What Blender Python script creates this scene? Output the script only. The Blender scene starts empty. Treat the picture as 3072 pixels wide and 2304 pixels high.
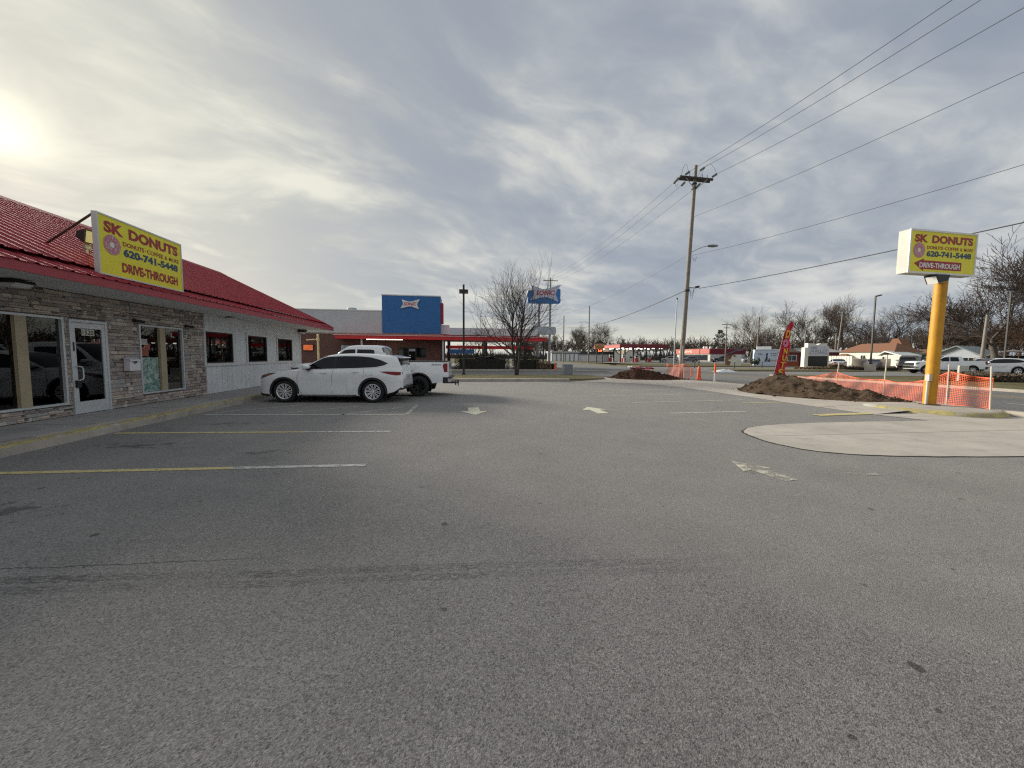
import bpy, math, random
from mathutils import Vector, Matrix, noise
R = math.radians
scene = bpy.context.scene
COL = scene.collection

# ------------------------------------------------------------------ camera
cam_data = bpy.data.cameras.new('camera')
cam_data.sensor_width = 36.0
cam_data.lens = 36.0 * 1154.0 / 3072.0
cam_data.clip_start = 0.05
cam_data.clip_end = 6000.0
cam = bpy.data.objects.new('camera', cam_data)
COL.objects.link(cam)
cam.matrix_world = (Matrix.Translation((0, 0, 1.53)) @ Matrix.Rotation(R(-7.9), 4, 'Z')
                    @ Matrix.Rotation(R(90 - 4.213), 4, 'X') @ Matrix.Rotation(0.008, 4, 'Z'))
scene.camera = cam

# ------------------------------------------------------------------ view
scene.view_settings.view_transform = 'Standard'
scene.view_settings.look = 'None'
scene.view_settings.gamma = 1.0
scene.view_settings.use_curve_mapping = False
scene.view_settings.exposure = 1.40
scene.cycles.use_denoising = False
scene.cycles.pixel_filter_type = 'BLACKMAN_HARRIS'
scene.cycles.filter_width = 1.25
scene.cycles.max_bounces = 6
scene.cycles.transparent_max_bounces = 12
scene.cycles.sample_clamp_indirect = 6.0

# ------------------------------------------------------------------ node helper
class NT:
    def __init__(s, tree):
        s.t = tree; s.n = tree.nodes; s.l = tree.links
    def put(s, sock, v):
        if v is None: return
        if isinstance(v, bpy.types.NodeSocket): s.l.new(v, sock)
        elif isinstance(v, (tuple, list)):
            if sock.type == 'RGBA' and len(v) == 3: v = (*v, 1)
            sock.default_value = v
        else: sock.default_value = v
    def math(s, op, a, b=None, clamp=False):
        n = s.n.new('ShaderNodeMath'); n.operation = op; n.use_clamp = clamp
        s.put(n.inputs[0], a); s.put(n.inputs[1], b); return n.outputs[0]
    def vm(s, op, a, b=None):
        n = s.n.new('ShaderNodeVectorMath'); n.operation = op
        s.put(n.inputs[0], a); s.put(n.inputs[1], b)
        return n.outputs[1] if op in ('DOT_PRODUCT', 'LENGTH', 'DISTANCE') else n.outputs[0]
    def scale(s, a, k):
        n = s.n.new('ShaderNodeVectorMath'); n.operation = 'SCALE'
        s.put(n.inputs[0], a); s.put(n.inputs[3], k); return n.outputs[0]
    def noise(s, vec, scale, detail=3, rough=.55, dist=0.0, col=False):
        n = s.n.new('ShaderNodeTexNoise'); s.put(n.inputs['Vector'], vec)
        n.inputs['Scale'].default_value = scale; n.inputs['Detail'].default_value = detail
        n.inputs['Roughness'].default_value = rough; n.inputs['Distortion'].default_value = dist
        return n.outputs['Color' if col else 'Fac']
    def voro(s, vec, scale, out='Distance', feature='F1', dim='3D'):
        n = s.n.new('ShaderNodeTexVoronoi'); n.feature = feature; n.voronoi_dimensions = dim
        s.put(n.inputs['Vector'], vec); n.inputs['Scale'].default_value = scale
        return n.outputs[out]
    def rng(s, v, a, b, c=0.0, d=1.0, smooth=False):
        n = s.n.new('ShaderNodeMapRange'); n.clamp = True
        if smooth: n.interpolation_type = 'SMOOTHSTEP'
        s.put(n.inputs[0], v)
        for i, x in enumerate((a, b, c, d)): s.put(n.inputs[i + 1], x)
        return n.outputs[0]
    def mix(s, f, a, b, mode='MIX'):
        n = s.n.new('ShaderNodeMix'); n.data_type = 'RGBA'; n.blend_type = mode
        s.put(n.inputs[0], f); s.put(n.inputs[6], a); s.put(n.inputs[7], b); return n.outputs[2]
    def sep(s, v):
        n = s.n.new('ShaderNodeSeparateXYZ'); s.put(n.inputs[0], v); return n.outputs
    def comb(s, x, y, z):
        n = s.n.new('ShaderNodeCombineXYZ')
        s.put(n.inputs[0], x); s.put(n.inputs[1], y); s.put(n.inputs[2], z); return n.outputs[0]
    def rot(s, v, ang):
        n = s.n.new('ShaderNodeVectorRotate'); n.rotation_type = 'Z_AXIS'
        s.put(n.inputs['Vector'], v); n.inputs['Angle'].default_value = ang; return n.outputs[0]
    def ramp(s, f, stops):
        n = s.n.new('ShaderNodeValToRGB'); s.put(n.inputs[0], f)
        e = n.color_ramp.elements
        while len(e) < len(stops): e.new(0.5)
        for k, (p, c) in enumerate(stops):
            e[k].position = p; e[k].color = (*c, 1) if len(c) == 3 else c
        return n.outputs[0]

# ------------------------------------------------------------------ world: hazy cloudy winter sky
SUN = Vector((-0.66, 0.68, 0.32)).normalized()
world = bpy.data.worlds.new('World'); scene.world = world; world.use_nodes = True
W = NT(world.node_tree); W.n.clear()
sky = W.n.new('ShaderNodeTexSky'); sky.sky_type = 'NISHITA'; sky.sun_disc = False
sky.sun_elevation = math.asin(SUN.z); sky.sun_rotation = math.atan2(SUN.x, SUN.y)
sky.air_density = 1.0; sky.dust_density = 1.5
tc = W.n.new('ShaderNodeTexCoord'); D = tc.outputs['Generated']
sx, sy, sz = W.sep(D)
zc = W.math('ADD', W.math('MAXIMUM', sz, 0.0), 0.22)
P = W.comb(W.math('DIVIDE', sx, zc), W.math('DIVIDE', sy, zc), 0.0)     # cloud deck as a plane overhead
P = W.rot(P, R(62))                                                     # wind streaks run towards the right
P = W.vm('ADD', P, (3.1, 1.4, 0.0))
warp = W.noise(P, 0.8, 4, .5, col=True)
Pw = W.vm('ADD', P, W.scale(W.vm('SUBTRACT', warp, (.5, .5, .5)), 0.8))
wx, wy, _ = W.sep(Pw)
big = W.noise(W.comb(wx, W.math('MULTIPLY', wy, .62), 4.3), .62, 3, .5)
mid = W.noise(W.comb(wx, W.math('MULTIPLY', wy, .50), 1.7), 1.55, 5, .55)
fine = W.noise(W.comb(wx, W.math('MULTIPLY', wy, .55), 8.2), 4.2, 5, .60)
dens = W.math('ADD', W.math('ADD', W.math('MULTIPLY', big, .40), W.math('MULTIPLY', mid, .40)), W.math('MULTIPLY', fine, .20))
gapdir = Vector((-.16, .78, .58)).normalized()      # thinner cloud with blue showing through, upper middle
gd = W.rng(W.vm('DOT_PRODUCT', D, tuple(gapdir)), .93, .999, 0, 1, True)
dens = W.math('SUBTRACT', dens, W.math('MULTIPLY', gd, .06))
cloud = W.rng(dens, .37, .57, 0, 1, True)
lit = W.rng(W.math('ADD', W.math('MULTIPLY', mid, .6), W.math('MULTIPLY', fine, .4)), .44, .64, 0, 1, True)
sundot = W.math('MAXIMUM', W.vm('DOT_PRODUCT', D, tuple(SUN)), 0.0)
g_wide = W.math('POWER', sundot, 3.2)
g_mid = W.math('POWER', sundot, 26.0)
g_core = W.math('POWER', sundot, 900.0)
ccol = W.mix(cloud, (.190, .212, .252), W.mix(lit, (.292, .312, .328), (.415, .418, .400)))
ccol = W.mix(W.math('MULTIPLY', g_wide, .72), ccol, W.mix(cloud, (.27, .275, .265), W.mix(lit, (.40, .395, .34), (.54, .525, .43))))
# pale bands low over the horizon
low = W.rng(sz, .03, .15, 1, 0, True)
lown = W.noise(W.comb(W.math('MULTIPLY', sx, 1.6), W.math('MULTIPLY', sy, 1.6), W.math('MULTIPLY', sz, 22.0)), 1.0, 5, .55)
lowc = W.mix(W.rng(lown, .42, .58, 0, 1, True), (.235, .265, .305), (.43, .425, .365))
ccol = W.mix(W.math('MULTIPLY', low, .8), ccol, lowc)
bgs = W.n.new('ShaderNodeBackground'); W.put(bgs.inputs[0], sky.outputs[0]); bgs.inputs[1].default_value = 0.045
bgc = W.n.new('ShaderNodeBackground')
glow = W.mix(1.0, W.scale((1.0, .93, .66), W.math('ADD', W.math('MULTIPLY', g_mid, .025), W.math('MULTIPLY', g_core, .22))), (0, 0, 0), 'ADD')
W.put(bgc.inputs[0], W.mix(1.0, ccol, glow, 'ADD')); bgc.inputs[1].default_value = 0.65
msh = W.n.new('ShaderNodeMixShader')
W.put(msh.inputs[0], W.rng(dens, .36, .50, .80, .97)); W.l.new(bgs.outputs[0], msh.inputs[1]); W.l.new(bgc.outputs[0], msh.inputs[2])
wo = W.n.new('ShaderNodeOutputWorld'); W.l.new(msh.outputs[0], wo.inputs[0])
try:
    world.cycles.sampling_method = 'MANUAL'; world.cycles.sample_map_resolution = 512
except Exception: pass

# ------------------------------------------------------------------ sun behind thin cloud
sl = bpy.data.lights.new('sun', 'SUN'); sl.energy = 2.3; sl.angle = R(16); sl.color = (1.0, .93, .80)
sun = bpy.data.objects.new('sun', sl); COL.objects.link(sun)
sun.rotation_euler = SUN.to_track_quat('Z', 'Y').to_euler()
sun.location = (-60, 60, 40)

# ------------------------------------------------------------------ materials
MATS = {}
def new_mat(name):
    m = bpy.data.materials.new(name); m.use_nodes = True
    t = NT(m.node_tree); b = t.n['Principled BSDF']
    return m, t, b
def pm(name, col, rough=.6, metal=0.0, var=.12, vs=3.0, bump=0.0, bs=60.0, spec=.5, coat=0.0, emis=0.0, ecol=None, dirt=0.0, vd=4):
    """procedural material: two-octave colour variation, optional fine bump and grime"""
    if name in MATS: return MATS[name]
    m, t, b = new_mat(name)
    oc = t.n.new('ShaderNodeTexCoord').outputs['Object']
    f = t.noise(oc, vs, vd, .6)
    lo = tuple(max(0, c * (1 - var)) for c in col); hi = tuple(min(1, c * (1 + var)) for c in col)
    c = t.mix(t.rng(f, .3, .7), lo, hi)
    if dirt:
        d = t.rng(t.noise(oc, vs * .45, 6, .7), .45, .75, 0, dirt)
        c = t.mix(d, c, tuple(x * .35 + .02 for x in col))
    t.put(b.inputs['Base Color'], c)
    b.inputs['Roughness'].default_value = rough; b.inputs['Metallic'].default_value = metal
    b.inputs['Specular IOR Level'].default_value = spec
    if coat: b.inputs['Coat Weight'].default_value = coat; b.inputs['Coat Roughness'].default_value = .04
    if bump:
        bn = t.n.new('ShaderNodeBump'); bn.inputs['Strength'].default_value = bump; bn.inputs['Distance'].default_value = .01
        t.put(bn.inputs['Height'], t.noise(oc, bs, 4, .6)); t.l.new(bn.outputs[0], b.inputs['Normal'])
    if emis:
        b.inputs['Emission Color'].default_value = (*(ecol or col), 1); b.inputs['Emission Strength'].default_value = emis
    MATS[name] = m
    return m

def glass_mat(name, tint=(.5, .55, .55), rough=.01, refl=1.0):
    m, t, b = new_mat(name); t.n.remove(b)
    tr = t.n.new('ShaderNodeBsdfTransparent'); tr.inputs[0].default_value = (*tint, 1)
    gl = t.n.new('ShaderNodeBsdfGlossy'); gl.inputs['Roughness'].default_value = rough
    gl.inputs[0].default_value = (refl, refl, refl, 1)
    fr = t.n.new('ShaderNodeFresnel'); fr.inputs[0].default_value = 1.5
    mx = t.n.new('ShaderNodeMixShader'); t.put(mx.inputs[0], t.math('MULTIPLY', fr.outputs[0], 1.25, True))
    t.l.new(tr.outputs[0], mx.inputs[1]); t.l.new(gl.outputs[0], mx.inputs[2])
    t.l.new(mx.outputs[0], t.n['Material Output'].inputs[0])
    MATS[name] = m
    return m

# ------------------------------------------------------------------ mesh builder
class MB:
    def __init__(s):
        s.v = []; s.f = []; s.mi = []; s.m = 0
    def q(s, *pts):
        b = len(s.v); s.v += [tuple(p) for p in pts]; s.f.append(tuple(range(b, b + len(pts)))); s.mi.append(s.m); return s
    def box(s, x0, x1, y0, y1, z0, z1):
        b = len(s.v)
        s.v += [(x0, y0, z0), (x1, y0, z0), (x1, y1, z0), (x0, y1, z0), (x0, y0, z1), (x1, y0, z1), (x1, y1, z1), (x0, y1, z1)]
        for f in ((0, 3, 2, 1), (4, 5, 6, 7), (0, 1, 5, 4), (1, 2, 6, 5), (2, 3, 7, 6), (3, 0, 4, 7)):
            s.f.append(tuple(b + i for i in f)); s.mi.append(s.m)
        return s
    def obox(s, c, sx, sy, sz, rz=0, rx=0, ry=0):
        M_ = Matrix.Translation(c) @ Matrix.Rotation(rz, 4, 'Z') @ Matrix.Rotation(ry, 4, 'Y') @ Matrix.Rotation(rx, 4, 'X')
        k = len(s.v); s.box(-sx / 2, sx / 2, -sy / 2, sy / 2, -sz / 2, sz / 2)
        for i in range(k, len(s.v)): s.v[i] = tuple(M_ @ Vector(s.v[i]))
        return s
    def cyl(s, p0, p1, r0, r1=None, n=12, caps=True):
        return s.tube([p0, p1], [r0, r0 if r1 is None else r1], n, caps)
    def tube(s, path, rad, n=8, caps=True):
        path = [Vector(p) for p in path]
        if not isinstance(rad, (list, tuple)): rad = [rad] * len(path)
        b = len(s.v); up = None
        for i, p in enumerate(path):
            t = (path[min(i + 1, len(path) - 1)] - path[max(i - 1, 0)])
            t = t.normalized() if t.length > 1e-9 else Vector((0, 0, 1))
            if up is None:
                up = Vector((0, 0, 1)) if abs(t.z) < .9 else Vector((1, 0, 0))
            a = t.cross(up); a = a.normalized() if a.length > 1e-6 else t.orthogonal().normalized()
            c = a.cross(t).normalized(); up = c
            for k in range(n):
                w = 2 * math.pi * k / n
                s.v.append(tuple(p + (a * math.cos(w) + c * math.sin(w)) * rad[i]))
        for i in range(len(path) - 1):
            for k in range(n):
                k2 = (k + 1) % n
                s.f.append((b + i * n + k, b + (i + 1) * n + k, b + (i + 1) * n + k2, b + i * n + k2)); s.mi.append(s.m)
        if caps:
            s.f.append(tuple(b + k for k in range(n))); s.mi.append(s.m)
            e = b + (len(path) - 1) * n
            s.f.append(tuple(e + n - 1 - k for k in range(n))); s.mi.append(s.m)
        return s
    def prism(s, poly, z0, z1, axis='z'):
        """poly extruded; axis z: (x,y); axis y: (x,z) from y=z0..z1; axis x: (y,z) from x=z0..z1"""
        def P(a, b, h):
            return (a, b, h) if axis == 'z' else ((a, h, b) if axis == 'y' else (h, a, b))
        k = len(poly); b = len(s.v)
        ar = sum(poly[i][0] * poly[(i + 1) % k][1] - poly[(i + 1) % k][0] * poly[i][1] for i in range(k))
        if (ar < 0) != (axis == 'y'): poly = poly[::-1]
        s.v += [P(a, c, z0) for a, c in poly] + [P(a, c, z1) for a, c in poly]
        s.f.append(tuple(b + i for i in range(k - 1, -1, -1))); s.mi.append(s.m)
        s.f.append(tuple(b + k + i for i in range(k))); s.mi.append(s.m)
        for i in range(k):
            j = (i + 1) % k
            s.f.append((b + i, b + j, b + k + j, b + k + i)); s.mi.append(s.m)
        return s
    def lathe(s, prof, n=24, axis='z', c=(0, 0, 0)):
        """prof: (r, h) revolved about axis through c"""
        b = len(s.v)
        for r, h in prof:
            for k in range(n):
                w = 2 * math.pi * k / n
                x, y = r * math.cos(w), r * math.sin(w)
                p = (x, y, h) if axis == 'z' else (x, h, y)
                s.v.append((p[0] + c[0], p[1] + c[1], p[2] + c[2]))
        for i in range(len(prof) - 1):
            for k in range(n):
                k2 = (k + 1) % n
                f = (b + i * n + k, b + i * n + k2, b + (i + 1) * n + k2, b + (i + 1) * n + k)
                s.f.append(f if axis == 'z' else f[::-1]); s.mi.append(s.m)
        return s
    def grid(s, rows):
        b = len(s.v); n = len(rows[0])
        for r in rows: s.v += [tuple(p) for p in r]
        for i in range(len(rows) - 1):
            for k in range(n - 1):
                s.f.append((b + i * n + k, b + i * n + k + 1, b + (i + 1) * n + k + 1, b + (i + 1) * n + k)); s.mi.append(s.m)
        return s
    def mesh(s, name, mats, smooth=False, angle=40):
        me = bpy.data.meshes.new(name); me.from_pydata(s.v, [], s.f)
        for m in (mats if isinstance(mats, (list, tuple)) else [mats]): me.materials.append(m)
        if len(me.materials) > 1: me.polygons.foreach_set('material_index', s.mi)
        if smooth:
            me.polygons.foreach_set('use_smooth', [True] * len(me.polygons))
            me.set_sharp_from_angle(angle=R(angle))
        me.update(); return me
    def build(s, name, mats, parent=None, smooth=False, angle=40, loc=None):
        return add(name, s.mesh(name, mats, smooth, angle), parent, loc)

def add(name, me, parent=None, loc=None, rz=None):
    o = bpy.data.objects.new(name, me); COL.objects.link(o)
    if parent is not None: o.parent = parent
    if loc is not None: o.location = loc
    if rz is not None: o.rotation_euler = (0, 0, rz)
    return o
def tag(o, label=None, cat=None, group=None, kind=None):
    for k, v in (('label', label), ('category', cat), ('group', group), ('kind', kind)):
        if v: o[k] = v
    return o
def thing(name, label, cat, loc=(0, 0, 0), rz=0.0, group=None):
    o = bpy.data.objects.new(name, None); COL.objects.link(o)
    o.empty_display_size = .2; o.location = loc; o.rotation_euler = (0, 0, rz)
    return tag(o, label, cat, group)
def structure(o): return tag(o, kind='structure')
def copy_tree(o, parent=None):
    c = o.copy(); COL.objects.link(c)
    if parent is not None: c.parent = parent
    for ch in list(o.children): copy_tree(ch, c)
    return c

# lettering: built-in font outlines, flattened to a mesh and fitted to a box in the (x, z) plane, facing -y
TXT = {}
def text_mesh(body, bold=0.0, spacing=1.0):
    key = (body, bold, spacing)
    if key in TXT: return TXT[key]
    cu = bpy.data.curves.new('lettering', 'FONT'); cu.body = body; cu.offset = bold; cu.space_character = spacing
    cu.resolution_u = 3; cu.size = 1.0; cu.fill_mode = 'FRONT'
    o = bpy.data.objects.new('lettering_tmp', cu); COL.objects.link(o)
    bpy.context.view_layer.update()
    dg = bpy.context.evaluated_depsgraph_get()
    me = bpy.data.meshes.new_from_object(o.evaluated_get(dg))
    vs = [tuple(v.co) for v in me.vertices]; fs = [tuple(p.vertices) for p in me.polygons]
    bpy.data.objects.remove(o); bpy.data.curves.remove(cu); bpy.data.meshes.remove(me)
    TXT[key] = (vs, fs); return TXT[key]
def fit_text(mb, body, x0, x1, z0, z1, y=0.0, bold=.02, shear=0.0, spacing=1.0, rise=0.0, th=0.0):
    vs, fs = text_mesh(body, bold, spacing)
    ax = min(v[0] for v in vs); bx_ = max(v[0] for v in vs); ay = min(v[1] for v in vs); by = max(v[1] for v in vs)
    b = len(mb.v)
    for v in vs:
        a = (v[0] - ax) / (bx_ - ax); c = (v[1] - ay) / (by - ay)
        mb.v.append((x0 + a * (x1 - x0) + shear * c * (z1 - z0), y, z0 + c * (z1 - z0) + rise * a))
    for f in fs: mb.f.append(tuple(b + i for i in f)); mb.mi.append(mb.m)
    return mb
# ------------------------------------------------------------------ ground materials
def asphalt_mat(name, base=(.165, .155, .150), lot=False):
    m, t, b = new_mat(name)
    oc = t.n.new('ShaderNodeTexCoord').outputs['Object']
    grain = t.voro(oc, 120.0, 'Color'); gv = t.sep(grain)[0]
    g2 = t.noise(oc, 210.0, 2, .6)
    big = t.noise(oc, .16, 4, .55); mid = t.noise(oc, 1.3, 5, .62)
    k = t.math('ADD', t.math('ADD', t.math('MULTIPLY', gv, .62), t.math('MULTIPLY', g2, .56)), .40)
    k = t.math('MULTIPLY', k, t.rng(mid, .25, .75, .88, 1.12))
    k = t.math('MULTIPLY', k, t.rng(big, .3, .7, .92, 1.08))
    c = t.scale(base, k)
    # pale stones in the wearing course
    c = t.mix(t.rng(t.sep(t.voro(oc, 100.0, 'Color'))[1], .90, .95, 0, .55), c, (.36, .34, .32))
    c = t.mix(t.rng(t.sep(t.voro(oc, 120.0, 'Color'))[2], .88, .94, 0, .6), c, (.055, .052, .05))
    x, y, _ = t.sep(oc)
    if lot:
        # gum and oil spots
        for sc, th, gate in ((.72, .024, .62), (1.9, .032, .92), (1.1, .022, .86)):
            wob = t.vm('ADD', oc, t.scale(t.vm('SUBTRACT', t.noise(oc, 14, 2, .6, col=True), (.5, .5, .5)), .05))
            dd = t.voro(wob, sc, 'Distance', dim='2D'); cc = t.sep(t.voro(wob, sc, 'Color', dim='2D'))[0]
            spot = t.math('MULTIPLY', t.rng(dd, th * .82, th * 1.05, 1, 0), t.math('GREATER_THAN', cc, gate))
            c = t.mix(t.math('MULTIPLY', spot, .72), c, (.035, .033, .032))
        # oil drips where cars stand by the kerb
        for cx, cy, rx, ry in ((-5.2, 7.05, 1.0, .45), (-4.9, 9.1, 1.3, .4), (-4.6, 4.2, 1.2, .4), (-3.0, 6.4, .8, .3)):
            q = t.vm('LENGTH', t.comb(t.math('DIVIDE', t.math('SUBTRACT', x, cx), rx), t.math('DIVIDE', t.math('SUBTRACT', y, cy), ry), 0.0))
            st = t.rng(t.math('ADD', t.noise(oc, 5.5, 4, .62), t.rng(q, .0, 1.3, .16, -.22)), .52, .62, 0, .62)
            c = t.mix(t.math('MULTIPLY', st, t.rng(q, .75, 1.25, 1, 0)), c, (.045, .043, .042))
        # dusty pale wash
        c = t.mix(t.rng(t.noise(oc, .55, 5, .65), .56, .74, 0, .22), c, (.30, .285, .27))
        # tyre tracks crossing in front of the camera
        wv = t.math('MULTIPLY', t.math('SUBTRACT', t.noise(oc, .9, 2, .5), .5), .10)
        yl = t.math('ADD', t.math('ADD', t.math('SUBTRACT', y, 2.72), t.math('MULTIPLY', x, .066)), wv)
        for off, half, fac in ((-.01, .055, .65), (-.13, .05, .48), (.52, .04, .10)):
            band = t.rng(t.math('ABSOLUTE', t.math('SUBTRACT', yl, off)), half * .72, half, 1, 0)
            tread = t.rng(t.noise(t.comb(t.math('MULTIPLY', x, .55), t.math('MULTIPLY', y, 2.6), 0.0), 26.0, 2, .5), .42, .56, 0, 1)
            fade = t.rng(t.noise(t.comb(x, 0.0, off), .9, 3, .6), .36, .58, .1, 1)
            fade = t.math('MULTIPLY', fade, t.rng(x, .3, 2.0, 1, .30))
            c = t.mix(t.math('MULTIPLY', t.math('MULTIPLY', t.math('MULTIPLY', band, tread), fade), fac), c, (.035, .034, .034))
        # newer, paler surfacing on the right behind a wavering seam
        sm = t.math('ADD', t.math('ADD', t.math('MULTIPLY', x, .80), t.math('MULTIPLY', t.math('SUBTRACT', y, 3.0), .95)), t.math('MULTIPLY', t.math('SUBTRACT', t.noise(oc, .8, 4, .6), .5), 1.1))
        c = t.mix(t.rng(sm, .55, 1.05, 0, .22, True), c, (.30, .285, .265))
        c = t.mix(t.rng(t.noise(oc, .38, 4, .6), .52, .66, 0, .14), c, (.125, .118, .113))
        # crack
        cy_ = t.math('ADD', t.math('ADD', t.math('SUBTRACT', y, 2.96), t.math('MULTIPLY', x, .035)),
                     t.math('MULTIPLY', t.math('SUBTRACT', t.noise(t.comb(x, 0.0, 0.0), 4.0, 5, .65), .5), .11))
        ck = t.math('MULTIPLY', t.rng(t.math('ABSOLUTE', cy_), .003, .009, 1, 0), t.rng(x, -1.9, -1.2, 1, 0))
        c = t.mix(t.math('MULTIPLY', ck, .8), c, (.03, .03, .03))
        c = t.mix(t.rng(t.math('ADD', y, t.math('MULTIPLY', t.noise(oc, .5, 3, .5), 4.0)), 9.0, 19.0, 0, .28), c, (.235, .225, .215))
    else:
        c = t.mix(t.rng(t.noise(t.comb(t.math('MULTIPLY', x, 3.0), t.math('MULTIPLY', y, .25), 0.0), 1.0, 4, .6), .45, .7, 0, .3), c, (.11, .108, .105))
    t.put(b.inputs['Base Color'], c)
    b.inputs['Roughness'].default_value = .82; b.inputs['Specular IOR Level'].default_value = .35
    bn = t.n.new('ShaderNodeBump'); bn.inputs['Strength'].default_value = .55; bn.inputs['Distance'].default_value = .006
    t.put(bn.inputs['Height'], t.math('ADD', t.voro(oc, 150.0, 'Distance'), t.math('MULTIPLY', g2, .6)))
    t.l.new(bn.outputs[0], b.inputs['Normal'])
    MATS[name] = m; return m

def concrete_mat(name, base, stain=(.16, .14, .12), sa=.35, joints=0.0):
    m, t, b = new_mat(name)
    oc = t.n.new('ShaderNodeTexCoord').outputs['Object']
    x, y, _ = t.sep(oc)
    k = t.math('ADD', t.rng(t.noise(oc, .8, 6, .65), .3, .7, .80, 1.12), t.math('MULTIPLY', t.math('SUBTRACT', t.noise(oc, 90, 2, .6), .5), .35))
    c = t.scale(base, k)
    c = t.mix(t.rng(t.noise(oc, 2.4, 6, .7), .52, .74, 0, sa), c, stain)
    c = t.mix(t.rng(t.noise(t.comb(t.math('MULTIPLY', x, .25), t.math('MULTIPLY', y, 3.0), 0.0), 1.3, 4, .6), .5, .7, 0, .22), c, tuple(v * .7 for v in base))
    if joints:
        jj = t.math('ABSOLUTE', t.math('SUBTRACT', t.math('FRACT', t.math('DIVIDE', y, joints)), .5))
        c = t.mix(t.rng(jj, .004, .009, .85, 0), c, (.07, .065, .06))
    t.put(b.inputs['Base Color'], c); b.inputs['Roughness'].default_value = .85
    bn = t.n.new('ShaderNodeBump'); bn.inputs['Strength'].default_value = .3; bn.inputs['Distance'].default_value = .004
    t.put(bn.inputs['Height'], t.noise(oc, 120, 4, .65)); t.l.new(bn.outputs[0], b.inputs['Normal'])
    MATS[name] = m; return m

def grass_mat(name, a=(.20, .17, .095), c2=(.12, .115, .055), soil=(.11, .085, .06)):
    m, t, b = new_mat(name)
    oc = t.n.new('ShaderNodeTexCoord').outputs['Object']
    c = t.mix(t.rng(t.noise(oc, .35, 5, .6), .35, .65), a, c2)
    c = t.mix(t.rng(t.noise(oc, 1.8, 6, .7), .5, .68, 0, .8), c, soil)
    c = t.mix(t.rng(t.noise(oc, 40, 3, .7), .3, .7, 0, .6), c, tuple(v * .45 for v in a))
    t.put(b.inputs['Base Color'], c); b.inputs['Roughness'].default_value = .95; b.inputs['Specular IOR Level'].default_value = .1
    bn = t.n.new('ShaderNodeBump'); bn.inputs['Strength'].default_value = .8; bn.inputs['Distance'].default_value = .04
    t.put(bn.inputs['Height'], t.noise(oc, 25, 5, .7)); t.l.new(bn.outputs[0], b.inputs['Normal'])
    MATS[name] = m; return m

def worn_paint(name, col, wear=.5, scale=9.0):
    """road paint with bare patches"""
    m, t, b = new_mat(name)
    oc = t.n.new('ShaderNodeTexCoord').outputs['Object']
    t.put(b.inputs['Base Color'], t.mix(t.noise(oc, 30, 3, .6), tuple(v * .7 for v in col), col))
    b.inputs['Roughness'].default_value = .8
    tr = t.n.new('ShaderNodeBsdfTransparent'); mx = t.n.new('ShaderNodeMixShader')
    w1 = t.rng(t.math('ADD', t.math('MULTIPLY', t.noise(oc, scale, 5, .7), .6), t.math('MULTIPLY', t.noise(oc, 110, 2, .6), .4)), wear - .07, wear + .07)
    t.put(mx.inputs[0], w1); t.l.new(tr.outputs[0], mx.inputs[1]); t.l.new(b.outputs[0], mx.inputs[2])
    t.l.new(mx.outputs[0], t.n['Material Output'].inputs[0])
    MATS[name] = m; return m

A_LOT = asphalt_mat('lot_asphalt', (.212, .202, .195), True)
A_ROAD = asphalt_mat('road_asphalt', (.165, .160, .157))
A_FAR = asphalt_mat('far_asphalt', (.205, .198, .19))
CONC = concrete_mat('apron_concrete', (.43, .395, .345), (.21, .185, .16), .5, 1.9)
CONC_W = concrete_mat('walk_concrete', (.36, .35, .335), (.12, .115, .11), .5, 2.4)
CONC_K = concrete_mat('kerb_concrete', (.40, .365, .315), (.10, .08, .06), .75)
CONC_V = concrete_mat('verge_concrete', (.44, .40, .35), (.24, .19, .14), .6, 3.0)
GRASS = grass_mat('winter_grass')
GRASS2 = grass_mat('verge_grass', (.24, .20, .12), (.13, .135, .06), (.10, .075, .05))
P_YEL = worn_paint('yellow_line_paint', (.66, .56, .26), .42)
P_WHT = worn_paint('white_line_paint', (.62, .61, .57), .44)
P_FNT = worn_paint('faded_line_paint', (.60, .58, .48), .465)
P_KRB = worn_paint('kerb_yellow_paint', (.52, .44, .18), .49, 4.0)

def sheet(name, poly, z, mat, kind='structure', parent=None):
    mb = MB(); ar = sum(poly[i][0] * poly[(i + 1) % len(poly)][1] - poly[(i + 1) % len(poly)][0] * poly[i][1] for i in range(len(poly)))
    if ar < 0: poly = poly[::-1]
    mb.q(*[(a, b, z) for a, b in poly]); o = mb.build(name, mat, parent)
    if kind and parent is None: tag(o, kind=kind)
    return o
def slab(name, poly, z0, z1, mat, parent=None):
    o = MB().prism(poly, z0, z1).build(name, mat, parent)
    if parent is None: tag(o, kind='structure')
    return o
def kerb(name, path, w, z0, z1, mat, parent=None):
    """kerb stone with a rounded outer edge following path (its face line), body to the left"""
    rows = []
    pts = [Vector((a, b)) for a, b in path]
    for i, p in enumerate(pts):
        d = (pts[min(i + 1, len(pts) - 1)] - pts[max(i - 1, 0)]).normalized(); n = Vector((-d.y, d.x))
        prof = [(0, z0), (.012, z1 - .035), (.03, z1 - .010), (.06, z1), (w, z1), (w, z0)]
        rows.append([(p.x + n.x * a, p.y + n.y * a, z) for a, z in prof])
    o = MB().grid([r[::-1] for r in rows]).build(name, mat, parent, True, 30)
    if parent is None: tag(o, kind='structure')
    return o
def smooth_path(pts, n=6):
    out = []
    P_ = [pts[0]] + list(pts) + [pts[-1]]
    for i in range(1, len(P_) - 2):
        for k in range(n):
            t = k / n; a, b, c, d = (Vector(P_[i + j]) for j in (-1, 0, 1, 2))
            out.append(tuple(.5 * ((2 * b) + (c - a) * t + (2 * a - 5 * b + 4 * c - d) * t * t + (3 * b - a - 3 * c + d) * t ** 3)))
    return out + [tuple(pts[-1])]

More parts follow.
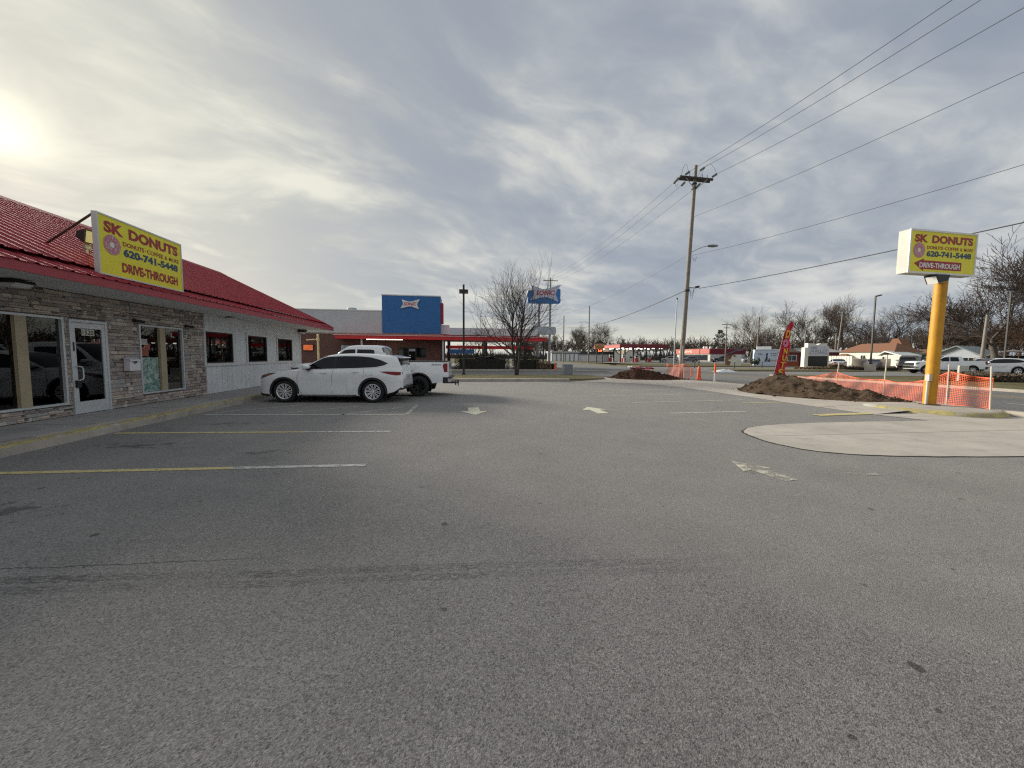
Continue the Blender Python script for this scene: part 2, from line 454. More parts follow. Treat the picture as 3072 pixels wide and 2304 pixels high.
# ------------------------------------------------------------------ ground sheets
ground = sheet('ground', [(-1500, -1500), (1500, -1500), (1500, 2500), (-1500, 2500)], -.035, GRASS)
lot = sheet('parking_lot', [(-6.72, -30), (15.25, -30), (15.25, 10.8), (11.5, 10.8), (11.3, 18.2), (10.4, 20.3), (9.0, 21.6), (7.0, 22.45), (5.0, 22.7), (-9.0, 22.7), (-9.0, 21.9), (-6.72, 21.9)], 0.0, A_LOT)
road = sheet('main_road', [(15.2, -200), (26.4, -200), (26.4, 420), (15.2, 420)], -.012, A_ROAD)
far_lot = sheet('side_street', [(26.41, 29.5), (120, 29.5), (120, 38.5), (34, 38.5), (34, 45.5), (140, 45.5), (140, 56), (26.41, 56)], -.008, A_FAR)
sheet('gas_station_lot', [(30, 84), (130, 84), (130, 150), (30, 150)], -.016, A_FAR)
sheet('drive_in_lot', [(-40, 28.1), (15.19, 28.1), (15.19, 36.8), (11.5, 38.3), (-40, 38.3)], -.010, A_FAR)
sheet('drive_in_yard', [(-40, 38.6), (15.19, 38.6), (15.19, 75), (-40, 75)], -.014, A_FAR)

# north verge: grass strip with kerb
slab('grass_strip', [(-9, 22.95), (5.2, 22.95), (7.4, 22.75), (9.2, 23.6), (9.9, 25.4), (9.4, 27.2), (7.5, 28.0), (-9, 28.0)], -.03, .135, GRASS2)
kerb('lot_kerb', smooth_path([(-9, 22.55), (-4, 22.55), (0, 22.55), (4.8, 22.55), (6.6, 22.4)]), .38, -.02, .165, CONC_K)
slab('drive_in_bed', [(-14, 38.6), (10.6, 38.6), (11.8, 39.6), (11.8, 41.5), (-1, 41.5), (-1, 40.2), (-14, 40.2)], -.03, .13, grass_mat('mulch_bed', (.13, .10, .07), (.09, .07, .05), (.06, .045, .035)))
kerb('drive_in_kerb', [(-14, 38.3), (10.5, 38.3), (11.6, 38.7), (12.1, 39.4), (12.1, 41.5)], .28, -.02, .16, CONC_K)

# verge between lot and road: concrete rising to the kerb
inner = smooth_path([(5.0, 22.58), (7.0, 22.35), (9.0, 21.5), (10.4, 20.2), (11.15, 18.0), (11.15, 14), (11.15, 11), (11.2, 8.96)], 5)
outer = smooth_path([(6.4, 22.6), (9.6, 24.9), (11.6, 24.4), (13.4, 22.6), (14.6, 19.4), (14.95, 15), (14.95, 12.4), (14.9, 9.6)], 5)
mb = MB(); mb.grid([[(a[0] + (b[0] - a[0]) * k / 5, a[1] + (b[1] - a[1]) * k / 5, .006 + (.118 - .006) * (k / 5) ** .8) for k in range(6)] for a, b in zip(inner, outer)])
structure(mb.build('verge', CONC_V, None, True))
kerb('road_kerb', [(b[0], b[1]) for b in smooth_path([(15.3, 8.2), (15.3, 10.4), (15.3, 12.4), (15.3, 15), (14.95, 19.5), (13.7, 22.9), (11.8, 24.8), (9.6, 25.3)], 5)], .36, -.03, .128, CONC_K)
for k, yy in enumerate((0,)):
    kerb('far_kerb', [(26.4, -200), (26.4, 29.4)][::-1], -.2, -.03, .12, CONC_K)
slab('far_verge', [(26.65, -120), (30.5, -120), (30.5, 27.4), (29.5, 29.0), (26.65, 29.2)], -.03, .11, GRASS2)
slab('grass_island', [(30.0, 38.8), (48, 38.8), (48, 45.2), (33.0, 45.2), (29.4, 42.0)], -.03, .12, GRASS2)
slab('grass_corner', [(28, 57), (58, 57), (58, 60), (40, 66), (34, 82), (28, 82)], -.03, .10, GRASS)
slab('gas_station_verge', [(26.8, 66), (33.5, 66), (33.5, 83), (33.5, 150), (26.8, 150)], -.03, .10, GRASS)

# concrete driveway with its curved nose
nose = smooth_path([(17, 4.9), (12.0, 4.78), (8.9, 4.84), (7.2, 5.0), (6.45, 5.16), (5.84, 5.47), (5.62, 5.9), (5.60, 6.4), (5.72, 6.9), (5.95, 7.25), (6.5, 7.62), (7.6, 7.86), (9.2, 7.95), (11.55, 7.95)], 5)
def grow(p, d):
    out = []
    for i, a in enumerate(p):
        q = Vector(p[min(i + 1, len(p) - 1)]) - Vector(p[max(i - 1, 0)]); q.normalize(); out.append((a[0] + q.y * -d, a[1] + q.x * d))
    return out
rest = [(11.22, 8.95), (13.0, 8.95), (15.1, 7.85), (15.1, 5.0)]
rj = random.Random(5)
nose = [(a + rj.uniform(-.014, .014), b + rj.uniform(-.014, .014)) for a, b in nose]
sheet('driveway_joint', [(a + rj.uniform(-.012, .012), b + rj.uniform(-.014, .014)) for a, b in grow(nose, .035)] + rest, .0045, pm('joint_seal', (.03, .03, .03), .9))
sheet('driveway', nose + [(11.2, 9.0), (13.0, 9.0), (15.19, 7.9), (15.19, 4.9)][:3] + [(15.19, 4.9)], .009, CONC)
sheet('driveway_throat', [(15.0, -8), (15.4, -8), (15.4, 8.3), (15.0, 8.3)], .0135, CONC_V)

# raised sign island
isl = smooth_path([(12.55, 10.15), (12.9, 10.6), (14.0, 10.75), (14.95, 10.65), (15.15, 9.9), (14.95, 8.9), (14.75, 8.45), (14.1, 8.15), (13.35, 8.3), (12.9, 8.9), (12.6, 9.6), (12.55, 10.15)], 3)[:-1]
isl_c = Vector((13.9, 9.5))
rows = []
for s_, z_ in ((1.06, .005), (1.015, .075), (.96, .118), (.80, .130), (.3, .135), (.001, .135)):
    rows.append([(isl_c.x + (a - isl_c.x) * s_, isl_c.y + (b - isl_c.y) * s_, z_) for a, b in isl + [isl[0]]])
structure(MB().grid([r[::-1] for r in rows]).build('sign_island', concrete_mat('island_concrete', (.40, .375, .33), (.26, .22, .16), .5), None, True, 50))
rows = []
for s_, z_ in ((1.055, .012), (1.018, .078), (.962, .1225), (.93, .1265)):
    rows.append([(isl_c.x + (a - isl_c.x) * s_, isl_c.y + (b - isl_c.y) * s_, z_ + .003) for a, b in isl[18:33]])
structure(MB().grid([r[::-1] for r in rows]).build('island_paint', P_KRB, None, True))

# ------------------------------------------------------------------ painted markings (parts of the lot and the road)
def stripe(a, b, w, mat, z=.005, parent=lot, name='parking_line', seg=None):
    a = Vector(a); b = Vector(b); d = (b - a).normalized(); n = Vector((-d.y, d.x)) * w / 2
    m_ = mat if isinstance(mat, (list, tuple)) else [mat]
    mb = MB(); k = len(m_)
    for i in range(k):
        p = a.lerp(b, i / k); q = a.lerp(b, (i + 1) / k); mb.m = i
        mb.q((p.x - n.x, p.y - n.y, z), (q.x - n.x, q.y - n.y, z), (q.x + n.x, q.y + n.y, z), (p.x + n.x, p.y + n.y, z))
    return mb.build(name, m_, parent)
YW = [P_YEL, P_YEL, P_WHT]
stripe((-6.45, 5.60), (-1.28, 5.46), .11, YW)
stripe((-6.45, 8.17), (-1.34, 7.85), .11, YW)
stripe((-6.3, 10.45), (-1.33, 10.07), .10, P_WHT)
stripe((-1.33, 10.07), (-1.26, 11.95), .10, P_FNT, .0055)
stripe((-6.2, 10.75), (-4.68, 12.2), .09, P_FNT)
stripe((-4.5, 10.5), (-2.9, 11.85), .09, P_FNT)
stripe((-2.95, 10.15), (-1.6, 11.5), .09, P_FNT)
stripe((-6.3, 12.8), (-1.3, 12.1), .10, P_FNT, .006)
stripe((-6.4, 3.0), (-6.0, 2.99), .11, P_YEL)
stripe((5.7, 9.68), (8.1, 9.83), .10, P_WHT)
stripe((5.7, 12.06), (10.2, 12.55), .10, P_FNT)
stripe((9.4, 11.65), (11.1, 11.8), .10, P_YEL, .0055)
stripe((5.2, 14.1), (11.0, 14.9), .10, P_FNT)
stripe((5.8, 16.0), (11.0, 17.1), .10, P_FNT)
stripe((9.45, 8.98), (11.9, 9.2), .26, P_YEL, .0125, lot, 'kerb_line')
stripe((0.5, 20.6), (2.3, 20.7), .12, P_FNT); stripe((3.0, 21.4), (5.0, 21.3), .12, P_FNT)
def arrow(c, ang, s, mat, name='painted_arrow'):
    pts = [(-.17, -.72), (.17, -.72), (.17, .05), (.42, .02), (0, .75), (-.42, .02), (-.17, .05)]
    ca, sa = math.cos(ang), math.sin(ang)
    mb = MB(); P2 = [(c[0] + s * (x * ca - y * sa), c[1] + s * (x * sa + y * ca), .0065) for x, y in pts]
    mb.q(P2[0], P2[1], P2[2], P2[6]); mb.q(P2[3], P2[4], P2[5], P2[6], P2[2])
    return mb.build(name, mat, lot)
P_ARW = worn_paint('arrow_paint', (.66, .64, .50), .38)
arrow((0.42, 10.55), R(180), .95, P_ARW)
arrow((3.85, 10.45), R(0), .90, P_ARW)
arrow((4.05, 4.62), R(8), .62, worn_paint('scuffed_white_paint', (.68, .64, .52), .50, 5.0))
stripe((5.1, 4.36), (5.5, 4.28), .09, worn_paint('scuff_paint', (.55, .54, .50), .55, 5.0), .006, lot, 'paint_scuff')
# road markings
for yy in range(-40, 240, 12):
    stripe((19.2, yy), (19.2, yy + 3), .12, P_WHT, -.007, road, 'lane_dash')
stripe((22.4, -60), (22.4, 240), .12, worn_paint('road_yellow_paint', (.55, .42, .10), .42), -.007, road, 'lane_line')
stripe((22.75, -60), (22.75, 240), .12, MATS['road_yellow_paint'], -.007, road, 'lane_line')
stripe((26.0, -60), (26.0, 28), .12, P_WHT, -.007, road, 'edge_line')

# pavement in front of the doughnut shop with its kerb
slab('walkway', [(-8.36, -12), (-7.0, -12), (-6.92, 10.0), (-6.92, 12.6), (-6.92, 21.6), (-7.3, 22.3), (-8.36, 22.4)], -.02, .150, CONC_W)
kp = [(-6.55, -12), (-6.55, -9), (-6.55, -6), (-6.55, -3), (-6.55, 0), (-6.55, 2.2), (-6.55, 4.3), (-6.55, 6.3), (-6.56, 8.2), (-6.57, 9.5), (-6.57, 10.4), (-6.58, 11.4), (-6.60, 13), (-6.65, 14.6), (-6.66, 16.4), (-6.68, 18.2), (-6.70, 20), (-6.72, 21.3), (-6.9, 22.1)]
wk = kerb('walkway_kerb', smooth_path(kp, 4), .38, -.02, .156, CONC_K)
rows = []
for p in smooth_path([(a - .0, b) for a, b in kp], 4):
    rows.append([(p[0] - .012 - .001, p[1], .128), (p[0] - .028, p[1], .152), (p[0] - .055, p[1], .1595), (p[0] - .15, p[1], .1598)])
structure(MB().grid(rows).build('kerb_paint', P_KRB, wk, True))
wk.children[0].pop('kind', None)
# ------------------------------------------------------------------ doughnut shop
WU = -8.35          # street wall plane
shop = thing('doughnut_shop', 'long doughnut shop with red metal roof, stone front and white siding', 'shop', (WU, 10, .15))
def SP(v): return v  # coordinates below are world, moved into the shop frame on build
def sbuild(mb, name, mats, parent=shop, smooth=False, angle=40):
    off = (-WU, -10, -.15)
    mb.v = [(a + off[0], b + off[1], c + off[2]) for a, b, c in mb.v]
    return mb.build(name, mats, parent, smooth, angle)
MORT = pm('mortar', (.15, .135, .12), .95, var=.3, vs=12)
STONE = [pm('ledge_stone_%s' % n, c, .85, var=.30, vs=9, bump=.6, bs=35, spec=.3, dirt=.25) for n, c in
         (('taupe', (.41, .36, .325)), ('grey', (.40, .385, .37)), ('tan', (.53, .455, .38)), ('rose', (.47, .39, .355)), ('umber', (.29, .25, .23)), ('buff', (.62, .56, .50)))]
SIDE = pm('white_siding_paint', (.70, .73, .75), .6, var=.08, vs=2.0, bump=.15, bs=40, dirt=.22)
TRIMW = pm('white_trim', (.66, .67, .67), .5, var=.06, dirt=.12)
ALU = pm('brushed_aluminium', (.62, .65, .67), .45, metal=.35, var=.06, vs=8)
TANF = pm('tan_mullion', (.40, .33, .22), .6, var=.1)
SOFF = pm('soffit_paint', (.76, .76, .74), .7, var=.07, vs=1.2, dirt=.15)
DARK = pm('dark_interior', (.05, .045, .04), .9)
INT = pm('interior_wall', (.16, .11, .08), .8, var=.2)
GLASS = glass_mat('shop_glass', (.30, .33, .33))
TINT = glass_mat('tinted_glass', (.16, .17, .17))
RED = pm('red_roof_metal', (.28, .026, .038), .70, var=.12, vs=1.5, spec=.25, dirt=.20)
REDF = pm('red_fascia', (.36, .040, .055), .42, var=.08, vs=2)
BLK = pm('black_plastic', (.012, .012, .013), .45, var=.2)
LENS = pm('lamp_lens', (.75, .75, .72), .25, var=.05)

OPEN = [(6.2, 9.50, .40, 2.27), (9.60, 10.52, .15, 2.25), (11.46, 13.09, .42, 2.28)]
SWIN = [(14.12, 15.72, 1.17, 2.28), (16.72, 18.28, 1.17, 2.27), (19.29, 20.87, 1.17, 2.26)]
def wall_with_openings(mb, x0, x1, v0, v1, z0, z1, ops):
    ops = sorted(ops); cur = v0
    for a, b, c, d in ops:
        if a > cur: mb.box(x0, x1, cur, a, z0, z1)
        if c > z0 + .001: mb.box(x0, x1, a, b, z0, c)
        if d < z1: mb.box(x0, x1, a, b, d, z1)
        cur = b
    if cur < v1: mb.box(x0, x1, cur, v1, z0, z1)
    return mb
sbuild(wall_with_openings(MB(), WU - .20, WU - .035, -6, 14.10, .15, 2.83, OPEN), 'wall', MORT)
sbuild(wall_with_openings(MB(), WU - .20, WU - .035, 14.101, 21.95, .15, 2.83, SWIN), 'wall', SIDE)
sbuild(MB().box(-16.85, WU - .2, 21.78, 21.95, .15, 2.83).prism([(-16.85, 2.83), (WU - .2, 2.83), (-12.6, 5.55)], 21.78, 21.95, 'y'), 'gable_wall', SIDE)
sbuild(MB().box(-16.85, WU - .2, -6, -5.8, .15, 2.83).prism([(-16.85, 2.83), (WU - .2, 2.83), (-12.6, 5.55)], -6, -5.8, 'y'), 'gable_wall', SIDE)
sbuild(MB().box(-16.85, -16.65, -5.8, 21.78, .15, 2.83), 'rear_wall', SIDE)
sbuild(MB().box(-16.6, WU - .21, -5.7, 21.7, .10, .152), 'floor', pm('shop_floor', (.16, .13, .11), .5))
sbuild(MB().box(-11.6, -11.5, -5.7, 21.7, .153, 2.80), 'partition', INT)
sbuild(MB().box(-16.6, WU - .21, -5.7, 21.7, 2.78, 2.80), 'ceiling', pm('shop_ceiling', (.40, .39, .37), .9))
# counter and tables inside
sbuild(MB().box(-10.9, -10.3, 6.5, 12.8, .153, 1.15).box(-11.0, -10.2, 6.45, 12.85, 1.155, 1.20), 'counter', pm('counter_laminate', (.22, .12, .07), .5))
for vv in (8.9, 12.4, 15.0, 17.4, 20.0):
    sbuild(MB().box(-9.6, -8.9, vv - .35, vv + .35, .86, .90).cyl((-9.25, vv, .153), (-9.25, vv, .86), .04).lathe([(.28, .155), (.26, .18), (.04, .20)], 16, 'z', (-9.25, vv, 0)), 'table', pm('table_laminate', (.30, .20, .12), .4))
# ledge stones, one by one
rnd = random.Random(11)
smesh = []
def strip(mb, y0, y1, z0, z1, d):
    """one split-faced ledge inside a stone: rough chamfered front"""
    e = .10 * (z1 - z0); k = len(mb.v); jx = lambda: d + rnd.uniform(-.22, .12)
    mb.v += [(-1, y0, z0), (-1, y1, z0), (-1, y1, z1), (-1, y0, z1), (d * .6, y0, z0), (d * .6, y1, z0), (d * .6, y1, z1), (d * .6, y0, z1),
             (jx(), y0 + .012, z0 + e), (jx(), y1 - .012, z0 + e), (jx(), y1 - .012, z1 - e), (jx(), y0 + .012, z1 - e)]
    for f in ((0, 1, 5, 4), (1, 2, 6, 5), (2, 3, 7, 6), (3, 0, 4, 7), (4, 5, 9, 8), (5, 6, 10, 9), (6, 7, 11, 10), (7, 4, 8, 11), (8, 9, 10, 11)):
        mb.f.append(tuple(k + i for i in f)); mb.mi.append(mb.m)
for ci, m_ in enumerate(STONE):
    for var_ in range(3):
        mb = MB()
        if var_ == 0: strip(mb, -.5, .5, -.5, .5, 1.0)
        elif var_ == 1:
            c_ = rnd.uniform(-.2, .2); strip(mb, -.5, c_, -.5, .48, .8); mb.m = 1; strip(mb, c_ + .01, .5, -.5, .5, 1.1)
        else:
            c_ = rnd.uniform(-.12, .12); strip(mb, -.5, .5, -.5, c_ - .02, 1.05); mb.m = 1; strip(mb, -.5, rnd.uniform(.1, .5), c_ + .02, .5, .7)
        smesh.append(mb.mesh('stone', [m_, STONE[(ci + 1 + var_) % 6]]))
z = .155; count = 0
while z < 2.80:
    h = rnd.choice((.075, .088, .10, .112)); h = min(h, 2.82 - z)
    if h < .04: break
    v = 7.35 + rnd.uniform(-.2, .1)
    while v < 14.09:
        L = rnd.choice((.17, .24, .30, .36, .44)) * rnd.uniform(.85, 1.15)
        e = min(v + L, 14.095)
        if 14.095 - e < .09: e = 14.095
        # cut at openings
        segs = [(v, e)]
        for a, b, c, d in OPEN:
            if z + h * .5 > c - .0 and z + h * .5 < d + .0:
                ns = []
                for s0, s1 in segs:
                    if s1 <= a or s0 >= b: ns.append((s0, s1))
                    else:
                        if s0 < a: ns.append((s0, a))
                        if s1 > b: ns.append((b, s1))
                segs = ns
        for s0, s1 in segs:
            if s1 - s0 < .035: continue
            zone = noise.noise(Vector((s0 * .35, z * 1.1, 2.0)))
            w_ = [3, 3, 2.2, 1.4, 2, .8]
            if zone > .12: w_ = [2, 1, 4, 2, .6, 2.4]
            if z < .75: w_ = [3, 3, 1.4, 2.2, 1.8, 1.3]
            me = smesh[rnd.choices(range(6), w_)[0] * 3 + rnd.randrange(3)]
            o = add('stone', me, shop)
            dep = rnd.uniform(.012, .045)
            o.location = (-.03, (s0 + s1) / 2 - 10, z + h / 2 - .15)
            o.scale = (dep, (s1 - s0) - .006, h - .006)
            o.rotation_euler = (rnd.uniform(-.012, .012), rnd.uniform(-.05, .05), rnd.uniform(-.05, .05)); count += 1
        v = e
        if v >= 14.09: break
    z += h
print('stones', count)
# siding boards
def board(v0, v1, z0, z1, d=.018):
    sbuild(MB().box(WU - .034, WU - .034 + d, v0 + .006, v1 - .006, z0, z1), 'siding_board', SIDE)
edges = [14.10]
while edges[-1] < 21.95 - .15: edges.append(edges[-1] + .305)
edges[-1] = 21.95
for a, b in zip(edges, edges[1:]):
    board(a, b, .16, 1.085)
    zs = [(1.145, 2.825)]
    for p, q, c, d in SWIN:
        if b > p - .06 and a < q + .06:
            zs = [(d + .07, 2.825)]
            if a < p - .10: board(a, p - .075, 1.145, d + .06)
            if b > q + .10: board(q + .075, b, 1.145, d + .06)
    for z0, z1 in zs: board(a, b, z0, z1)
sbuild(MB().box(WU - .03, WU + .022, 14.10, 21.97, 1.088, 1.142), 'drip_rail', TRIMW)
sbuild(MB().box(WU - .03, WU + .012, 21.86, 21.99, .16, 2.81), 'corner_trim', TRIMW)
sbuild(MB().box(WU - .03, WU + .03, 14.085, 14.115, .16, 2.81), 'edge_trim', TRIMW)
# windows
def window(v0, v1, z0, z1, mulls=(), frame=ALU, gl=GLASS, fw=.045, fx=WU, sill=False, nm='window'):
    w = sbuild(MB().box(fx - .10, fx + .012, v0, v1, z0, z0 + fw).box(fx - .10, fx + .012, v0, v1, z1 - fw, z1)
               .box(fx - .10, fx + .012, v0, v0 + fw, z0 + fw, z1 - fw).box(fx - .10, fx + .012, v1 - fw, v1, z0 + fw, z1 - fw), nm, frame)
    cur = v0 + fw; spans = []
    for a, b in mulls:
        spans.append((cur, a)); cur = b
        o = MB().box(fx - .10 - WU, fx + .02 - WU, a - 10, b - 10, z0 + fw + .001 - .15, z1 - fw - .001 - .15).build('mullion', TANF, w)
    spans.append((cur, v1 - fw))
    for a, b in spans:
        MB().box(fx - .052 - WU, fx - .046 - WU, a - 10, b - 10, z0 + fw - .15, z1 - fw - .15).build('pane', gl, w)
    return w
window(6.2, 9.50, .40, 2.27, [(7.60, 7.68), (8.57, 8.77)])
window(11.46, 13.09, .42, 2.28, [(12.15, 12.36)])
BLKF = pm('black_window_frame', (.02, .018, .017), .5)
for i, (a, b, c, d) in enumerate(SWIN):
    window(a + .02, b - .02, c + .02, d - .02, (), BLKF, TINT, .04)
    sbuild(MB().box(WU - .016, WU + .02, a - .07, a + .018, c - .07, d + .07).box(WU - .016, WU + .02, b - .018, b + .07, c - .07, d + .07)
           .box(WU - .016, WU + .02, a + .019, b - .019, d - .018, d + .07).box(WU - .016, WU + .035, a + .019, b - .019, c - .08, c + .018), 'window_trim', TRIMW)
# shop door
dv0, dv1 = 9.605, 10.515
dr = sbuild(MB().box(WU - .1, WU + .02, dv0, dv0 + .03, .155, 2.25).box(WU - .1, WU + .02, dv1 - .06, dv1, .155, 2.25).box(WU - .1, WU + .02, dv0 + .03, dv1 - .06, 2.19, 2.25), 'door', ALU)
a, b = dv0 + .035, dv1 - .065
def dbuild(mb, name, mat, parent=dr):
    mb.v = [(x - WU, y - 10, z - .15) for x, y, z in mb.v]; return mb.build(name, mat, parent)
dbuild(MB().box(WU - .03, WU + .015, a, a + .085, .165, 2.18).box(WU - .03, WU + .015, b - .085, b, .165, 2.18)
       .box(WU - .03, WU + .015, a + .085, b - .085, .165, .43).box(WU - .03, WU + .015, a + .085, b - .085, 2.06, 2.18), 'door_leaf', ALU)
dbuild(MB().box(WU - .012, WU - .006, a + .085, b - .085, .43, 2.06), 'pane', GLASS)
dbuild(MB().tube([(WU + .015, a + .04, 1.22), (WU + .07, a + .05, 1.22), (WU + .07, a + .13, 1.20), (WU + .07, a + .15, 1.15), (WU + .07, a + .15, .98), (WU + .07, a + .13, .93), (WU + .07, a + .05, .91), (WU + .015, a + .04, .91)], .013, 8), 'handle', ALU)
dbuild(MB().box(WU + .016, WU + .06, a + .012, a + .11, .75, .91), 'lock_box', BLK)
dbuild(MB().box(WU + .016, WU + .022, a + .02, a + .05, 1.55, 1.75), 'card_strip', BLK)
pl = dbuild(MB().box(WU - .0055, WU - .002, 9.90, 10.20, 1.905, 2.045), 'number_plate', pm('plate_cream', (.66, .64, .56), .6))
tm = fit_text(MB(), '1520', -.13, .13, 0, .105, 0, .02)
tm.v = [(WU - .0005 - WU, 10.05 + x - 10, 1.922 + z - .15) for x, y, z in tm.v]
tm.build('house_number', pm('number_black', (.01, .01, .01), .5), dr)
nt = dbuild(MB().box(WU - .022, WU - .018, 9.83, 10.24, 1.23, 1.60), 'notice_frame', pm('notice_paper', (.20, .19, .20), .8))
dbuild(MB().box(WU - .0175, WU - .0165, 9.93, 10.15, 1.29, 1.53), 'notice', pm('notice_sheet', (.42, .42, .45), .8))
dbuild(MB().box(WU - .0175, WU - .0165, 9.86, 10.21, 1.545, 1.575), 'notice_strip', pm('notice_dark', (.06, .05, .09), .8))

# roof --------------------------------------------------------------------------------
SL = .509
def roof_panel(v0, u0, z0, u1, z1, name, ribs=3, width=.9, th=.004, rh=.022):
    prof = []
    p = width / ribs
    for i in range(ribs):
        s0 = v0 + i * p
        prof += [(s0, 0), (s0 + p * .62, 0), (s0 + p * .70, rh), (s0 + p * .86, rh), (s0 + p * .94, 0)]
    prof.append((v0 + width + .002, 0))
    mb = MB()
    n = Vector((u1 - u0, 0, z1 - z0)).normalized(); nx, nz = -n.z, n.x
    if nz < 0: nx, nz = -nx, -nz
    lo = [(u0 + nx * h, v, z0 + nz * h) for v, h in prof]; hi = [(u1 + nx * h, v, z1 + nz * h) for v, h in prof]
    mb.grid([lo, hi])
    lo2 = [(x, v, z - .012) for x, v, z in lo]; mb.grid([lo2, lo])
    return sbuild(mb, name, RED)
nv = 33; V0 = -6.8
for i in range(nv):
    v0 = V0 + i * .9
    roof_panel(v0, -6.93, 2.995, -7.72, 2.995 + .79 * .40, 'eave_panel')
    roof_panel(v0, -7.42, 3.275, -12.6, 3.275 + 5.18 * .489, 'roof_panel')
V1 = V0 + nv * .9
sbuild(MB().prism([(-12.62, 5.79), (-12.62, 5.75), (-18.2, 2.95), (-18.2, 2.99)], V0, V1, 'y'), 'rear_slope', RED)
sbuild(MB().prism([(-12.3, 5.69), (-12.6, 5.86), (-12.9, 5.69), (-12.9, 5.665), (-12.6, 5.835), (-12.3, 5.665)], V0 - .01, V1 + .01, 'y'), 'ridge_cap', RED)
sbuild(MB().prism([(-12.6, 5.82), (-12.6, 5.62), (-7.02, 2.84), (-6.95, 2.84), (-6.95, 3.03), (-7.42, 3.30)], V1 - .002, V1 + .02, 'y'), 'rake_trim', REDF)
sbuild(MB().box(-6.99, -6.955, V0, V1 - .003, 2.825, 2.985), 'fascia', REDF)
sbuild(MB().box(-8.50, -6.992, V0 + .02, V1 - .01, 2.834, 2.846).box(-16.8, -8.501, 21.96, V1 - .01, 2.834, 2.846), 'soffit', SOFF)
sbuild(MB().box(WU - .012, WU + .018, 14.12, 21.96, 2.775, 2.829), 'soffit_trim', TRIMW)
# soffit lamps, wall lamp, camera, mailbox ---------------------------------------------
def canopy_lamp(v, u, label, s=1.0):
    t_ = thing('canopy_lamp', label, 'lamp', (u, v, 2.83))
    MB().prism([(-.20 * s, -.02), (.20 * s, -.02), (.24 * s, -.075 * s), (-.24 * s, -.075 * s)], -.17 * s, .17 * s, 'y').box(-.1 * s, .1 * s, -.1 * s, .1 * s, -.02, 0).build('housing', BLK, t_)
    MB().prism([(-.215 * s, -.076 * s), (.215 * s, -.076 * s), (.12 * s, -.14 * s), (-.12 * s, -.14 * s)], -.15 * s, .15 * s, 'y').build('lens', LENS, t_)
canopy_lamp(8.22, -7.98, 'square black lamp under the soffit above the shop windows, cut by the left edge')
canopy_lamp(15.0, -8.05, 'small dark lamp under the soffit above the first siding window', .55)
t_ = thing('wall_lamp', 'black wedge lamp at the corner of the white siding under the eave', 'lamp', (-8.2, 21.75, 2.80))
MB().prism([(-.13, 0), (.25, 0), (.14, -.14), (-.13, -.11)], -.17, .17, 'y').build('housing', BLK, t_)
MB().prism([(.0, -.145), (.14, -.145), (.10, -.22), (-.02, -.20)], -.15, .15, 'y').build('lens', LENS, t_)
t_ = thing('wall_mailbox', 'small white metal mailbox fixed to the stone wall beside the door', 'mailbox', (WU, 11.07, 1.07))
MB().prism([(.025, 0), (.16, .0), (.16, .27), (.03, .32)], -.17, .17, 'y').build('body', pm('mailbox_white', (.72, .71, .74), .45, var=.04), t_)
MB().prism([(.02, .322), (.02, .335), (.185, .285), (.185, .245), (.175, .245), (.175, .276)], -.18, .18, 'y').build('lid', MATS['mailbox_white'], t_)
mb = MB().lathe([(.001, .004), (.055, .003), (.06, 0)], 20, 'z'); mb.v = [(.163 + z_, x * 1.1, .215 + y * .62) for x, y, z_ in mb.v]
mb.build('emblem', pm('emblem_green', (.06, .10, .08), .5), t_)
for vv, lab in ((11.33, 'small black camera on the stone wall above the near edge of the poster window'), (13.22, 'small black camera on the stone wall past the poster window')):
    t_ = thing('security_camera', lab, 'camera', (WU, vv, 2.36), group='cameras on the stone wall')
    MB().lathe([(.001, 0), (.05, 0), (.05, .03), (.03, .05)], 12, 'z').build('mount', BLK, t_).rotation_euler = (0, R(90), 0)
    MB().cyl((.05, -.02, .0), (.16, .12, -.03), .032, .038, 12).build('barrel', BLK, t_)
# poster in the window
def framed_print(mb, name, mat, parent=None): return mb.build(name, mat, parent)
m, t, b = new_mat('banknote_print')
oc = t.n.new('ShaderNodeTexCoord').outputs['Object']
c = t.mix(t.rng(t.noise(oc, 7, 3, .6, 1.5), .42, .60), (.13, .26, .25), (.50, .62, .52))
c = t.mix(t.rng(t.noise(oc, 12, 3, .6, 2.5), .56, .62, 0, .8), c, (.05, .12, .13))
t.put(b.inputs['Base Color'], c); b.inputs['Roughness'].default_value = .3
MATS['banknote_print'] = m
t_ = tag(MB().box(WU - .0445, WU - .041, 11.53, 12.13, .475, 1.40).build('window_poster', m), 'pale green swirl-print poster fixed low on the shop window pane', 'poster')
t_ = tag(MB().box(WU - .0445, WU - .041, 11.54, 11.80, 1.44, 1.68).build('window_flyer', pm('flyer_red', (.32, .08, .05), .5, var=.3, vs=10)), 'small red flyer taped to the window above the green poster', 'flyer')
t_ = tag(MB().box(WU - .0445, WU - .041, 11.52, 11.78, 1.74, 1.90).build('window_flyer', pm('flyer_white', (.45, .46, .46), .5, var=.2, vs=14)), 'small white flyer taped high on the window above the red one', 'flyer')

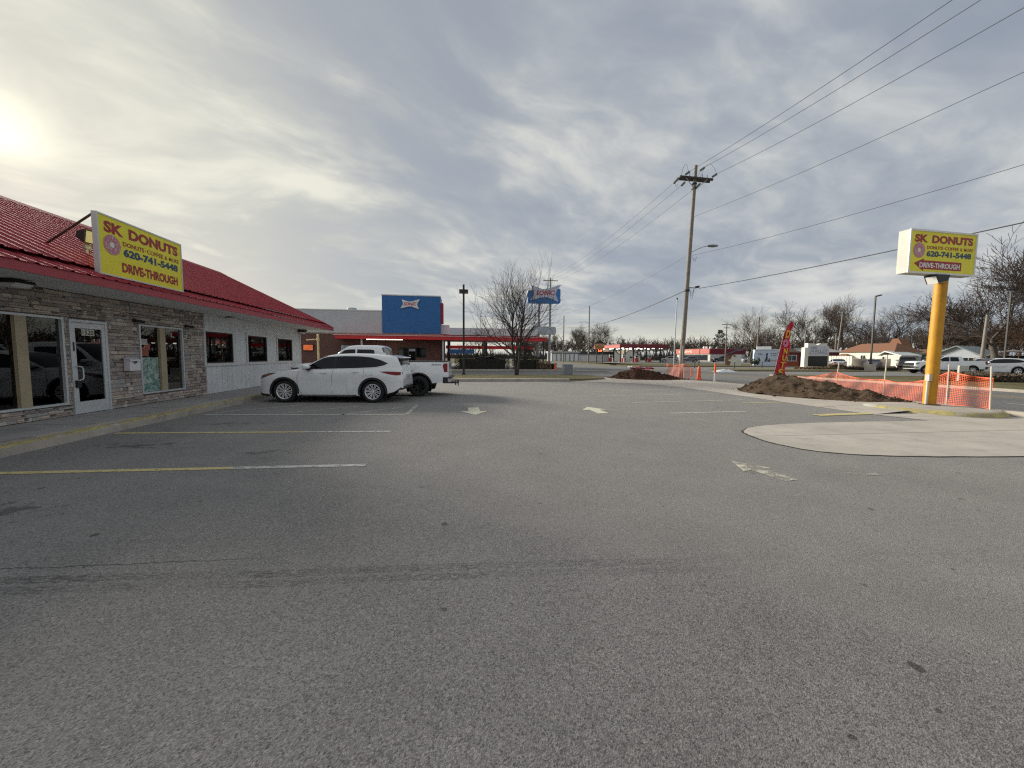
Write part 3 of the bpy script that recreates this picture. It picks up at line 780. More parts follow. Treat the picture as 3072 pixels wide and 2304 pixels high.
# ------------------------------------------------------------------ signs
YEL = pm('sign_yellow', (.80, .72, .025), .45, var=.07, vs=2.5, dirt=.08)
SRED = pm('sign_red', (.34, .018, .028), .5, var=.06)
SBLU = pm('sign_blue', (.018, .06, .13), .5, var=.06)
SWHT = pm('sign_white', (.74, .74, .70), .5, var=.05)
SFRM = pm('sign_frame', (.58, .60, .58), .4, metal=.3, var=.06)
PINK = pm('icing_pink', (.52, .20, .26), .6, var=.25, vs=30)
TAN = pm('doughnut_tan', (.55, .40, .20), .6, var=.15, vs=20)
def sign_face(parent, w, h, y, arrow_):
    """printed face in the (x, z) plane, x 0..w, z 0..h, facing -y"""
    k = -.003
    def T(s, x0, x1, z0, z1, mat, name='lettering', bold=.022, yy=k):
        fit_text(MB(), s, x0 * w, x1 * w, z0 * h, z1 * h, y + yy, bold).build(name, mat, parent)
    T('SK', .055, .255, .725, .925, SRED, bold=.05); T('DONUTS', .315, .955, .725, .925, SRED, bold=.05)
    T('DONUTS', .245, .49, .575, .655, SRED, bold=.03); T('COFFEE', .525, .735, .575, .655, SRED, bold=.02); T('&', .76, .795, .575, .655, SRED, bold=.01); T('MORE', .82, .965, .575, .655, SRED, bold=.012)
    MB().box(.500 * w, .513 * w, y + k - .0005, y + k, .607 * h, .622 * h).build('dot', SRED, parent)
    T('620-741-5448', .245, .945, .385, .535, SBLU, bold=.05)
    if arrow_:
        pts = [(.065, .205), (.215, .335), (.215, .285), (.80, .285), (.80, .07), (.215, .07), (.215, .02)]
        mb = MB(); P2 = [(a * w, b * h) for a, b in pts]
        mb.q(*[(a, y + k, b) for a, b in (P2[0], P2[6], P2[1])]); mb.q(*[(a, y + k - .0002, b) for a, b in (P2[5], P2[4], P2[3], P2[2])])
        mb.build('arrow', SRED, parent)
        T('DRIVE-THROUGH', .15, .775, .105, .235, SWHT, bold=.035, yy=k - .003)
    else:
        T('DRIVE-THROUGH', .22, .935, .09, .27, SRED, bold=.05)
    # doughnut picture
    cx, cz, rr = .13 * w, .53 * h, .085 * w
    def disc(r0, r1, yy, mat, name, wob=0, n=40):
        mb = MB(); ring = []
        for i in range(n):
            a = 2 * math.pi * i / n; q = 1 + wob * math.sin(a * 7 + 1) * (1 if math.sin(a) < .2 else .1)
            ring.append(((cx + r1 * q * math.cos(a), y + yy, cz + r1 * q * math.sin(a)), (cx + r0 * math.cos(a), y + yy, cz + r0 * math.sin(a))))
        for i in range(n):
            p, q = ring[i], ring[(i + 1) % n]; mb.q(p[0], q[0], q[1], p[1])
        return mb.build(name, mat, parent)
    disc(rr * .26, rr * 1.06, k, TAN, 'doughnut_base'); disc(.0005, rr * .27, k - .001, SWHT, 'doughnut_hole')
    disc(rr * .34, rr * .97, k - .002, PINK, 'icing', .05)
    rg = random.Random(3); mb = MB()
    for i in range(34):
        a = rg.uniform(0, 6.28); q = rr * rg.uniform(.42, .88); x, z_ = cx + q * math.cos(a), cz + q * math.sin(a)
        b_ = rg.uniform(0, 3.14); dx, dz = .07 * rr * math.cos(b_), .07 * rr * math.sin(b_)
        mb.q((x - dx - dz * .4, y + k - .004, z_ - dz + dx * .4), (x - dx + dz * .4, y + k - .004, z_ - dz - dx * .4), (x + dx + dz * .4, y + k - .004, z_ + dz - dx * .4), (x + dx - dz * .4, y + k - .004, z_ + dz + dx * .4))
    mb.build('sprinkles', SWHT, parent)

# sign standing on the eave of the roof (faces the lot, +u)
rs = thing('roof_sign', 'flat yellow doughnut sign standing on the red roof eave, braced from behind', 'sign', (-7.22, 9.06, 3.16), R(90))
w_, h_ = 2.34, 1.18
MB().box(0, w_, 0, .05, 0, h_).build('panel', YEL, rs)
MB().box(-.03, 0, -.012, .085, -.03, h_ + .03).box(w_, w_ + .03, -.012, .085, -.03, h_ + .03).box(0, w_, -.012, .085, -.03, 0).box(0, w_, -.012, .085, h_, h_ + .03).build('frame', SFRM, rs)
sign_face(rs, w_, h_, 0.0, False)
STEEL = pm('dark_steel', (.10, .085, .08), .5, metal=.6, var=.2)
MB().cyl((0, .08, h_ - .02), (.29, 1.19, .60), .022, .022, 8).build('strut', STEEL, rs)
MB().cyl((w_, .08, h_ - .02), (w_ + .2, 1.19, .60), .022, .022, 8).build('strut', STEEL, rs)
MB().cyl((w_ / 2, .08, .4), (w_ / 2, .62, .38), .02, .02, 8).build('strut', STEEL, rs)
# flood light on the roof
fl = thing('roof_floodlight', 'black floodlight with square glass on the red roof left of the sign', 'floodlight', (-8.45, 10.28, 3.80))
MB().cyl((0, 0, -.05), (0, 0, .12), .035, .035, 10).box(-.08, .08, -.08, .08, -.06, -.02).obox((.02, 0, .16), .05, .16, .12).build('bracket', pm('galvanised', (.42, .44, .45), .45, metal=.7), fl)
hd = MB().prism([(-.12, -.07), (.10, -.17), (.10, .17), (-.12, .09)], -.17, .17, 'y')
o = hd.build('head', BLK, fl); o.location = (.06, 0, .40); o.rotation_euler = (0, R(10), R(-12)); fl.scale = (.9, .9, .9)
o2 = MB().box(.101, .112, -.14, .14, -.14, .14).build('glass', LENS, o)

# pole sign by the road -------------------------------------------------------------
ps = thing('pole_sign', 'boxy yellow doughnut sign on an orange pole beside the road', 'sign', (14.29, 9.86, .13))
bx_ = thing('tmp', 'x', 'x'); bpy.data.objects.remove(bx_)
sgn = MB().box(-1.26, 1.26, -.16, .12, 3.88, 5.10).build('cabinet', pm('cabinet_white', (.52, .51, .44), .5, var=.12, vs=2.2, dirt=.35), ps)
sgn.location = (-.27, -.03, 0); sgn.rotation_euler = (0, 0, R(3.0))
MB().box(-1.22, 1.22, -.168, -.161, 3.92, 5.06).build('face', YEL, sgn)
MB().box(-1.27, -1.22, -.185, -.162, 3.87, 5.11).box(1.22, 1.27, -.185, -.162, 3.87, 5.11).box(-1.22, 1.22, -.185, -.162, 3.87, 3.92).box(-1.22, 1.22, -.185, -.162, 5.06, 5.11).build('rim', SWHT, sgn)
tmp_before = set(o.name for o in bpy.data.objects)
sign_face(sgn, 2.44, 1.14, 0.0, True)
for o in list(sgn.children):
    if o.name not in tmp_before: o.location = (-1.22, -.168, 3.92)
ORNG = pm('orange_pole_paint', (.56, .27, .012), .55, var=.16, vs=2.0, bump=.25, bs=30, dirt=.30)
MB().tube([(0, 0, 0), (.02, 0, 1.5), (.05, 0, 3.90)], [.152, .15, .148], 24).build('pole', ORNG, ps, True)
MB().lathe([(.15, .001), (.24, .001), (.24, .03), (.15, .03)], 20).build('base_plate', STEEL, ps)
MB().tube([(-.19, -.05, .0), (-.185, -.05, .72), (-.17, -.05, .95)], .032, 10).box(-.235, -.125, -.11, .0, .74, .93).build('conduit', pm('conduit_white', (.52, .50, .45), .5), ps)
lp = MB().prism([(-.26, 0), (.22, 0), (.16, -.17), (-.13, -.24)], -.16, .16, 'y').build('lamp', BLK, ps); lp.location = (-.28, -.12, 3.86)
MB().prism([(-.235, -.055), (-.13, -.245), (.10, -.20), (.09, -.19), (-.12, -.23), (-.22, -.05)], -.13, .13, 'y').build('lamp_glass', LENS, lp)
# ------------------------------------------------------------------ vehicles
def curve(pts):
    pts = sorted(pts)
    def f(x):
        if x <= pts[0][0]: return pts[0][1]
        for (a, b), (c, d) in zip(pts, pts[1:]):
            if x <= c:
                t = (x - a) / (c - a) if c > a else 0; return b + (d - b) * t
        return pts[-1][1]
    return f
def scurve(pts):
    """monotone-ish smooth curve"""
    pts = sorted(pts); n = len(pts)
    m = []
    for i in range(n):
        if i == 0: m.append((pts[1][1] - pts[0][1]) / (pts[1][0] - pts[0][0]))
        elif i == n - 1: m.append((pts[-1][1] - pts[-2][1]) / (pts[-1][0] - pts[-2][0]))
        else:
            d0 = (pts[i][1] - pts[i - 1][1]) / (pts[i][0] - pts[i - 1][0]); d1 = (pts[i + 1][1] - pts[i][1]) / (pts[i + 1][0] - pts[i][0])
            m.append(0 if d0 * d1 <= 0 else 2 * d0 * d1 / (d0 + d1))
    def f(x):
        if x <= pts[0][0]: return pts[0][1]
        if x >= pts[-1][0]: return pts[-1][1]
        for i in range(n - 1):
            if x <= pts[i + 1][0]:
                h = pts[i + 1][0] - pts[i][0]; t = (x - pts[i][0]) / h
                return ((2 * t ** 3 - 3 * t * t + 1) * pts[i][1] + (t ** 3 - 2 * t * t + t) * h * m[i]
                        + (-2 * t ** 3 + 3 * t * t) * pts[i + 1][1] + (t ** 3 - t * t) * h * m[i + 1])
    return f

WPAINT = pm('white_car_paint', (.80, .82, .84), .22, var=.02, spec=.5, coat=.8)
CGLASS = pm('car_glass', (.006, .007, .009), .04, var=.1, spec=.35)
TYRE = pm('tyre_rubber', (.018, .018, .019), .85, var=.2, vs=20)
CLAD = pm('black_cladding', (.022, .022, .023), .6, var=.15)
WELL = pm('wheel_well', (.008, .008, .008), .95)
CHROME = pm('chrome', (.72, .73, .75), .14, metal=1.0, var=.03)
ALLOY = pm('alloy_rim', (.80, .81, .84), .28, metal=.45, var=.05)
TAILR = pm('tail_lamp_red', (.22, .006, .010), .25, var=.35, vs=12, spec=.3)
HEADL = pm('head_lamp', (.07, .072, .078), .10, var=.5, vs=18, coat=.8)
SEAM = pm('panel_gap', (.16, .165, .17), .8)

class Car:
    def __init__(s, name, label, cat, loc, rz, S, group=None):
        s.S = S; s.t = thing(name, label, cat, loc, rz, group)
        sc = S.get('scale', 1.0); s.t.scale = (sc, sc, sc)
        s.x0 = -S['fo']; s.x1 = S['wb'] + S['ro']
        s.zs = scurve(S['belt']); s.zt = scurve(S['deck']); s.roof = scurve(S['roof']) if 'roof' in S else None
        s.wp = scurve(S['plan']); s.build()
    def w(s, x): return s.S['hw'] * s.wp(x)
    def zl(s, x):
        S = s.S; z = curve(S['under'])(x)
        for xc in (0, S['wb']):
            d = abs(x - xc)
            if d < S['ra']: z = max(z, S['r'] + math.sqrt(S['ra'] ** 2 - d * d))
        return z
    def yside(s, x, z):
        """half width of the body side / cabin side at height z"""
        w = s.w(x); zb = s.zs(x)
        if z <= zb:
            t = max(0.0, min(1.0, (z - .25) / (zb - .25)))
            f = s.S.get('sect', [(0, .955), (.16, .985), (.45, 1.0), (.72, .985), (.93, .955), (1, .93)])
            y = w * curve(f)(t)
            if 'crease' in s.S and .5 < x < 2.45:
                zc = curve(s.S['crease'])(x); e = min(1.0, (x - .5) / .25) * min(1.0, (2.45 - x) / .25)
                if z > zc: y -= .048 * e * max(0.0, 1 - (z - zc) / .42) * min(1.0, (z - zc) / .035)
                else: y += .012 * e * max(0.0, 1 - (zc - z) / .12)
            return y
        return w * .93 - (z - zb) * s.S.get('tumble', .34)
    def build(s):
        S = s.S; t = s.t; P = S['paint']
        xs = set(); x = s.x0
        while x < s.x1: xs.add(round(x, 3)); x += S.get('dx', .07)
        xs |= {round(s.x0 + .02, 3), round(s.x0 + .045, 3), round(s.x1 - .02, 3), round(s.x1 - .045, 3), round(s.x1, 3)}
        for xc in (0, S['wb']):
            for a in range(0, 181, 12): xs.add(round(xc - S['ra'] * math.cos(R(a)), 3))
        xs = sorted(xs)
        def section(x, k=1):
            zl, zb, zt = s.zl(x), s.zs(x), s.zt(x)
            pts = []
            for u in (0, .18, .4, .62, .82, .95, 1.0):
                z = zl + (zb - zl) * u; pts.append((s.yside(x, z), z))
            yb = pts[-1][0]
            for u, g in ((.93, .45), (.75, .75), (.5, .92), (.25, .985), (0, 1.0)):
                pts.append((yb * u, zb + (zt - zb) * g))
            return pts
        rows = []
        for x in xs:
            p = section(x)
            rows.append([(x, -y, z) for y, z in p] + [(x, y, z) for y, z in p[-2::-1]])
        mb = MB(); mb.grid(rows)
        for r, fl in ((rows[0], True), (rows[-1], False)):
            n = len(r)
            for i in range(n // 2):
                a, b, c, d = r[i], r[i + 1], r[n - 2 - i], r[n - 1 - i]
                if i + 1 == n - 2 - i: f = (a, b, d)
                else: f = (a, b, c, d)
                mb.q(*(f[::-1] if fl else f))
        mb.build('body', P, t, True, 32)
        # underbody and wheel wells
        hw = S['hw']
        MB().box(s.x0 + .18, s.x1 - .62, -hw * .62, hw * .62, S['sill'] - .03, S['sill'] + .45).box(s.x0 + .30, -S['ra'] - .02, -hw * .9, hw * .9, S['sill'] - .02, S['sill'] + .3).box(S['ra'] + .02, S['wb'] - S['ra'] - .02, -hw * .9, hw * .9, S['sill'] - .02, S['sill'] + .2).build('underbody', WELL, t)
        for xc in (0, S['wb']):
            for sd in (-1, 1):
                mb = MB(); arc = []
                for a in range(-30, 211, 12):
                    arc.append((xc - S['ra'] * 1.005 * math.cos(R(a)), S['r'] + S['ra'] * 1.005 * math.sin(R(a))))
                yo = sd * (s.yside(xc, S['r'] + S['ra'] * .7) - .015); yi = sd * (hw * .58)
                mb.grid([[(a, yo, b) for a, b in arc], [(a, yi, b) for a, b in arc]])
                c = len(mb.v); mb.v += [(a, yi, b) for a, b in arc]; mb.f.append(tuple(range(c, c + len(arc)))); mb.mi.append(0)
                mb.build('wheel_well', WELL, t)
                if S.get('arch'):
                    mb = MB(); r0 = S['ra'] - .012; r1 = S['ra'] + S['arch']; rowa, rowb, rowc = [], [], []
                    for a in range(S.get('arch_a0', -8), 181 - S.get('arch_a0', -8), 7):
                        pa = (xc - r0 * math.cos(R(a)), S['r'] + r0 * math.sin(R(a))); pb = (xc - r1 * math.cos(R(a)), S['r'] + r1 * math.sin(R(a)))
                        ya = s.yside(pa[0], max(pa[1], .28)) + .014; yb = s.yside(pb[0], max(pb[1], .28)) + .010
                        rowa.append((pa[0], sd * (ya - .06), pa[1])); rowb.append((pa[0], sd * ya, pa[1])); rowc.append((pb[0], sd * yb, pb[1]))
                    mb.grid([rowa, rowb, rowc, [(a, sd * (abs(b) - .02), c) for a, b, c in rowc]]); mb.build('arch_trim', CLAD, t, True, 50)
        # cabin
        if s.roof:
            ra, rb = S['cab']; xs2 = []; x = ra
            while x < rb: xs2.append(x); x += .07
            xs2.append(rb)
            def csec(x):
                zb = s.zs(x) - .015; zr = max(s.roof(x), zb + .03); h = zr - zb
                zc = zr - min(.10, h * .45)
                pts = []
                for u in (0, .35, .7, 1.0):
                    z = zb + (zc - zb) * u; pts.append((s.yside(x, max(z, s.zs(x))) - (.0 if u else .0), z))
                yt = pts[-1][0]
                for u, g in ((.965, .38), (.90, .66), (.75, .85), (.4, .97), (0, 1.0)): pts.append((yt * u, zc + (zr - zc) * g))
                return pts
            rows = []
            for x in xs2:
                p = csec(x); rows.append([(x, -y, z) for y, z in p] + [(x, y, z) for y, z in p[-2::-1]])
            mb = MB(); mb.grid(rows)
            r = rows[-1]; n = len(r)
            for i in range(n // 2):
                a, b, c, d = r[i], r[i + 1], r[n - 2 - i], r[n - 1 - i]
                mb.q(*((a, b, d) if i + 1 == n - 2 - i else (a, b, c, d)))
            mb.build('cabin', P, t, True, 40)
            # windscreen and rear glass
            for (g0, g1, nm) in S['screens']:
                rows = []; N = 8
                for i in range(N + 1):
                    x = g0 + (g1 - g0) * i / N; p = csec(x); yt = p[3][0] * .93; zc = p[3][1]; zr = p[-1][1]
                    prof = [(pp[0], pp[1]) for pp in p[3:]]
                    row = []
                    for k in range(-6, 7):
                        y = yt * k / 6; ay = abs(y) / max(p[3][0], .01)
                        z = zc + (zr - zc) * curve([(0, 1.0), (.4, .97), (.75, .85), (.9, .66), (.965, .38), (1, 0)])(ay)
                        row.append((x + (-.008 if nm == 'windscreen' else .008), y, z + .010))
                    rows.append(row)
                mb = MB(); mb.grid(rows); mb.build(nm, CGLASS, t, True)
            if S.get('tailglass'):
                (xa, za, wa), (xb, zb_, wb_) = S['tailglass']
                MB().q((xa, -wa, za), (xa, wa, za), (xb, wb_, zb_), (xb, -wb_, zb_)).build('rear_glass', CGLASS, t)
        for sd in (-1, 1):
            for nm, mat, off, poly in S.get('patches', ()):
                s.patch(nm, mat, poly, sd, off)
            for nm, mat, wd, path in S.get('lines', ()):
                mb = MB(); L = []; U = []
                for i, (x, z) in enumerate(path):
                    a = Vector(path[min(i + 1, len(path) - 1)]) - Vector(path[max(i - 1, 0)]); a.normalize(); n = Vector((-a.y, a.x)) * wd / 2
                    for l_, q in ((L, Vector((x, z)) + n), (U, Vector((x, z)) - n)): l_.append((q.x, sd * (s.yside(q.x, q.y) + .004), q.y))
                mb.grid([L, U]); mb.build(nm, mat, t)
            for x, z in S.get('handles', ()):
                y = sd * (s.yside(x, z) + .022)
                MB().obox((x, y, z), .20, .022, .028).obox((x - .085, y - sd * .018, z), .03, .03, .026).obox((x + .085, y - sd * .018, z), .03, .03, .026).build('door_handle', S.get('handle_mat', P), t)
            if 'mirror' in S:
                x, z = S['mirror']; y = s.yside(x, z)
                mb = MB(); k = len(mb.v)
                mb.lathe([(.001, -.5), (.35, -.46), (.48, -.3), (.5, 0), (.46, .35), (.3, .5), (.001, .52)], 14, 'y')
                mb.v = [(x + a * .23 - .02, sd * (y + .15) + b * .27 * sd, z + .075 + c * .17 * (1.0 if c > 0 else .75)) for a, b, c in mb.v]
                mb.build('mirror', P, t, True)
                MB().obox((x + .01, sd * (y + .03), z - .01), .10, .16, .05).build('mirror_arm', CLAD, t)
        # wheels
        base = None
        for xc in (0, S['wb']):
            for sd in (-1, 1):
                yy = sd * (hw - S.get('inset', .03))
                wh = add('wheel', s.tyre(), t, (xc, yy, S['r'])); wh.rotation_euler = (0, R(7 if xc else 0), 0 if sd < 0 else R(180))
                add('rim', s.rim(), wh)
    def tyre(s):
        if hasattr(s, '_ty'): return s._ty
        r = s.S['r']; rr = s.S['rim_r']; w = s.S.get('tw', .24)
        mb = MB().lathe([(rr * .92, w * .95), (rr * .98, w), (rr + (r - rr) * .5, w * 1.03), (r * .965, w * .93), (r, w * .78), (r, w * .25), (r * .965, .045), (rr + (r - rr) * .5, -.004), (rr * 1.02, .004), (rr * .97, .02), (rr * .92, .06)], 36, 'y')
        mb.v = [(a, b, c) for a, b, c in mb.v]
        s._ty = mb.mesh('wheel', TYRE, True, 50); return s._ty
    def rim(s):
        if hasattr(s, '_ri'): return s._ri
        rr = s.S['rim_r']; n = s.S.get('spokes', 10); mb = MB()
        mb.m = 0
        mb.lathe([(rr * .97, .03), (rr * .985, .008), (rr * .95, .006), (rr * .90, .02), (rr * .89, .16)], 36, 'y')
        for i in range(n):
            a = 2 * math.pi * i / n
            for da in ((-.075, .075) if s.S.get('twin') else (0,)):
                d0 = Vector((math.cos(a + da * .6), 0, math.sin(a + da * .6))); d1 = Vector((math.cos(a + da * 1.6), 0, math.sin(a + da * 1.6)))
                p0 = d0 * rr * .14; p1 = d1 * rr * .92; tn = Vector((-math.sin(a), 0, math.cos(a)))
                w0, w1 = s.S.get('spw', (.020, .024)); w0 *= rr / .25; w1 *= rr / .25
                q = [p0 - tn * w0 + Vector((0, .035, 0)), p0 + tn * w0 + Vector((0, .035, 0)), p1 + tn * w1 + Vector((0, .016, 0)), p1 - tn * w1 + Vector((0, .016, 0))]
                bk = [v + Vector((0, .03, 0)) for v in q]
                mb.q(*q); mb.q(q[1], q[0], bk[0], bk[1]); mb.q(q[2], q[1], bk[1], bk[2]); mb.q(q[3], q[2], bk[2], bk[3]); mb.q(q[0], q[3], bk[3], bk[0])
        mb.lathe([(.001, .018), (rr * .13, .02), (rr * .17, .034), (rr * .18, .07)], 20, 'y')
        mb.m = 1; mb.lathe([(.001, .13), (rr * .89, .13)], 30, 'y')
        s._ri = mb.mesh('rim', [s.S.get('rim_mat', ALLOY), WELL], False); return s._ri
    def patch(s, nm, mat, poly, sd, off=.006):
        """polygon (x, z) draped on the body or cabin side"""
        xs = [p[0] for p in poly]; a, b = min(xs), max(xs); N = max(3, int((b - a) / .06))
        rows = []
        for i in range(N + 1):
            x = a + (b - a) * (i + (.02 if i == 0 else -.02 if i == N else 0)) / N
            zz = []
            for (p, q) in zip(poly, poly[1:] + poly[:1]):
                if (p[0] - x) * (q[0] - x) <= 0 and p[0] != q[0]: zz.append(p[1] + (q[1] - p[1]) * (x - p[0]) / (q[0] - p[0]))
            if len(zz) < 2: continue
            z0, z1 = min(zz), max(zz)
            rows.append([(x, sd * (s.yside(x, z0 + (z1 - z0) * k / 5) + off), z0 + (z1 - z0) * k / 5) for k in range(6)])
        mb = MB(); mb.grid(rows if sd > 0 else [r[::-1] for r in rows]); return mb.build(nm, mat, s.t, True)

# --- white SUV in the foreground ---------------------------------------------------------
SUV = dict(wb=2.96, fo=.93, ro=.99, crease=[(.5, .40), (1.2, .41), (1.7, .46), (2.1, .60), (2.45, .86)], hw=.955, r=.385, rim_r=.270, ra=.432, sill=.235, paint=WPAINT, arch=.062, arch_a0=-14, dx=.05,
    plan=[(-.93, .70), (-.90, .76), (-.80, .86), (-.60, .945), (-.3, .985), (.3, .985), (1.2, .975), (2.3, .985), (2.9, .99), (3.5, .955), (3.75, .90), (3.90, .83), (3.95, .79)],
    under=[(-.93, .30), (-.80, .235), (-.45, .235), (.5, .245), (2.4, .245), (3.3, .28), (3.6, .36), (3.95, .50)],
    belt=[(-.93, .78), (-.90, .86), (-.85, .91), (-.72, .965), (-.45, 1.005), (0, 1.055), (.45, 1.10), (.9, 1.13), (1.6, 1.145), (2.4, 1.165), (3.0, 1.19), (3.5, 1.21), (3.80, 1.20), (3.88, 1.15), (3.92, 1.0), (3.95, .80)],
    deck=[(-.93, .81), (-.90, .91), (-.85, .96), (-.72, 1.02), (-.45, 1.06), (0, 1.115), (.45, 1.155), (.9, 1.18), (1.6, 1.19), (3.0, 1.21), (3.5, 1.23), (3.80, 1.22), (3.88, 1.17), (3.92, 1.02), (3.95, .82)],
    roof=[(.48, 1.12), (.70, 1.27), (.95, 1.43), (1.2, 1.56), (1.42, 1.635), (1.8, 1.68), (2.3, 1.695), (2.8, 1.685), (3.2, 1.655), (3.5, 1.63), (3.74, 1.59), (3.83, 1.42), (3.91, 1.20)],
    cab=(.48, 3.91), tumble=.23, screens=[(.56, 1.40, 'windscreen'), (3.765, 3.875, 'rear_glass')],
    sect=[(0, .955), (.08, .972), (.20, .992), (.30, .978), (.52, .985), (.70, 1.0), (.80, .992), (.93, .955), (1, .93)],
    patches=[('side_glass', CGLASS, .004, [(.62, 1.14), (1.02, 1.39), (1.28, 1.525), (1.5, 1.57), (2.0, 1.595), (2.5, 1.59), (2.9, 1.555), (3.2, 1.475), (3.47, 1.36), (3.34, 1.285), (3.05, 1.225), (2.4, 1.19), (1.6, 1.165), (.9, 1.15)]),
             ('window_chrome', CHROME, .007, [(.66, 1.133), (.9, 1.147), (1.6, 1.162), (2.4, 1.187), (3.05, 1.222), (3.34, 1.282), (3.48, 1.36), (3.35, 1.272), (3.05, 1.210), (2.4, 1.175), (1.6, 1.150), (.9, 1.135)]),
             ('head_lamp', HEADL, .006, [(-.91, .79), (-.70, .85), (-.42, .955), (-.22, 1.02), (-.50, 1.0), (-.74, .935), (-.90, .86)]),
             ('marker_lamp', pm('marker_amber', (.55, .10, .03), .2), .010, [(-.74, .862), (-.44, .972), (-.34, 1.0), (-.60, .945)]),
             ('tail_lamp', TAILR, .008, [(3.18, 1.075), (3.45, 1.085), (3.93, 1.06), (3.93, .97), (3.78, .945), (3.60, .97), (3.40, 1.02)]),
             ('rocker_trim', CLAD, .010, [(.47, .215), (.47, .275), (2.40, .275), (2.40, .215)]),
             ('rocker_chrome', CHROME, .016, [(.60, .236), (.60, .250), (2.30, .250), (2.30, .236)]),
             ('bumper_trim', CLAD, .008, [(3.42, .27), (3.44, .32), (3.68, .385), (3.84, .50), (3.94, .585), (3.95, .49), (3.62, .33)]),
             ('front_lip', CLAD, .008, [(-.92, .28), (-.92, .36), (-.80, .31), (-.48, .29), (-.46, .23), (-.80, .23)]),
             ('fuel_door_gap', pm('fuel_gap', (.45, .46, .47), .8), .003, [(2.72, .94), (2.72, 1.03), (2.74, 1.04), (2.93, 1.05), (2.95, 1.04), (2.95, .94), (2.93, .925), (2.74, .925)]),
             ('fuel_door', WPAINT, .005, [(2.73, .942), (2.73, 1.028), (2.745, 1.035), (2.925, 1.043), (2.94, 1.03), (2.94, .945), (2.925, .932), (2.745, .932)])],
    lines=[('door_gap', SEAM, .009, smooth_path([(.60, .28), (.52, .40), (.455, .60), (.445, .85), (.50, 1.08)], 4)),
           ('door_gap', SEAM, .009, smooth_path([(1.58, .28), (1.57, .42), (1.58, .62), (1.60, .9), (1.635, 1.145)], 4)),
           ('door_gap', SEAM, .009, [(2.66, 1.165), (2.665, 1.0), (2.64, .85)]),
           ('pillar', CLAD, .10, [(1.655, 1.175), (1.68, 1.37), (1.70, 1.565)]),
           ('pillar', CLAD, .07, [(2.62, 1.195), (2.645, 1.37), (2.66, 1.56)])],
    handles=[(1.33, 1.02), (2.40, 1.055)], mirror=(.82, 1.14), spokes=10, twin=True, spw=(.008, .013), tw=.235, inset=.02)
a_ = R(-6.0)
car = Car('parked_suv', 'white SUV with bright multi-spoke wheels parked nose to the shop kerb', 'suv', (-5.33, 13.72, 0), a_, dict(SUV, scale=.925))
S_ = car.t
# door crease, spoiler, plate, roof rails
MB().prism([(3.50, 1.638), (3.90, 1.56), (3.93, 1.54), (3.82, 1.53), (3.50, 1.605)], -.60, .60, 'y').build('spoiler', WPAINT, S_)
MB().prism([(3.72, 1.57), (3.86, 1.523), (3.85, 1.455), (3.74, 1.515)], -.62, .62, 'y').build('spoiler_shade', CLAD, S_)
MB().prism([(3.945, .80), (3.955, .80), (3.96, .96), (3.93, .96)], -.24, .24, 'y').build('number_plate', pm('plate_pale', (.45, .48, .50), .4), S_)
MB().prism([(3.93, .56), (3.972, .55), (3.972, .47), (3.93, .45)], -.66, .66, 'y').build('rear_bumper', CLAD, S_)
MB().prism([(3.80, .50), (3.962, .60), (3.968, .585), (3.81, .48)], -.62, .62, 'y').build('bumper_chrome', CHROME, S_)
MB().prism([(3.0, 1.67), (3.17, 1.655), (3.13, 1.72), (3.07, 1.73)], -.02, .02, 'y').build('aerial', WPAINT, S_)
MB().prism([(-.925, .40), (-.94, .42), (-.94, .66), (-.905, .68)], -.56, .56, 'y').build('grille', BLK, S_)

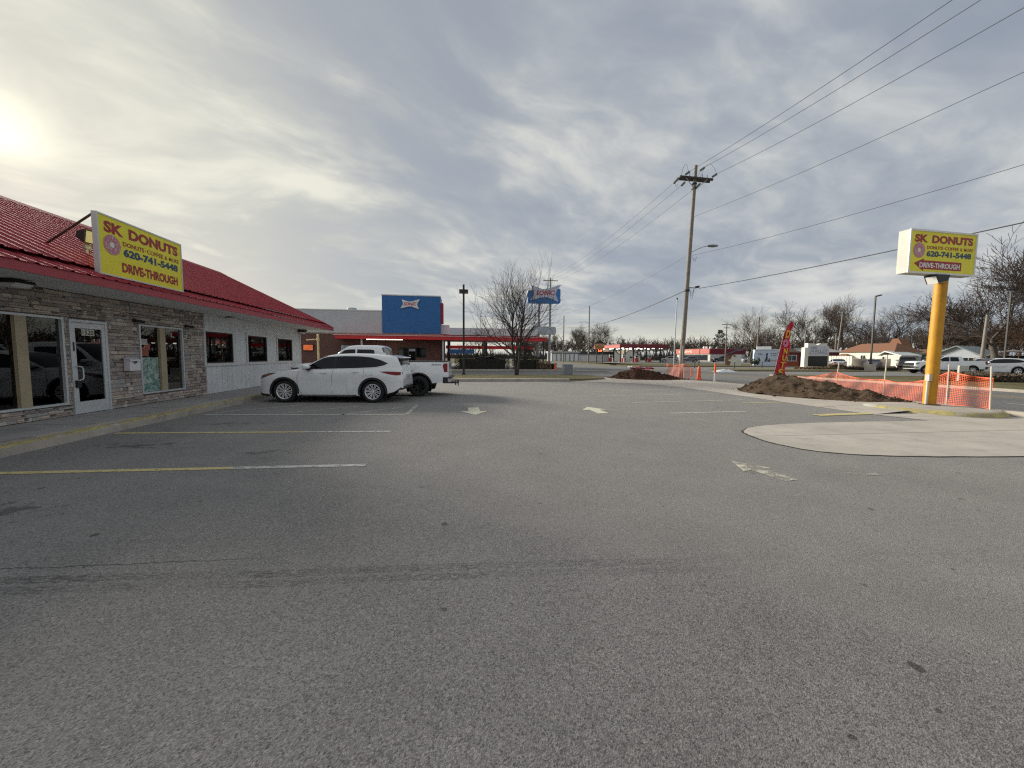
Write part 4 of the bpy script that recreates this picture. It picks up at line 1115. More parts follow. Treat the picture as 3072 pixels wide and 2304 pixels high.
# --- white crew-cab pickup behind it -----------------------------------------------------
def pickup_spec(**k):
    d = dict(wb=3.72, fo=.95, ro=1.18, hw=1.02, r=.43, rim_r=.265, ra=.51, sill=.42, paint=WPAINT, dx=.07,
    plan=[(-.95, .80), (-.90, .87), (-.75, .95), (-.4, .985), (.3, .99), (3.4, .985), (4.2, .985), (4.80, .98), (4.90, .97)],
    under=[(-.95, .50), (-.5, .46), (.6, .48), (3.1, .48), (4.3, .55), (4.9, .60)],
    belt=[(-.95, .98), (-.92, 1.12), (-.86, 1.20), (-.7, 1.245), (-.2, 1.275), (.4, 1.29), (1.0, 1.29), (2.6, 1.295), (2.72, 1.385), (3.0, 1.40), (4.6, 1.42), (4.9, 1.42)],
    deck=[(-.95, 1.02), (-.92, 1.17), (-.86, 1.27), (-.7, 1.32), (-.2, 1.355), (.4, 1.365), (1.0, 1.35), (2.6, 1.32), (2.72, 1.385), (3.0, 1.40), (4.6, 1.42), (4.9, 1.42)],
    roof=[(.58, 1.30), (.8, 1.43), (1.1, 1.64), (1.32, 1.78), (1.55, 1.875), (1.9, 1.91), (2.5, 1.91), (2.80, 1.90), (2.90, 1.86), (2.98, 1.64), (3.06, 1.40)],
    cab=(.58, 3.06), tumble=.20, screens=[(.66, 1.50, 'windscreen'), (2.91, 3.03, 'rear_glass')],
    patches=[('side_glass', CGLASS, .004, [(.92, 1.325), (1.22, 1.60), (1.42, 1.735), (1.6, 1.765), (1.86, 1.77), (1.86, 1.335)]),
             ('side_glass', CGLASS, .004, [(1.93, 1.335), (1.93, 1.77), (2.5, 1.765), (2.62, 1.74), (2.66, 1.345)]),
             ('tail_lamp', TAILR, .008, [(4.72, 1.01), (4.70, 1.09), (4.74, 1.18), (4.69, 1.28), (4.70, 1.36), (4.89, 1.36), (4.89, 1.01)]),
             ('head_lamp', HEADL, .008, [(-.93, .98), (-.74, 1.03), (-.56, 1.14), (-.60, 1.17), (-.90, 1.13)]),
             ('front_bumper_side', CHROME, .010, [(-.94, .56), (-.94, .80), (-.72, .80), (-.62, .60)])],
    lines=[('door_gap', SEAM, .012, [(.66, .56), (.62, .80), (.66, 1.27)]), ('door_gap', SEAM, .012, [(1.88, .56), (1.86, .8), (1.89, 1.27)]), ('door_gap', SEAM, .012, [(2.80, .56), (2.70, .85), (2.72, 1.28)]), ('bed_gap', SEAM, .016, [(2.93, .60), (2.93, 1.36)])],
    handles=[(1.66, 1.12), (2.50, 1.12)], mirror=(.98, 1.30), spokes=8, spw=(.026, .030), tw=.29, inset=-.01, arch=.03, arch_a0=4)
    d.update(k); return d
LONG = pickup_spec()
def _sh(l): return [((x + .38) if x > 2.9 else x, z) for x, z in l]
def _cb(l): return [((x - .28) if .5 < x < 2.85 else x, z) for x, z in l]
def _cu(l): return [(x - .28, z + .17 * max(0, (z - 1.33)) / .55) for x, z in l]
LONG.update(belt=_cb(LONG['belt']), deck=_cb(LONG['deck']), roof=_cu(LONG['roof']), cab=(.30, 2.78), screens=[(a - .28, b - .28, n) for a, b, n in LONG['screens']],
            patches=[(p[0], p[1], p[2], _cu(p[3])) if p[0] == 'side_glass' else p for p in LONG['patches']], mirror=(.70, 1.30),
            handles=[(x - .28, z) for x, z in LONG['handles']], lines=[(n, m_, w_, [(x - .28 if x < 2.9 else x, z) for x, z in p]) for n, m_, w_, p in LONG['lines']])
LONG.update(wb=4.10, plan=_sh(LONG['plan']), under=_sh(LONG['under']), belt=_sh(LONG['belt']), deck=_sh(LONG['deck']),
            patches=[(p[0], p[1], p[2], _sh(p[3])) if p[0] == 'tail_lamp' else p for p in LONG['patches']])
BLKRIM = pm('black_rim', (.015, .015, .016), .3, metal=.4, var=.1)
def pickup_extra(T, paint, dx=0.0):
    n0 = set(T.children)
    # bed liner, tailgate, bumper
    MB().box(3.0, 4.86, -.88, .88, 1.424, 1.436).build('bed_cover', pm('bed_liner', (.02, .02, .021), .8), T)
    for sd in (-1, 1): MB().box(3.0, 4.88, sd * .90 - .05, sd * .90 + .05, 1.418, 1.450).build('bed_rail_cap', CLAD, T)
    MB().box(4.885, 4.93, -.80, .80, .72, 1.40).build('tailgate', paint, T)
    MB().prism([(4.70, .55), (4.70, .80), (4.86, .80), (5.02, .79), (5.04, .70), (4.98, .56)], -1.0, 1.0, 'y').build('rear_bumper', CLAD, T)
    MB().prism([(4.905, .60), (5.045, .60), (5.05, .74), (4.905, .745)], -1.006, 1.006, 'y').build('bumper_cap', CHROME, T)
    MB().tube([(4.6, 0, .52), (5.14, 0, .52)], .045, 8).obox((5.22, 0, .50), .17, .10, .05).cyl((5.26, 0, .52), (5.26, 0, .62), .035, .045, 12).cyl((5.16, 0, .40), (5.16, 0, .60), .025, .025, 8).cyl((5.27, 0, .36), (5.27, 0, .5), .02, .02, 8).build('tow_hitch', STEEL, T)
    for o in T.children:
        if o not in n0: o.location.x += dx
    MB().box(-1.0, -.93, -.92, .92, .56, .80).build('front_bumper', CHROME, T)
    MB().box(-.975, -.93, -.74, .74, .82, 1.16).build('grille', BLK, T)
tr = Car('parked_pickup', 'white crew-cab pickup with black wheels parked behind the SUV', 'pickup', (-5.10, 15.50, 0), R(-3.0), dict(LONG, rim_mat=BLKRIM, scale=.90, arch=.05))
pickup_extra(tr.t, WPAINT, .38)
mb = MB()
for k in range(6): mb.q(*[(4.62 + k * .065 + a, -.985, 1.285 + b) for a, b in ((0, 0), (.045, 0), (.06, .04), (.015, .04))])
mb.build('badge', SEAM, tr.t)

# --- far traffic and parked cars ---------------------------------------------------------
def sedan_spec(paint, **k):
    d = dict(wb=2.75, fo=.90, ro=1.05, hw=.91, r=.33, rim_r=.235, ra=.385, sill=.22, paint=paint, dx=.1,
    plan=[(-.9, .72), (-.85, .82), (-.6, .94), (0, .99), (2.8, .99), (3.4, .94), (3.7, .86), (3.8, .78)],
    under=[(-.9, .30), (-.6, .22), (3.3, .24), (3.8, .42)],
    belt=[(-.9, .60), (-.86, .70), (-.6, .80), (0, .87), (.6, .92), (2.0, .95), (3.0, .99), (3.6, 1.0), (3.74, .97), (3.8, .75)],
    deck=[(-.9, .62), (-.86, .74), (-.6, .86), (0, .94), (.6, .98), (2.0, 1.0), (3.0, 1.05), (3.6, 1.06), (3.74, 1.02), (3.8, .77)],
    roof=[(.35, .95), (.7, 1.16), (1.05, 1.33), (1.4, 1.42), (1.9, 1.45), (2.3, 1.42), (2.7, 1.30), (3.05, 1.15), (3.35, 1.03)],
    cab=(.35, 3.35), tumble=.40, screens=[(.45, 1.30, 'windscreen'), (2.42, 3.2, 'rear_glass')],
    patches=[('side_glass', CGLASS, .004, [(.75, .985), (1.1, 1.22), (1.45, 1.33), (1.9, 1.36), (2.3, 1.33), (2.6, 1.22), (2.85, 1.05), (2.0, 1.0)]),
             ('tail_lamp', TAILR, .008, [(3.45, .86), (3.45, .96), (3.79, .93), (3.79, .82)]), ('head_lamp', HEADL, .008, [(-.86, .62), (-.86, .70), (-.5, .80), (-.5, .72)])],
    lines=[('door_gap', SEAM, .012, [(.6, .3), (.55, .9)]), ('door_gap', SEAM, .012, [(1.65, .3), (1.65, .94)])], spokes=7, twin=False, spw=(.03, .04), mirror=(.75, .98))
    d.update(k); return d
def paintm(n, c): return pm('car_paint_' + n, c, .25, var=.03, coat=.7)
SILV, DGREY, NAVY, BLKP, SILV2 = paintm('silver', (.50, .52, .54)), paintm('dark_grey', (.10, .105, .115)), paintm('navy', (.03, .035, .055)), paintm('black', (.015, .015, .018)), paintm('pale_silver', (.62, .65, .68))
def rear_lamps(T, x, z, w, h=.12, plate=True):
    for sd in (-1, 1): MB().box(x, x + .02, sd * w - .16, sd * w + .16, z - h / 2, z + h / 2).build('rear_lamp', TAILR, T)
    if plate: MB().box(x, x + .015, -.2, .2, z - .16, z - .03).build('number_plate', pm('plate_pale', (.45, .48, .50), .4), T)
def suv_far(paint, **k):
    d = {kk: vv for kk, vv in SUV.items()}
    d.update(paint=paint, dx=.1, spokes=6, twin=False, spw=(.03, .04)); d['patches'] = [p if p[1] is not WPAINT else (p[0], paint, p[2], p[3]) for p in SUV['patches']]; d.update(k); return d
G_R = 'vehicles parked across the road on the right'
c1 = Car('parked_sedan', 'silver sedan seen from behind right of the white credit union sign', 'sedan', (58.2, 52.6, 0), R(-130), sedan_spec(SILV2), G_R); rear_lamps(c1.t, 3.80, .90, .60)
c2 = Car('parked_sedan', 'dark grey sedan behind the lamp post with the concrete base', 'sedan', (62.3, 50.8, 0), R(-133), sedan_spec(DGREY), G_R); rear_lamps(c2.t, 3.80, .90, .60)
c3 = Car('parked_pickup', 'dark pickup left of the orange sign pole', 'pickup', (66.6, 49.3, 0), R(-140), pickup_spec(paint=NAVY, patches=[(p[0], p[1], p[2], p[3]) for p in pickup_spec()['patches']], scale=.95), G_R); pickup_extra(c3.t, NAVY)
c4 = Car('parked_pickup', 'white pickup directly right of the orange sign pole', 'pickup', (48.0, 34.2, 0), R(-24), pickup_spec(scale=.98), G_R); pickup_extra(c4.t, WPAINT)
c5 = Car('parked_suv', 'white SUV half hidden behind the white pickup, right of the orange pole', 'suv', (53.0, 33.3, 0), R(-32), suv_far(WPAINT), G_R)
rear_lamps(c5.t, 3.955, 1.0, .62)
c6 = Car('parked_suv', 'grey SUV with pale wheels at the right edge of the picture', 'suv', (60.5, 33.5, 0), R(158), suv_far(paintm('grey_green', (.30, .33, .33))), G_R)
# petrol station customers
G_S = 'vehicles parked at the petrol station'
Car('parked_suv', 'silver SUV at the right end of the petrol station canopy', 'suv', (58.5, 104.0, 0), R(-18), suv_far(paintm('champagne', (.45, .43, .40))), G_S)
Car('parked_suv', 'dark SUV left of the utility pole beyond the petrol pumps', 'suv', (66.0, 106.0, 0), R(-10), suv_far(DGREY), G_S)
cc = Car('parked_pickup', 'black pickup in front of the convenience store beside the utility pole', 'pickup', (77.5, 108.0, 0), R(-8), pickup_spec(paint=BLKP), G_S)
Car('parked_van', 'silver hatchback in front of the convenience store corner', 'van', (86.0, 107.0, 0), R(20), suv_far(SILV2), G_S)
Car('parked_sedan', 'pale car behind the clipped hedge at the drive-in restaurant', 'sedan', (1.4, 43.2, 0), R(20), sedan_spec(paintm('pearl', (.58, .58, .56))))
# ------------------------------------------------------------------ utility poles and wires
WOOD = pm('pole_wood', (.22, .195, .165), .85, var=.22, vs=5, bump=.4, bs=30)
WOODD = pm('dark_timber', (.060, .052, .046), .85, var=.2, vs=6)
CABLE = pm('cable', (.045, .046, .05), .6, var=.1)
INSUL = pm('insulator', (.16, .17, .17), .35, var=.1)
GALV = MATS['galvanised']
DPOLE = pm('dark_pole_metal', (.035, .033, .033), .5, metal=.3, var=.15)
def wire(mb, a, b, sag, r=.014, n=24):
    a = Vector(a); b = Vector(b)
    mb.tube([a.lerp(b, i / n) - Vector((0, 0, 4 * sag * (i / n) * (1 - i / n))) for i in range(n + 1)], r, 5, False)
B = Vector((15.05, 24.5, .10)); T_ = Vector((15.55, 24.5, 14.15))
up = thing('utility_pole', 'tall weathered wooden utility pole with crossarm and street lamp by the road', 'utility pole', tuple(B))
L_ = T_ - B
MB().tube([L_ * k for k in (0, .25, .5, .75, 1)], [.155, .145, .13, .118, .105], 14).build('pole', WOOD, up, True)
at_ = lambda k: L_ * k
ca = at_(.938)
MB().obox((ca.x, ca.y - .16, ca.z), 2.35, .10, .13, 0, 0, R(1)).obox((ca.x, ca.y + .16, ca.z), 2.35, .10, .13, 0, 0, R(1)).build('crossarm', WOODD, up)
MB().cyl((ca.x - .75, -.2, ca.z - .05), (ca.x - .06, -.13, ca.z - .72), .022).cyl((ca.x + .75, -.2, ca.z - .05), (ca.x - .0, -.13, ca.z - .72), .022).build('brace', GALV, up)
MB().lathe([(.14, 0), (.16, .02), (.16, .09), (.14, .11)], 14, 'z', (ca.x - .02, 0, ca.z - .36)).lathe([(.145, 0), (.17, .02), (.17, .09), (.145, .11)], 14, 'z', (ca.x - .03, 0, ca.z - .66)).build('collar', DPOLE, up)
def insulator(p, d, name='insulator'):
    p = Vector(p); d = Vector(d).normalized(); mb = MB()
    pth = [p + d * (k * .045) for k in range(12)]
    mb.tube(pth, [.02] + [.075 if k % 2 else .04 for k in range(10)] + [.02], 10).build(name, INSUL, up)
HW = [(-.85, .12), (.18, .45), (1.05, .10)]
for x, z in HW: insulator((ca.x + x, -.22, ca.z + z), (.02, -1, -.03)); 
for x, z in ((-1.1, .02), (-.55, -.10), (.55, -.12)): insulator((ca.x + x, .22, ca.z + z), (.05, 1, -.12))
MB().cyl((ca.x - .5, -.16, ca.z + .06), (ca.x - .5, -.16, ca.z + .26), .03).cyl((ca.x + .4, -.16, ca.z + .06), (ca.x + .4, -.16, ca.z + .26), .03).cyl((ca.x + .75, -.16, ca.z + .06), (ca.x + .75, -.16, ca.z + .24), .03).build('pin', INSUL, up)
jm = MB()
for (x0, z0, y0), (x1, z1, y1), hgt in ((((-.85), .12, -.6), (-.75, .05, .5), .75), ((1.05, .1, -.7), (.55, .1, .4), .85), ((-1.1, .05, .55), (-1.2, .0, -.1), -.5), ((.18, .45, -.7), (.3, .1, .3), .2)):
    p, q = Vector((ca.x + x0, y0, ca.z + z0)), Vector((ca.x + x1, y1, ca.z + z1))
    jm.tube([p.lerp(q, k / 10) + Vector((0, 0, hgt * 4 * (k / 10) * (1 - k / 10))) for k in range(11)], .011, 5, False)
jm.build('jumper_wire', CABLE, up)
sp = at_(.60)
MB().tube([(sp.x + .1, 0, sp.z), (sp.x + .45, -.02, sp.z + .18), (sp.x + .95, -.05, sp.z + .40), (sp.x + 1.3, -.06, sp.z + .47)], .024, 8).build('lamp_arm', GALV, up)
MB().tube([(sp.x + 1.22, -.06, sp.z + .46), (sp.x + 1.32, -.06, sp.z + .47), (sp.x + 1.62, -.07, sp.z + .48), (sp.x + 1.95, -.08, sp.z + .50), (sp.x + 2.0, -.08, sp.z + .50)], [.03, .075, .10, .06, .02], 10).build('lamp_head', pm('cobra_head', (.20, .21, .22), .4, metal=.5), up).scale = (1, 1, 1)
q5 = at_(.415)
MB().lathe([(.15, 0), (.17, .02), (.17, .12), (.15, .14)], 14, 'z', (q5.x, 0, q5.z)).obox((q5.x + .25, -.1, q5.z + .25), .35, .05, .05).obox((q5.x + .62, -.18, q5.z + .30), .30, .12, .14, 0, 0, R(-12)).build('cable_bracket', DPOLE, up)
lm = MB()
for k in range(3): lm.tube([(q5.x + .1 + .35 * (i / 10), -.14, q5.z + .25 - math.sin(i / 10 * math.pi) * (.35 + .2 * k)) for i in range(11)], .009, 4, False)
for k in range(2): lm.tube([(sp.x + .15 + .3 * (i / 10), -.12, sp.z - .3 - math.sin(i / 10 * math.pi) * (.2 + .12 * k)) for i in range(11)], .008, 4, False)
lm.build('cable_loop', CABLE, up)
MB().cyl((-.03, -.15, .0), (.02, -.14, 2.2), .03, .03, 8).build('ground_rod_cover', pm('grey_pvc', (.35, .36, .36), .6), up)
# second pole of the line, behind the camera to the right, which carries the near span
B2 = (15.2, -27.0, 0)
u2 = thing('utility_pole', 'wooden utility pole behind the viewer carrying the near end of the wires', 'utility pole', B2)
MB().tube([(0, 0, 0), (.05, 0, 7), (.1, 0, 14.2)], [.155, .13, .105], 12).build('pole', WOOD, u2, True)
MB().obox((.1, 0, 13.3), 2.35, .12, .13).build('crossarm', WOODD, u2)
def span(name, label, a, b, sag, r):
    mb = MB(); wire(mb, a, b, sag, r); o = mb.build(name, CABLE); tag(o, label, 'wire'); return o
cw = B + ca
ends = [(cw.x + HW[0][0], 23.72, cw.z + HW[0][1] - .02), (cw.x + HW[1][0], 23.72, cw.z + HW[1][1] - .02), (cw.x + HW[2][0], 23.72, cw.z + HW[2][1] - .02)]
for i, (e, ds, nm) in enumerate(zip(ends, (-.85, .15, 1.05), ('uppermost of the three power lines from the crossarm towards the upper right', 'middle one of the three power lines from the crossarm towards the upper right', 'lowest of the three power lines from the crossarm towards the upper right'))):
    span('power_line', nm, e, (15.3 + ds, -27.0, 13.40 if i != 1 else 13.7), (1.5, 1.75, 1.9)[i], .011)
nx_ = B + at_(.765)
span('neutral_wire', 'single thin wire below the crossarm running to the right edge', (nx_.x + .1, 24.4, nx_.z), (15.35, -27.0, 10.5), 1.55, .009)
sx_ = B + at_(.585)
span('service_wire', 'thin wire leaving the pole beside the street lamp towards the right', (sx_.x + .15, 24.4, sx_.z), (15.35, -27.0, 8.05), 1.6, .009)
cx_ = B + at_(.43)
span('telephone_cable', 'thick sagging cable passing behind the boxy pole sign', (cx_.x + .75, 24.3, cx_.z), (15.35, -27.0, 6.3), .95, .018)

def line_pole(name, label, x, y, h, arms, group, lean=0.0, lamp=False, ins=True, r=.15):
    t_ = thing(name, label, 'utility pole', (x, y, 0), 0, group)
    MB().tube([(0, 0, 0), (lean * .5, 0, h * .5), (lean, 0, h)], [r, r * .85, r * .7], 10).build('pole', WOOD, t_, True)
    for dz, w in arms:
        MB().obox((lean, -.12, h - dz), w, .1, .12).build('crossarm', WOODD, t_)
        mb = MB()
        for k in (-.45, -.15, .15, .45): mb.cyl((lean + k * w, -.12, h - dz + .06), (lean + k * w, -.12, h - dz + .28), .04, .03, 6)
        mb.build('insulators', INSUL, t_)
    if lamp:
        MB().tube([(0, 0, h * .70), (-.8, -.1, h * .725), (-1.7, -.2, h * .72)], .035, 6).obox((-1.95, -.2, h * .715), .55, .2, .09).build('lamp_arm', GALV, t_)
    return t_
GP = 'utility poles along the far roads'
line_pole('utility_pole', 'T-topped utility pole rising behind the drive-in roadside sign', 17.6, 74, 16.6, [(.55, 2.9)], GP)
line_pole('utility_pole', 'bare grey pole with a curved lamp arm left of the petrol station sign', 27.6, 79.8, 12.2, [], GP, lamp=True)
p_ = line_pole('utility_pole', 'thin bare pole standing before the low white garages', 24.8, 89.8, 11.1, [], GP)
line_pole('utility_pole', 'double-arm utility pole in front of the convenience store', 62.2, 83.1, 9.5, [(.35, 2.6), (1.1, 1.6)], GP)
line_pole('utility_pole', 'leaning T-topped utility pole behind the silver sedan', 72, 65, 10.4, [(.4, 2.7)], GP, .8)
line_pole('utility_pole', 'short bare pole behind the feather flag', 66.0, 78, 10.6, [], GP, .2, r=.2)
line_pole('utility_pole', 'thin pole rising behind the credit union sign, left of two', 64, 64, 6.6, [], GP, .05)
line_pole('utility_pole', 'thin pole rising behind the credit union sign, right of two', 70, 63.5, 6.2, [], GP, .05)
for a, b, sg, lab in (((cw.x - 1.1, 25.0, cw.z), (16.3, 74, 16.2), .9, 'left of the three wires running from the crossarm towards the far T-topped pole'),
                      ((cw.x - .55, 25.0, cw.z - .12), (17.5, 74, 16.2), .9, 'middle of the three wires running from the crossarm towards the far T-topped pole'),
                      ((cw.x + .55, 25.0, cw.z - .15), (18.9, 74, 16.2), .9, 'right of the three wires running from the crossarm towards the far T-topped pole')):
    span('power_line', lab, a, b, sg, .014)
span('telephone_cable', 'thick cable running from the pole down towards the thin bare pole', (cx_.x, 24.7, cx_.z - .1), (24.8, 89.8, 8.6), 1.2, .030)
span('service_wire', 'faint wire descending left from below the street lamp', (sx_.x - .1, 24.7, sx_.z), (17.6, 74, 9.5), 1.0, .011)
span('telephone_cable', 'pale cable strung low behind the brown-roofed house', (62.2, 83.1, 5.6), (118, 58, 7.2), .6, .035)

# guy pole next to the big pole
g_ = thing('guy_pole', 'thin grey steel pole just left of the tall wooden pole', 'pole', (14.75, 24.9, .11))
MB().tube([(0, 0, 0), (.12, .1, 5.4)], [.042, .036], 8).build('shaft', GALV, g_)
MB().obox((.12, .1, 5.42), .10, .08, .10).build('cap', DPOLE, g_)

# parking lot lamp by the drive-in
def lot_lamp(name, label, x, y, h, style, group=None, z0=0.0, col=DPOLE, base=None):
    t_ = thing(name, label, 'lamp post', (x, y, z0), 0, group)
    bz = 0.0
    if base:
        MB().lathe([(.001, 0), (base, 0), (base, .78), (base * .92, .84), (.001, .84)], 20).build('concrete_base', CONC_V, t_, True); bz = .84
    MB().box(-.07, .07, -.07, .07, bz, h).build('post', col, t_)
    MB().box(-.16, .16, -.16, .16, bz, bz + .05).box(-.11, .11, -.11, .11, bz + .05, bz + .14).build('foot', col, t_)
    if style == 'twin':
        MB().box(-.32, -.08, -.16, .16, h - .62, h - .36).box(.08, .32, -.16, .16, h - .62, h - .36).box(-.08, .08, -.10, .10, h - .66, h - .30).build('lamp_head', col, t_)
        MB().box(-.30, -.10, -.14, .14, h - .64, h - .621).box(.10, .30, -.14, .14, h - .64, h - .621).build('lamp_lens', LENS, t_)
    else:
        MB().obox((.42, 0, h + .06), .62, .34, .13, 0, 0, R(-14)).cyl((0, 0, h - .05), (.15, 0, h + .02), .04).build('lamp_head', col, t_)
        MB().obox((.43, 0, h - .015), .5, .26, .012, 0, 0, R(-14)).build('lamp_lens', LENS, t_)
    return t_
lot_lamp('lamp_post', 'slim dark lamp post with boxy twin head before the drive-in', .36, 28.2, 6.45, 'twin', None, .13)
GL = 'lamp posts in the car park across the road'
lot_lamp('lamp_post', 'dark lamp post on a round concrete base across the road', 50.8, 41.4, 9.2, 'single', GL, base=.55)
lot_lamp('lamp_post', 'dark lamp post rising behind the white pickup on the right', 66.0, 38.4, 9.6, 'single', GL, base=.55)
lot_lamp('lamp_post', 'slim dark lamp post before the convenience store front', 65.2, 97.4, 5.4, 'twin', GL)
line_pole('utility_pole', 'bare wooden pole left of the lamp post behind the white pickup', 66.5, 40.8, 7.2, [], GP, .3, r=.2)

# ------------------------------------------------------------------ dirt piles
def soil_mat(name, a, b2, grass):
    m, t, b = new_mat(name); oc = t.n.new('ShaderNodeTexCoord').outputs['Object']
    c = t.mix(t.rng(t.noise(oc, 5, 6, .7), .35, .65), a, b2)
    c = t.mix(t.rng(t.noise(oc, 22, 4, .7), .5, .7, 0, .8), c, tuple(x * .35 for x in a))
    c = t.mix(t.rng(t.noise(oc, 30, 4, .75), .60, .72, 0, grass), c, (.30, .25, .16))
    t.put(b.inputs['Base Color'], c); b.inputs['Roughness'].default_value = .95; b.inputs['Specular IOR Level'].default_value = .15
    bn = t.n.new('ShaderNodeBump'); bn.inputs['Strength'].default_value = 1.0; bn.inputs['Distance'].default_value = .05
    t.put(bn.inputs['Height'], t.noise(oc, 28, 6, .75)); t.l.new(bn.outputs[0], b.inputs['Normal'])
    MATS[name] = m; return m
SOIL1 = soil_mat('turf_soil', (.135, .094, .064), (.072, .050, .035), .80)
SOIL2 = soil_mat('red_soil', (.085, .042, .026), (.05, .026, .018), .15)
def pile(name, label, spine, mat, seed, nx=150, ny=64, rough=.12):
    """spine: (x, y, half width, height) along the ridge"""
    pts = [Vector(p[:2]) for p in spine]; c0 = pts[0]
    o_ = Vector((sum(p[0] for p in spine) / len(spine), sum(p[1] for p in spine) / len(spine), 0))
    rows = []
    n = len(spine) - 1
    for i in range(nx + 1):
        u = i / nx * n; k = min(int(u), n - 1); f = u - k; f = f * f * (3 - 2 * f) * .5 + f * .5
        a, b = spine[k], spine[k + 1]
        p = Vector([a[j] + (b[j] - a[j]) * f for j in range(4)])
        d = (pts[k + 1] - pts[k]).normalized(); nn = Vector((-d.y, d.x)); row = []
        for j in range(ny + 1):
            s = -1 + 2 * j / ny
            x, y = p[0] + nn.x * s * p[2], p[1] + nn.y * s * p[2]
            wob = noise.noise(Vector((x * 1.1, y * 1.1, seed))) * .22
            s2 = min(1.0, abs(s) * (1 + wob))
            h = p[3] * (1 - s2 ** 1.35)
            v = Vector((x * 2.1, y * 2.1, seed)); q = noise.fractal(v, 1.0, 2.0, 5)
            v2 = noise.turbulence(Vector((x * 7, y * 7, seed)), 3, False)
            cl = noise.cell(Vector((x * 9 + q, y * 9 + q, seed))); h += (rough * .85 * q + .055 * (v2 - .45) + .012 * (cl - .5)) * min(1, h * 5)
            row.append((x - o_.x, y - o_.y, .06 + max(-.02, h)))
        rows.append(row)
    t_ = thing(name, label, 'dirt pile', tuple(o_))
    MB().grid(rows).build('mound', mat, t_, True, 80)
    # loose clods
    rg = random.Random(seed); cm = MB()
    for i in range(1100):
        r_ = rows[rg.randrange(nx + 1)]; p = Vector(r_[rg.randrange(ny + 1)])
        s = rg.uniform(.008, .036) * (2.2 if rg.random() < .08 else 1)
        p += Vector((rg.uniform(-.4, .4), rg.uniform(-.4, .4), 0)) * (1 if p.z < .1 else .15)
        cm.obox((p.x, p.y, p.z + s * .2), s * rg.uniform(.8, 1.6), s * rg.uniform(.8, 1.4), s, rg.uniform(0, 3), rg.uniform(-.6, .6), rg.uniform(-.6, .6))
    tag(cm.build('clods', mat, t_), kind='stuff')
    return t_
pile('dirt_pile', 'long heap of brown turf and soil beside the pole sign', [(12.95, 16.1, .3, .02), (13.1, 15.5, .95, .42), (13.35, 14.5, 1.3, .84), (13.6, 13.3, 1.3, .64), (13.9, 12.2, 1.15, .48), (14.2, 11.3, .9, .30), (14.5, 10.6, .45, .12), (14.6, 10.35, .2, .02)], SOIL1, 3)
pile('dirt_pile', 'reddish brown dirt mound left of the utility pole', [(9.9, 25.0, .3, .02), (10.7, 24.5, .9, .42), (11.5, 23.9, 1.15, .74), (12.4, 23.4, 1.1, .58), (13.3, 22.9, .9, .30), (14.4, 22.1, .4, .03)], SOIL2, 8)
# litter on the small mound
t_ = thing('fallen_banner', 'crumpled red and white banner lying on the reddish mound', 'banner', (11.95, 23.9, .70), R(-18))
rows = [[(-.75 + 1.5 * i / 12, -.16 + .32 * j / 4, .05 + .05 * math.sin(i * 1.3 + j) + .06 * (j % 2)) for j in range(5)] for i in range(13)]
MB().grid([r[::-1] for r in rows]).build('cloth', pm('banner_red', (.34, .02, .06), .7, var=.2, vs=9), t_, True)
MB().grid([[(x * .25 - .78, y, z + .05) for x, y, z in r[::-1]] for r in rows]).build('cloth_end', pm('banner_white', (.6, .62, .68), .7), t_, True)

# ------------------------------------------------------------------ orange safety fence
ORF = pm('safety_orange', (.88, .14, .04), .6, var=.12, vs=6)
STK = pm('stake_white', (.60, .55, .46), .7, var=.12)
def netting(name, label, path, z0, z1, sag, stakes, label_group=None, cell=.050, sw=.010):
    p0 = path[0]; t_ = thing(name, label, 'safety fence', (p0[0], p0[1], .12))
    pts = [Vector(p) for p in path]; cum = [0]
    for a, b in zip(pts, pts[1:]): cum.append(cum[-1] + (b - a).length)
    L = cum[-1]
    def at(s):
        for i in range(len(pts) - 1):
            if s <= cum[i + 1] + 1e-6:
                f = (s - cum[i]) / (cum[i + 1] - cum[i]); return pts[i].lerp(pts[i + 1], f), i, f
        return pts[-1], len(pts) - 2, 1.0
    def P(s, k):
        p, i, f = at(min(s, L)); tops = z1[i] + (z1[i + 1] - z1[i]) * f - sag[i] * 4 * f * (1 - f)
        bots = z0[i] + (z0[i + 1] - z0[i]) * f
        wv = .05 * math.sin(s * 5.1 + k * 3) + .03 * math.sin(s * 11 + k * 5)
        return (p.x - p0[0] + wv * .6, p.y - p0[1] + wv * .4, bots + (tops - bots) * k + .02 * math.sin(s * 3.0) * (1 - k))
    mb = MB(); ns = int(L / cell); rows_ = 18
    for i in range(ns + 1):
        s = i * L / ns
        a = [P(s - sw / 2, j / 8) for j in range(9)]; b = [P(s + sw / 2, j / 8) for j in range(9)]
        mb.grid([a, b])
    for j in range(rows_ + 1):
        k = j / rows_; dk = .003 / .9
        if j in (0, rows_): dk = .03
        a = [P(i * L / (ns // 2), min(1, max(0, k - dk / 2 - .003))) for i in range(ns // 2 + 1)]; b = [P(i * L / (ns // 2), min(1.02, k + dk / 2 + .003)) for i in range(ns // 2 + 1)]
        mb.grid([a, b])
    mb.build('netting', ORF, t_)
    for (x, y, h, lx) in stakes:
        MB().tube([(x - p0[0], y - p0[1], -.05), (x - p0[0] + lx, y - p0[1], h)], .022, 6).build('stake', STK, t_)
    return t_
netting('safety_fence', 'orange mesh fence behind the dirt heap and around the pole sign', [(14.78, 8.78), (15.06, 9.95), (15.1, 11.8), (15.1, 13.6), (14.9, 15.6)], [.02, .0, .0, .05, .1], [.88, 1.02, .66, .86, .62], [.03, .20, .10, .12],
        [(14.78, 8.78, 1.22, -.10), (15.06, 9.95, 1.25, -.02), (15.1, 11.8, 1.55, .05), (15.1, 13.6, 1.25, .12)])
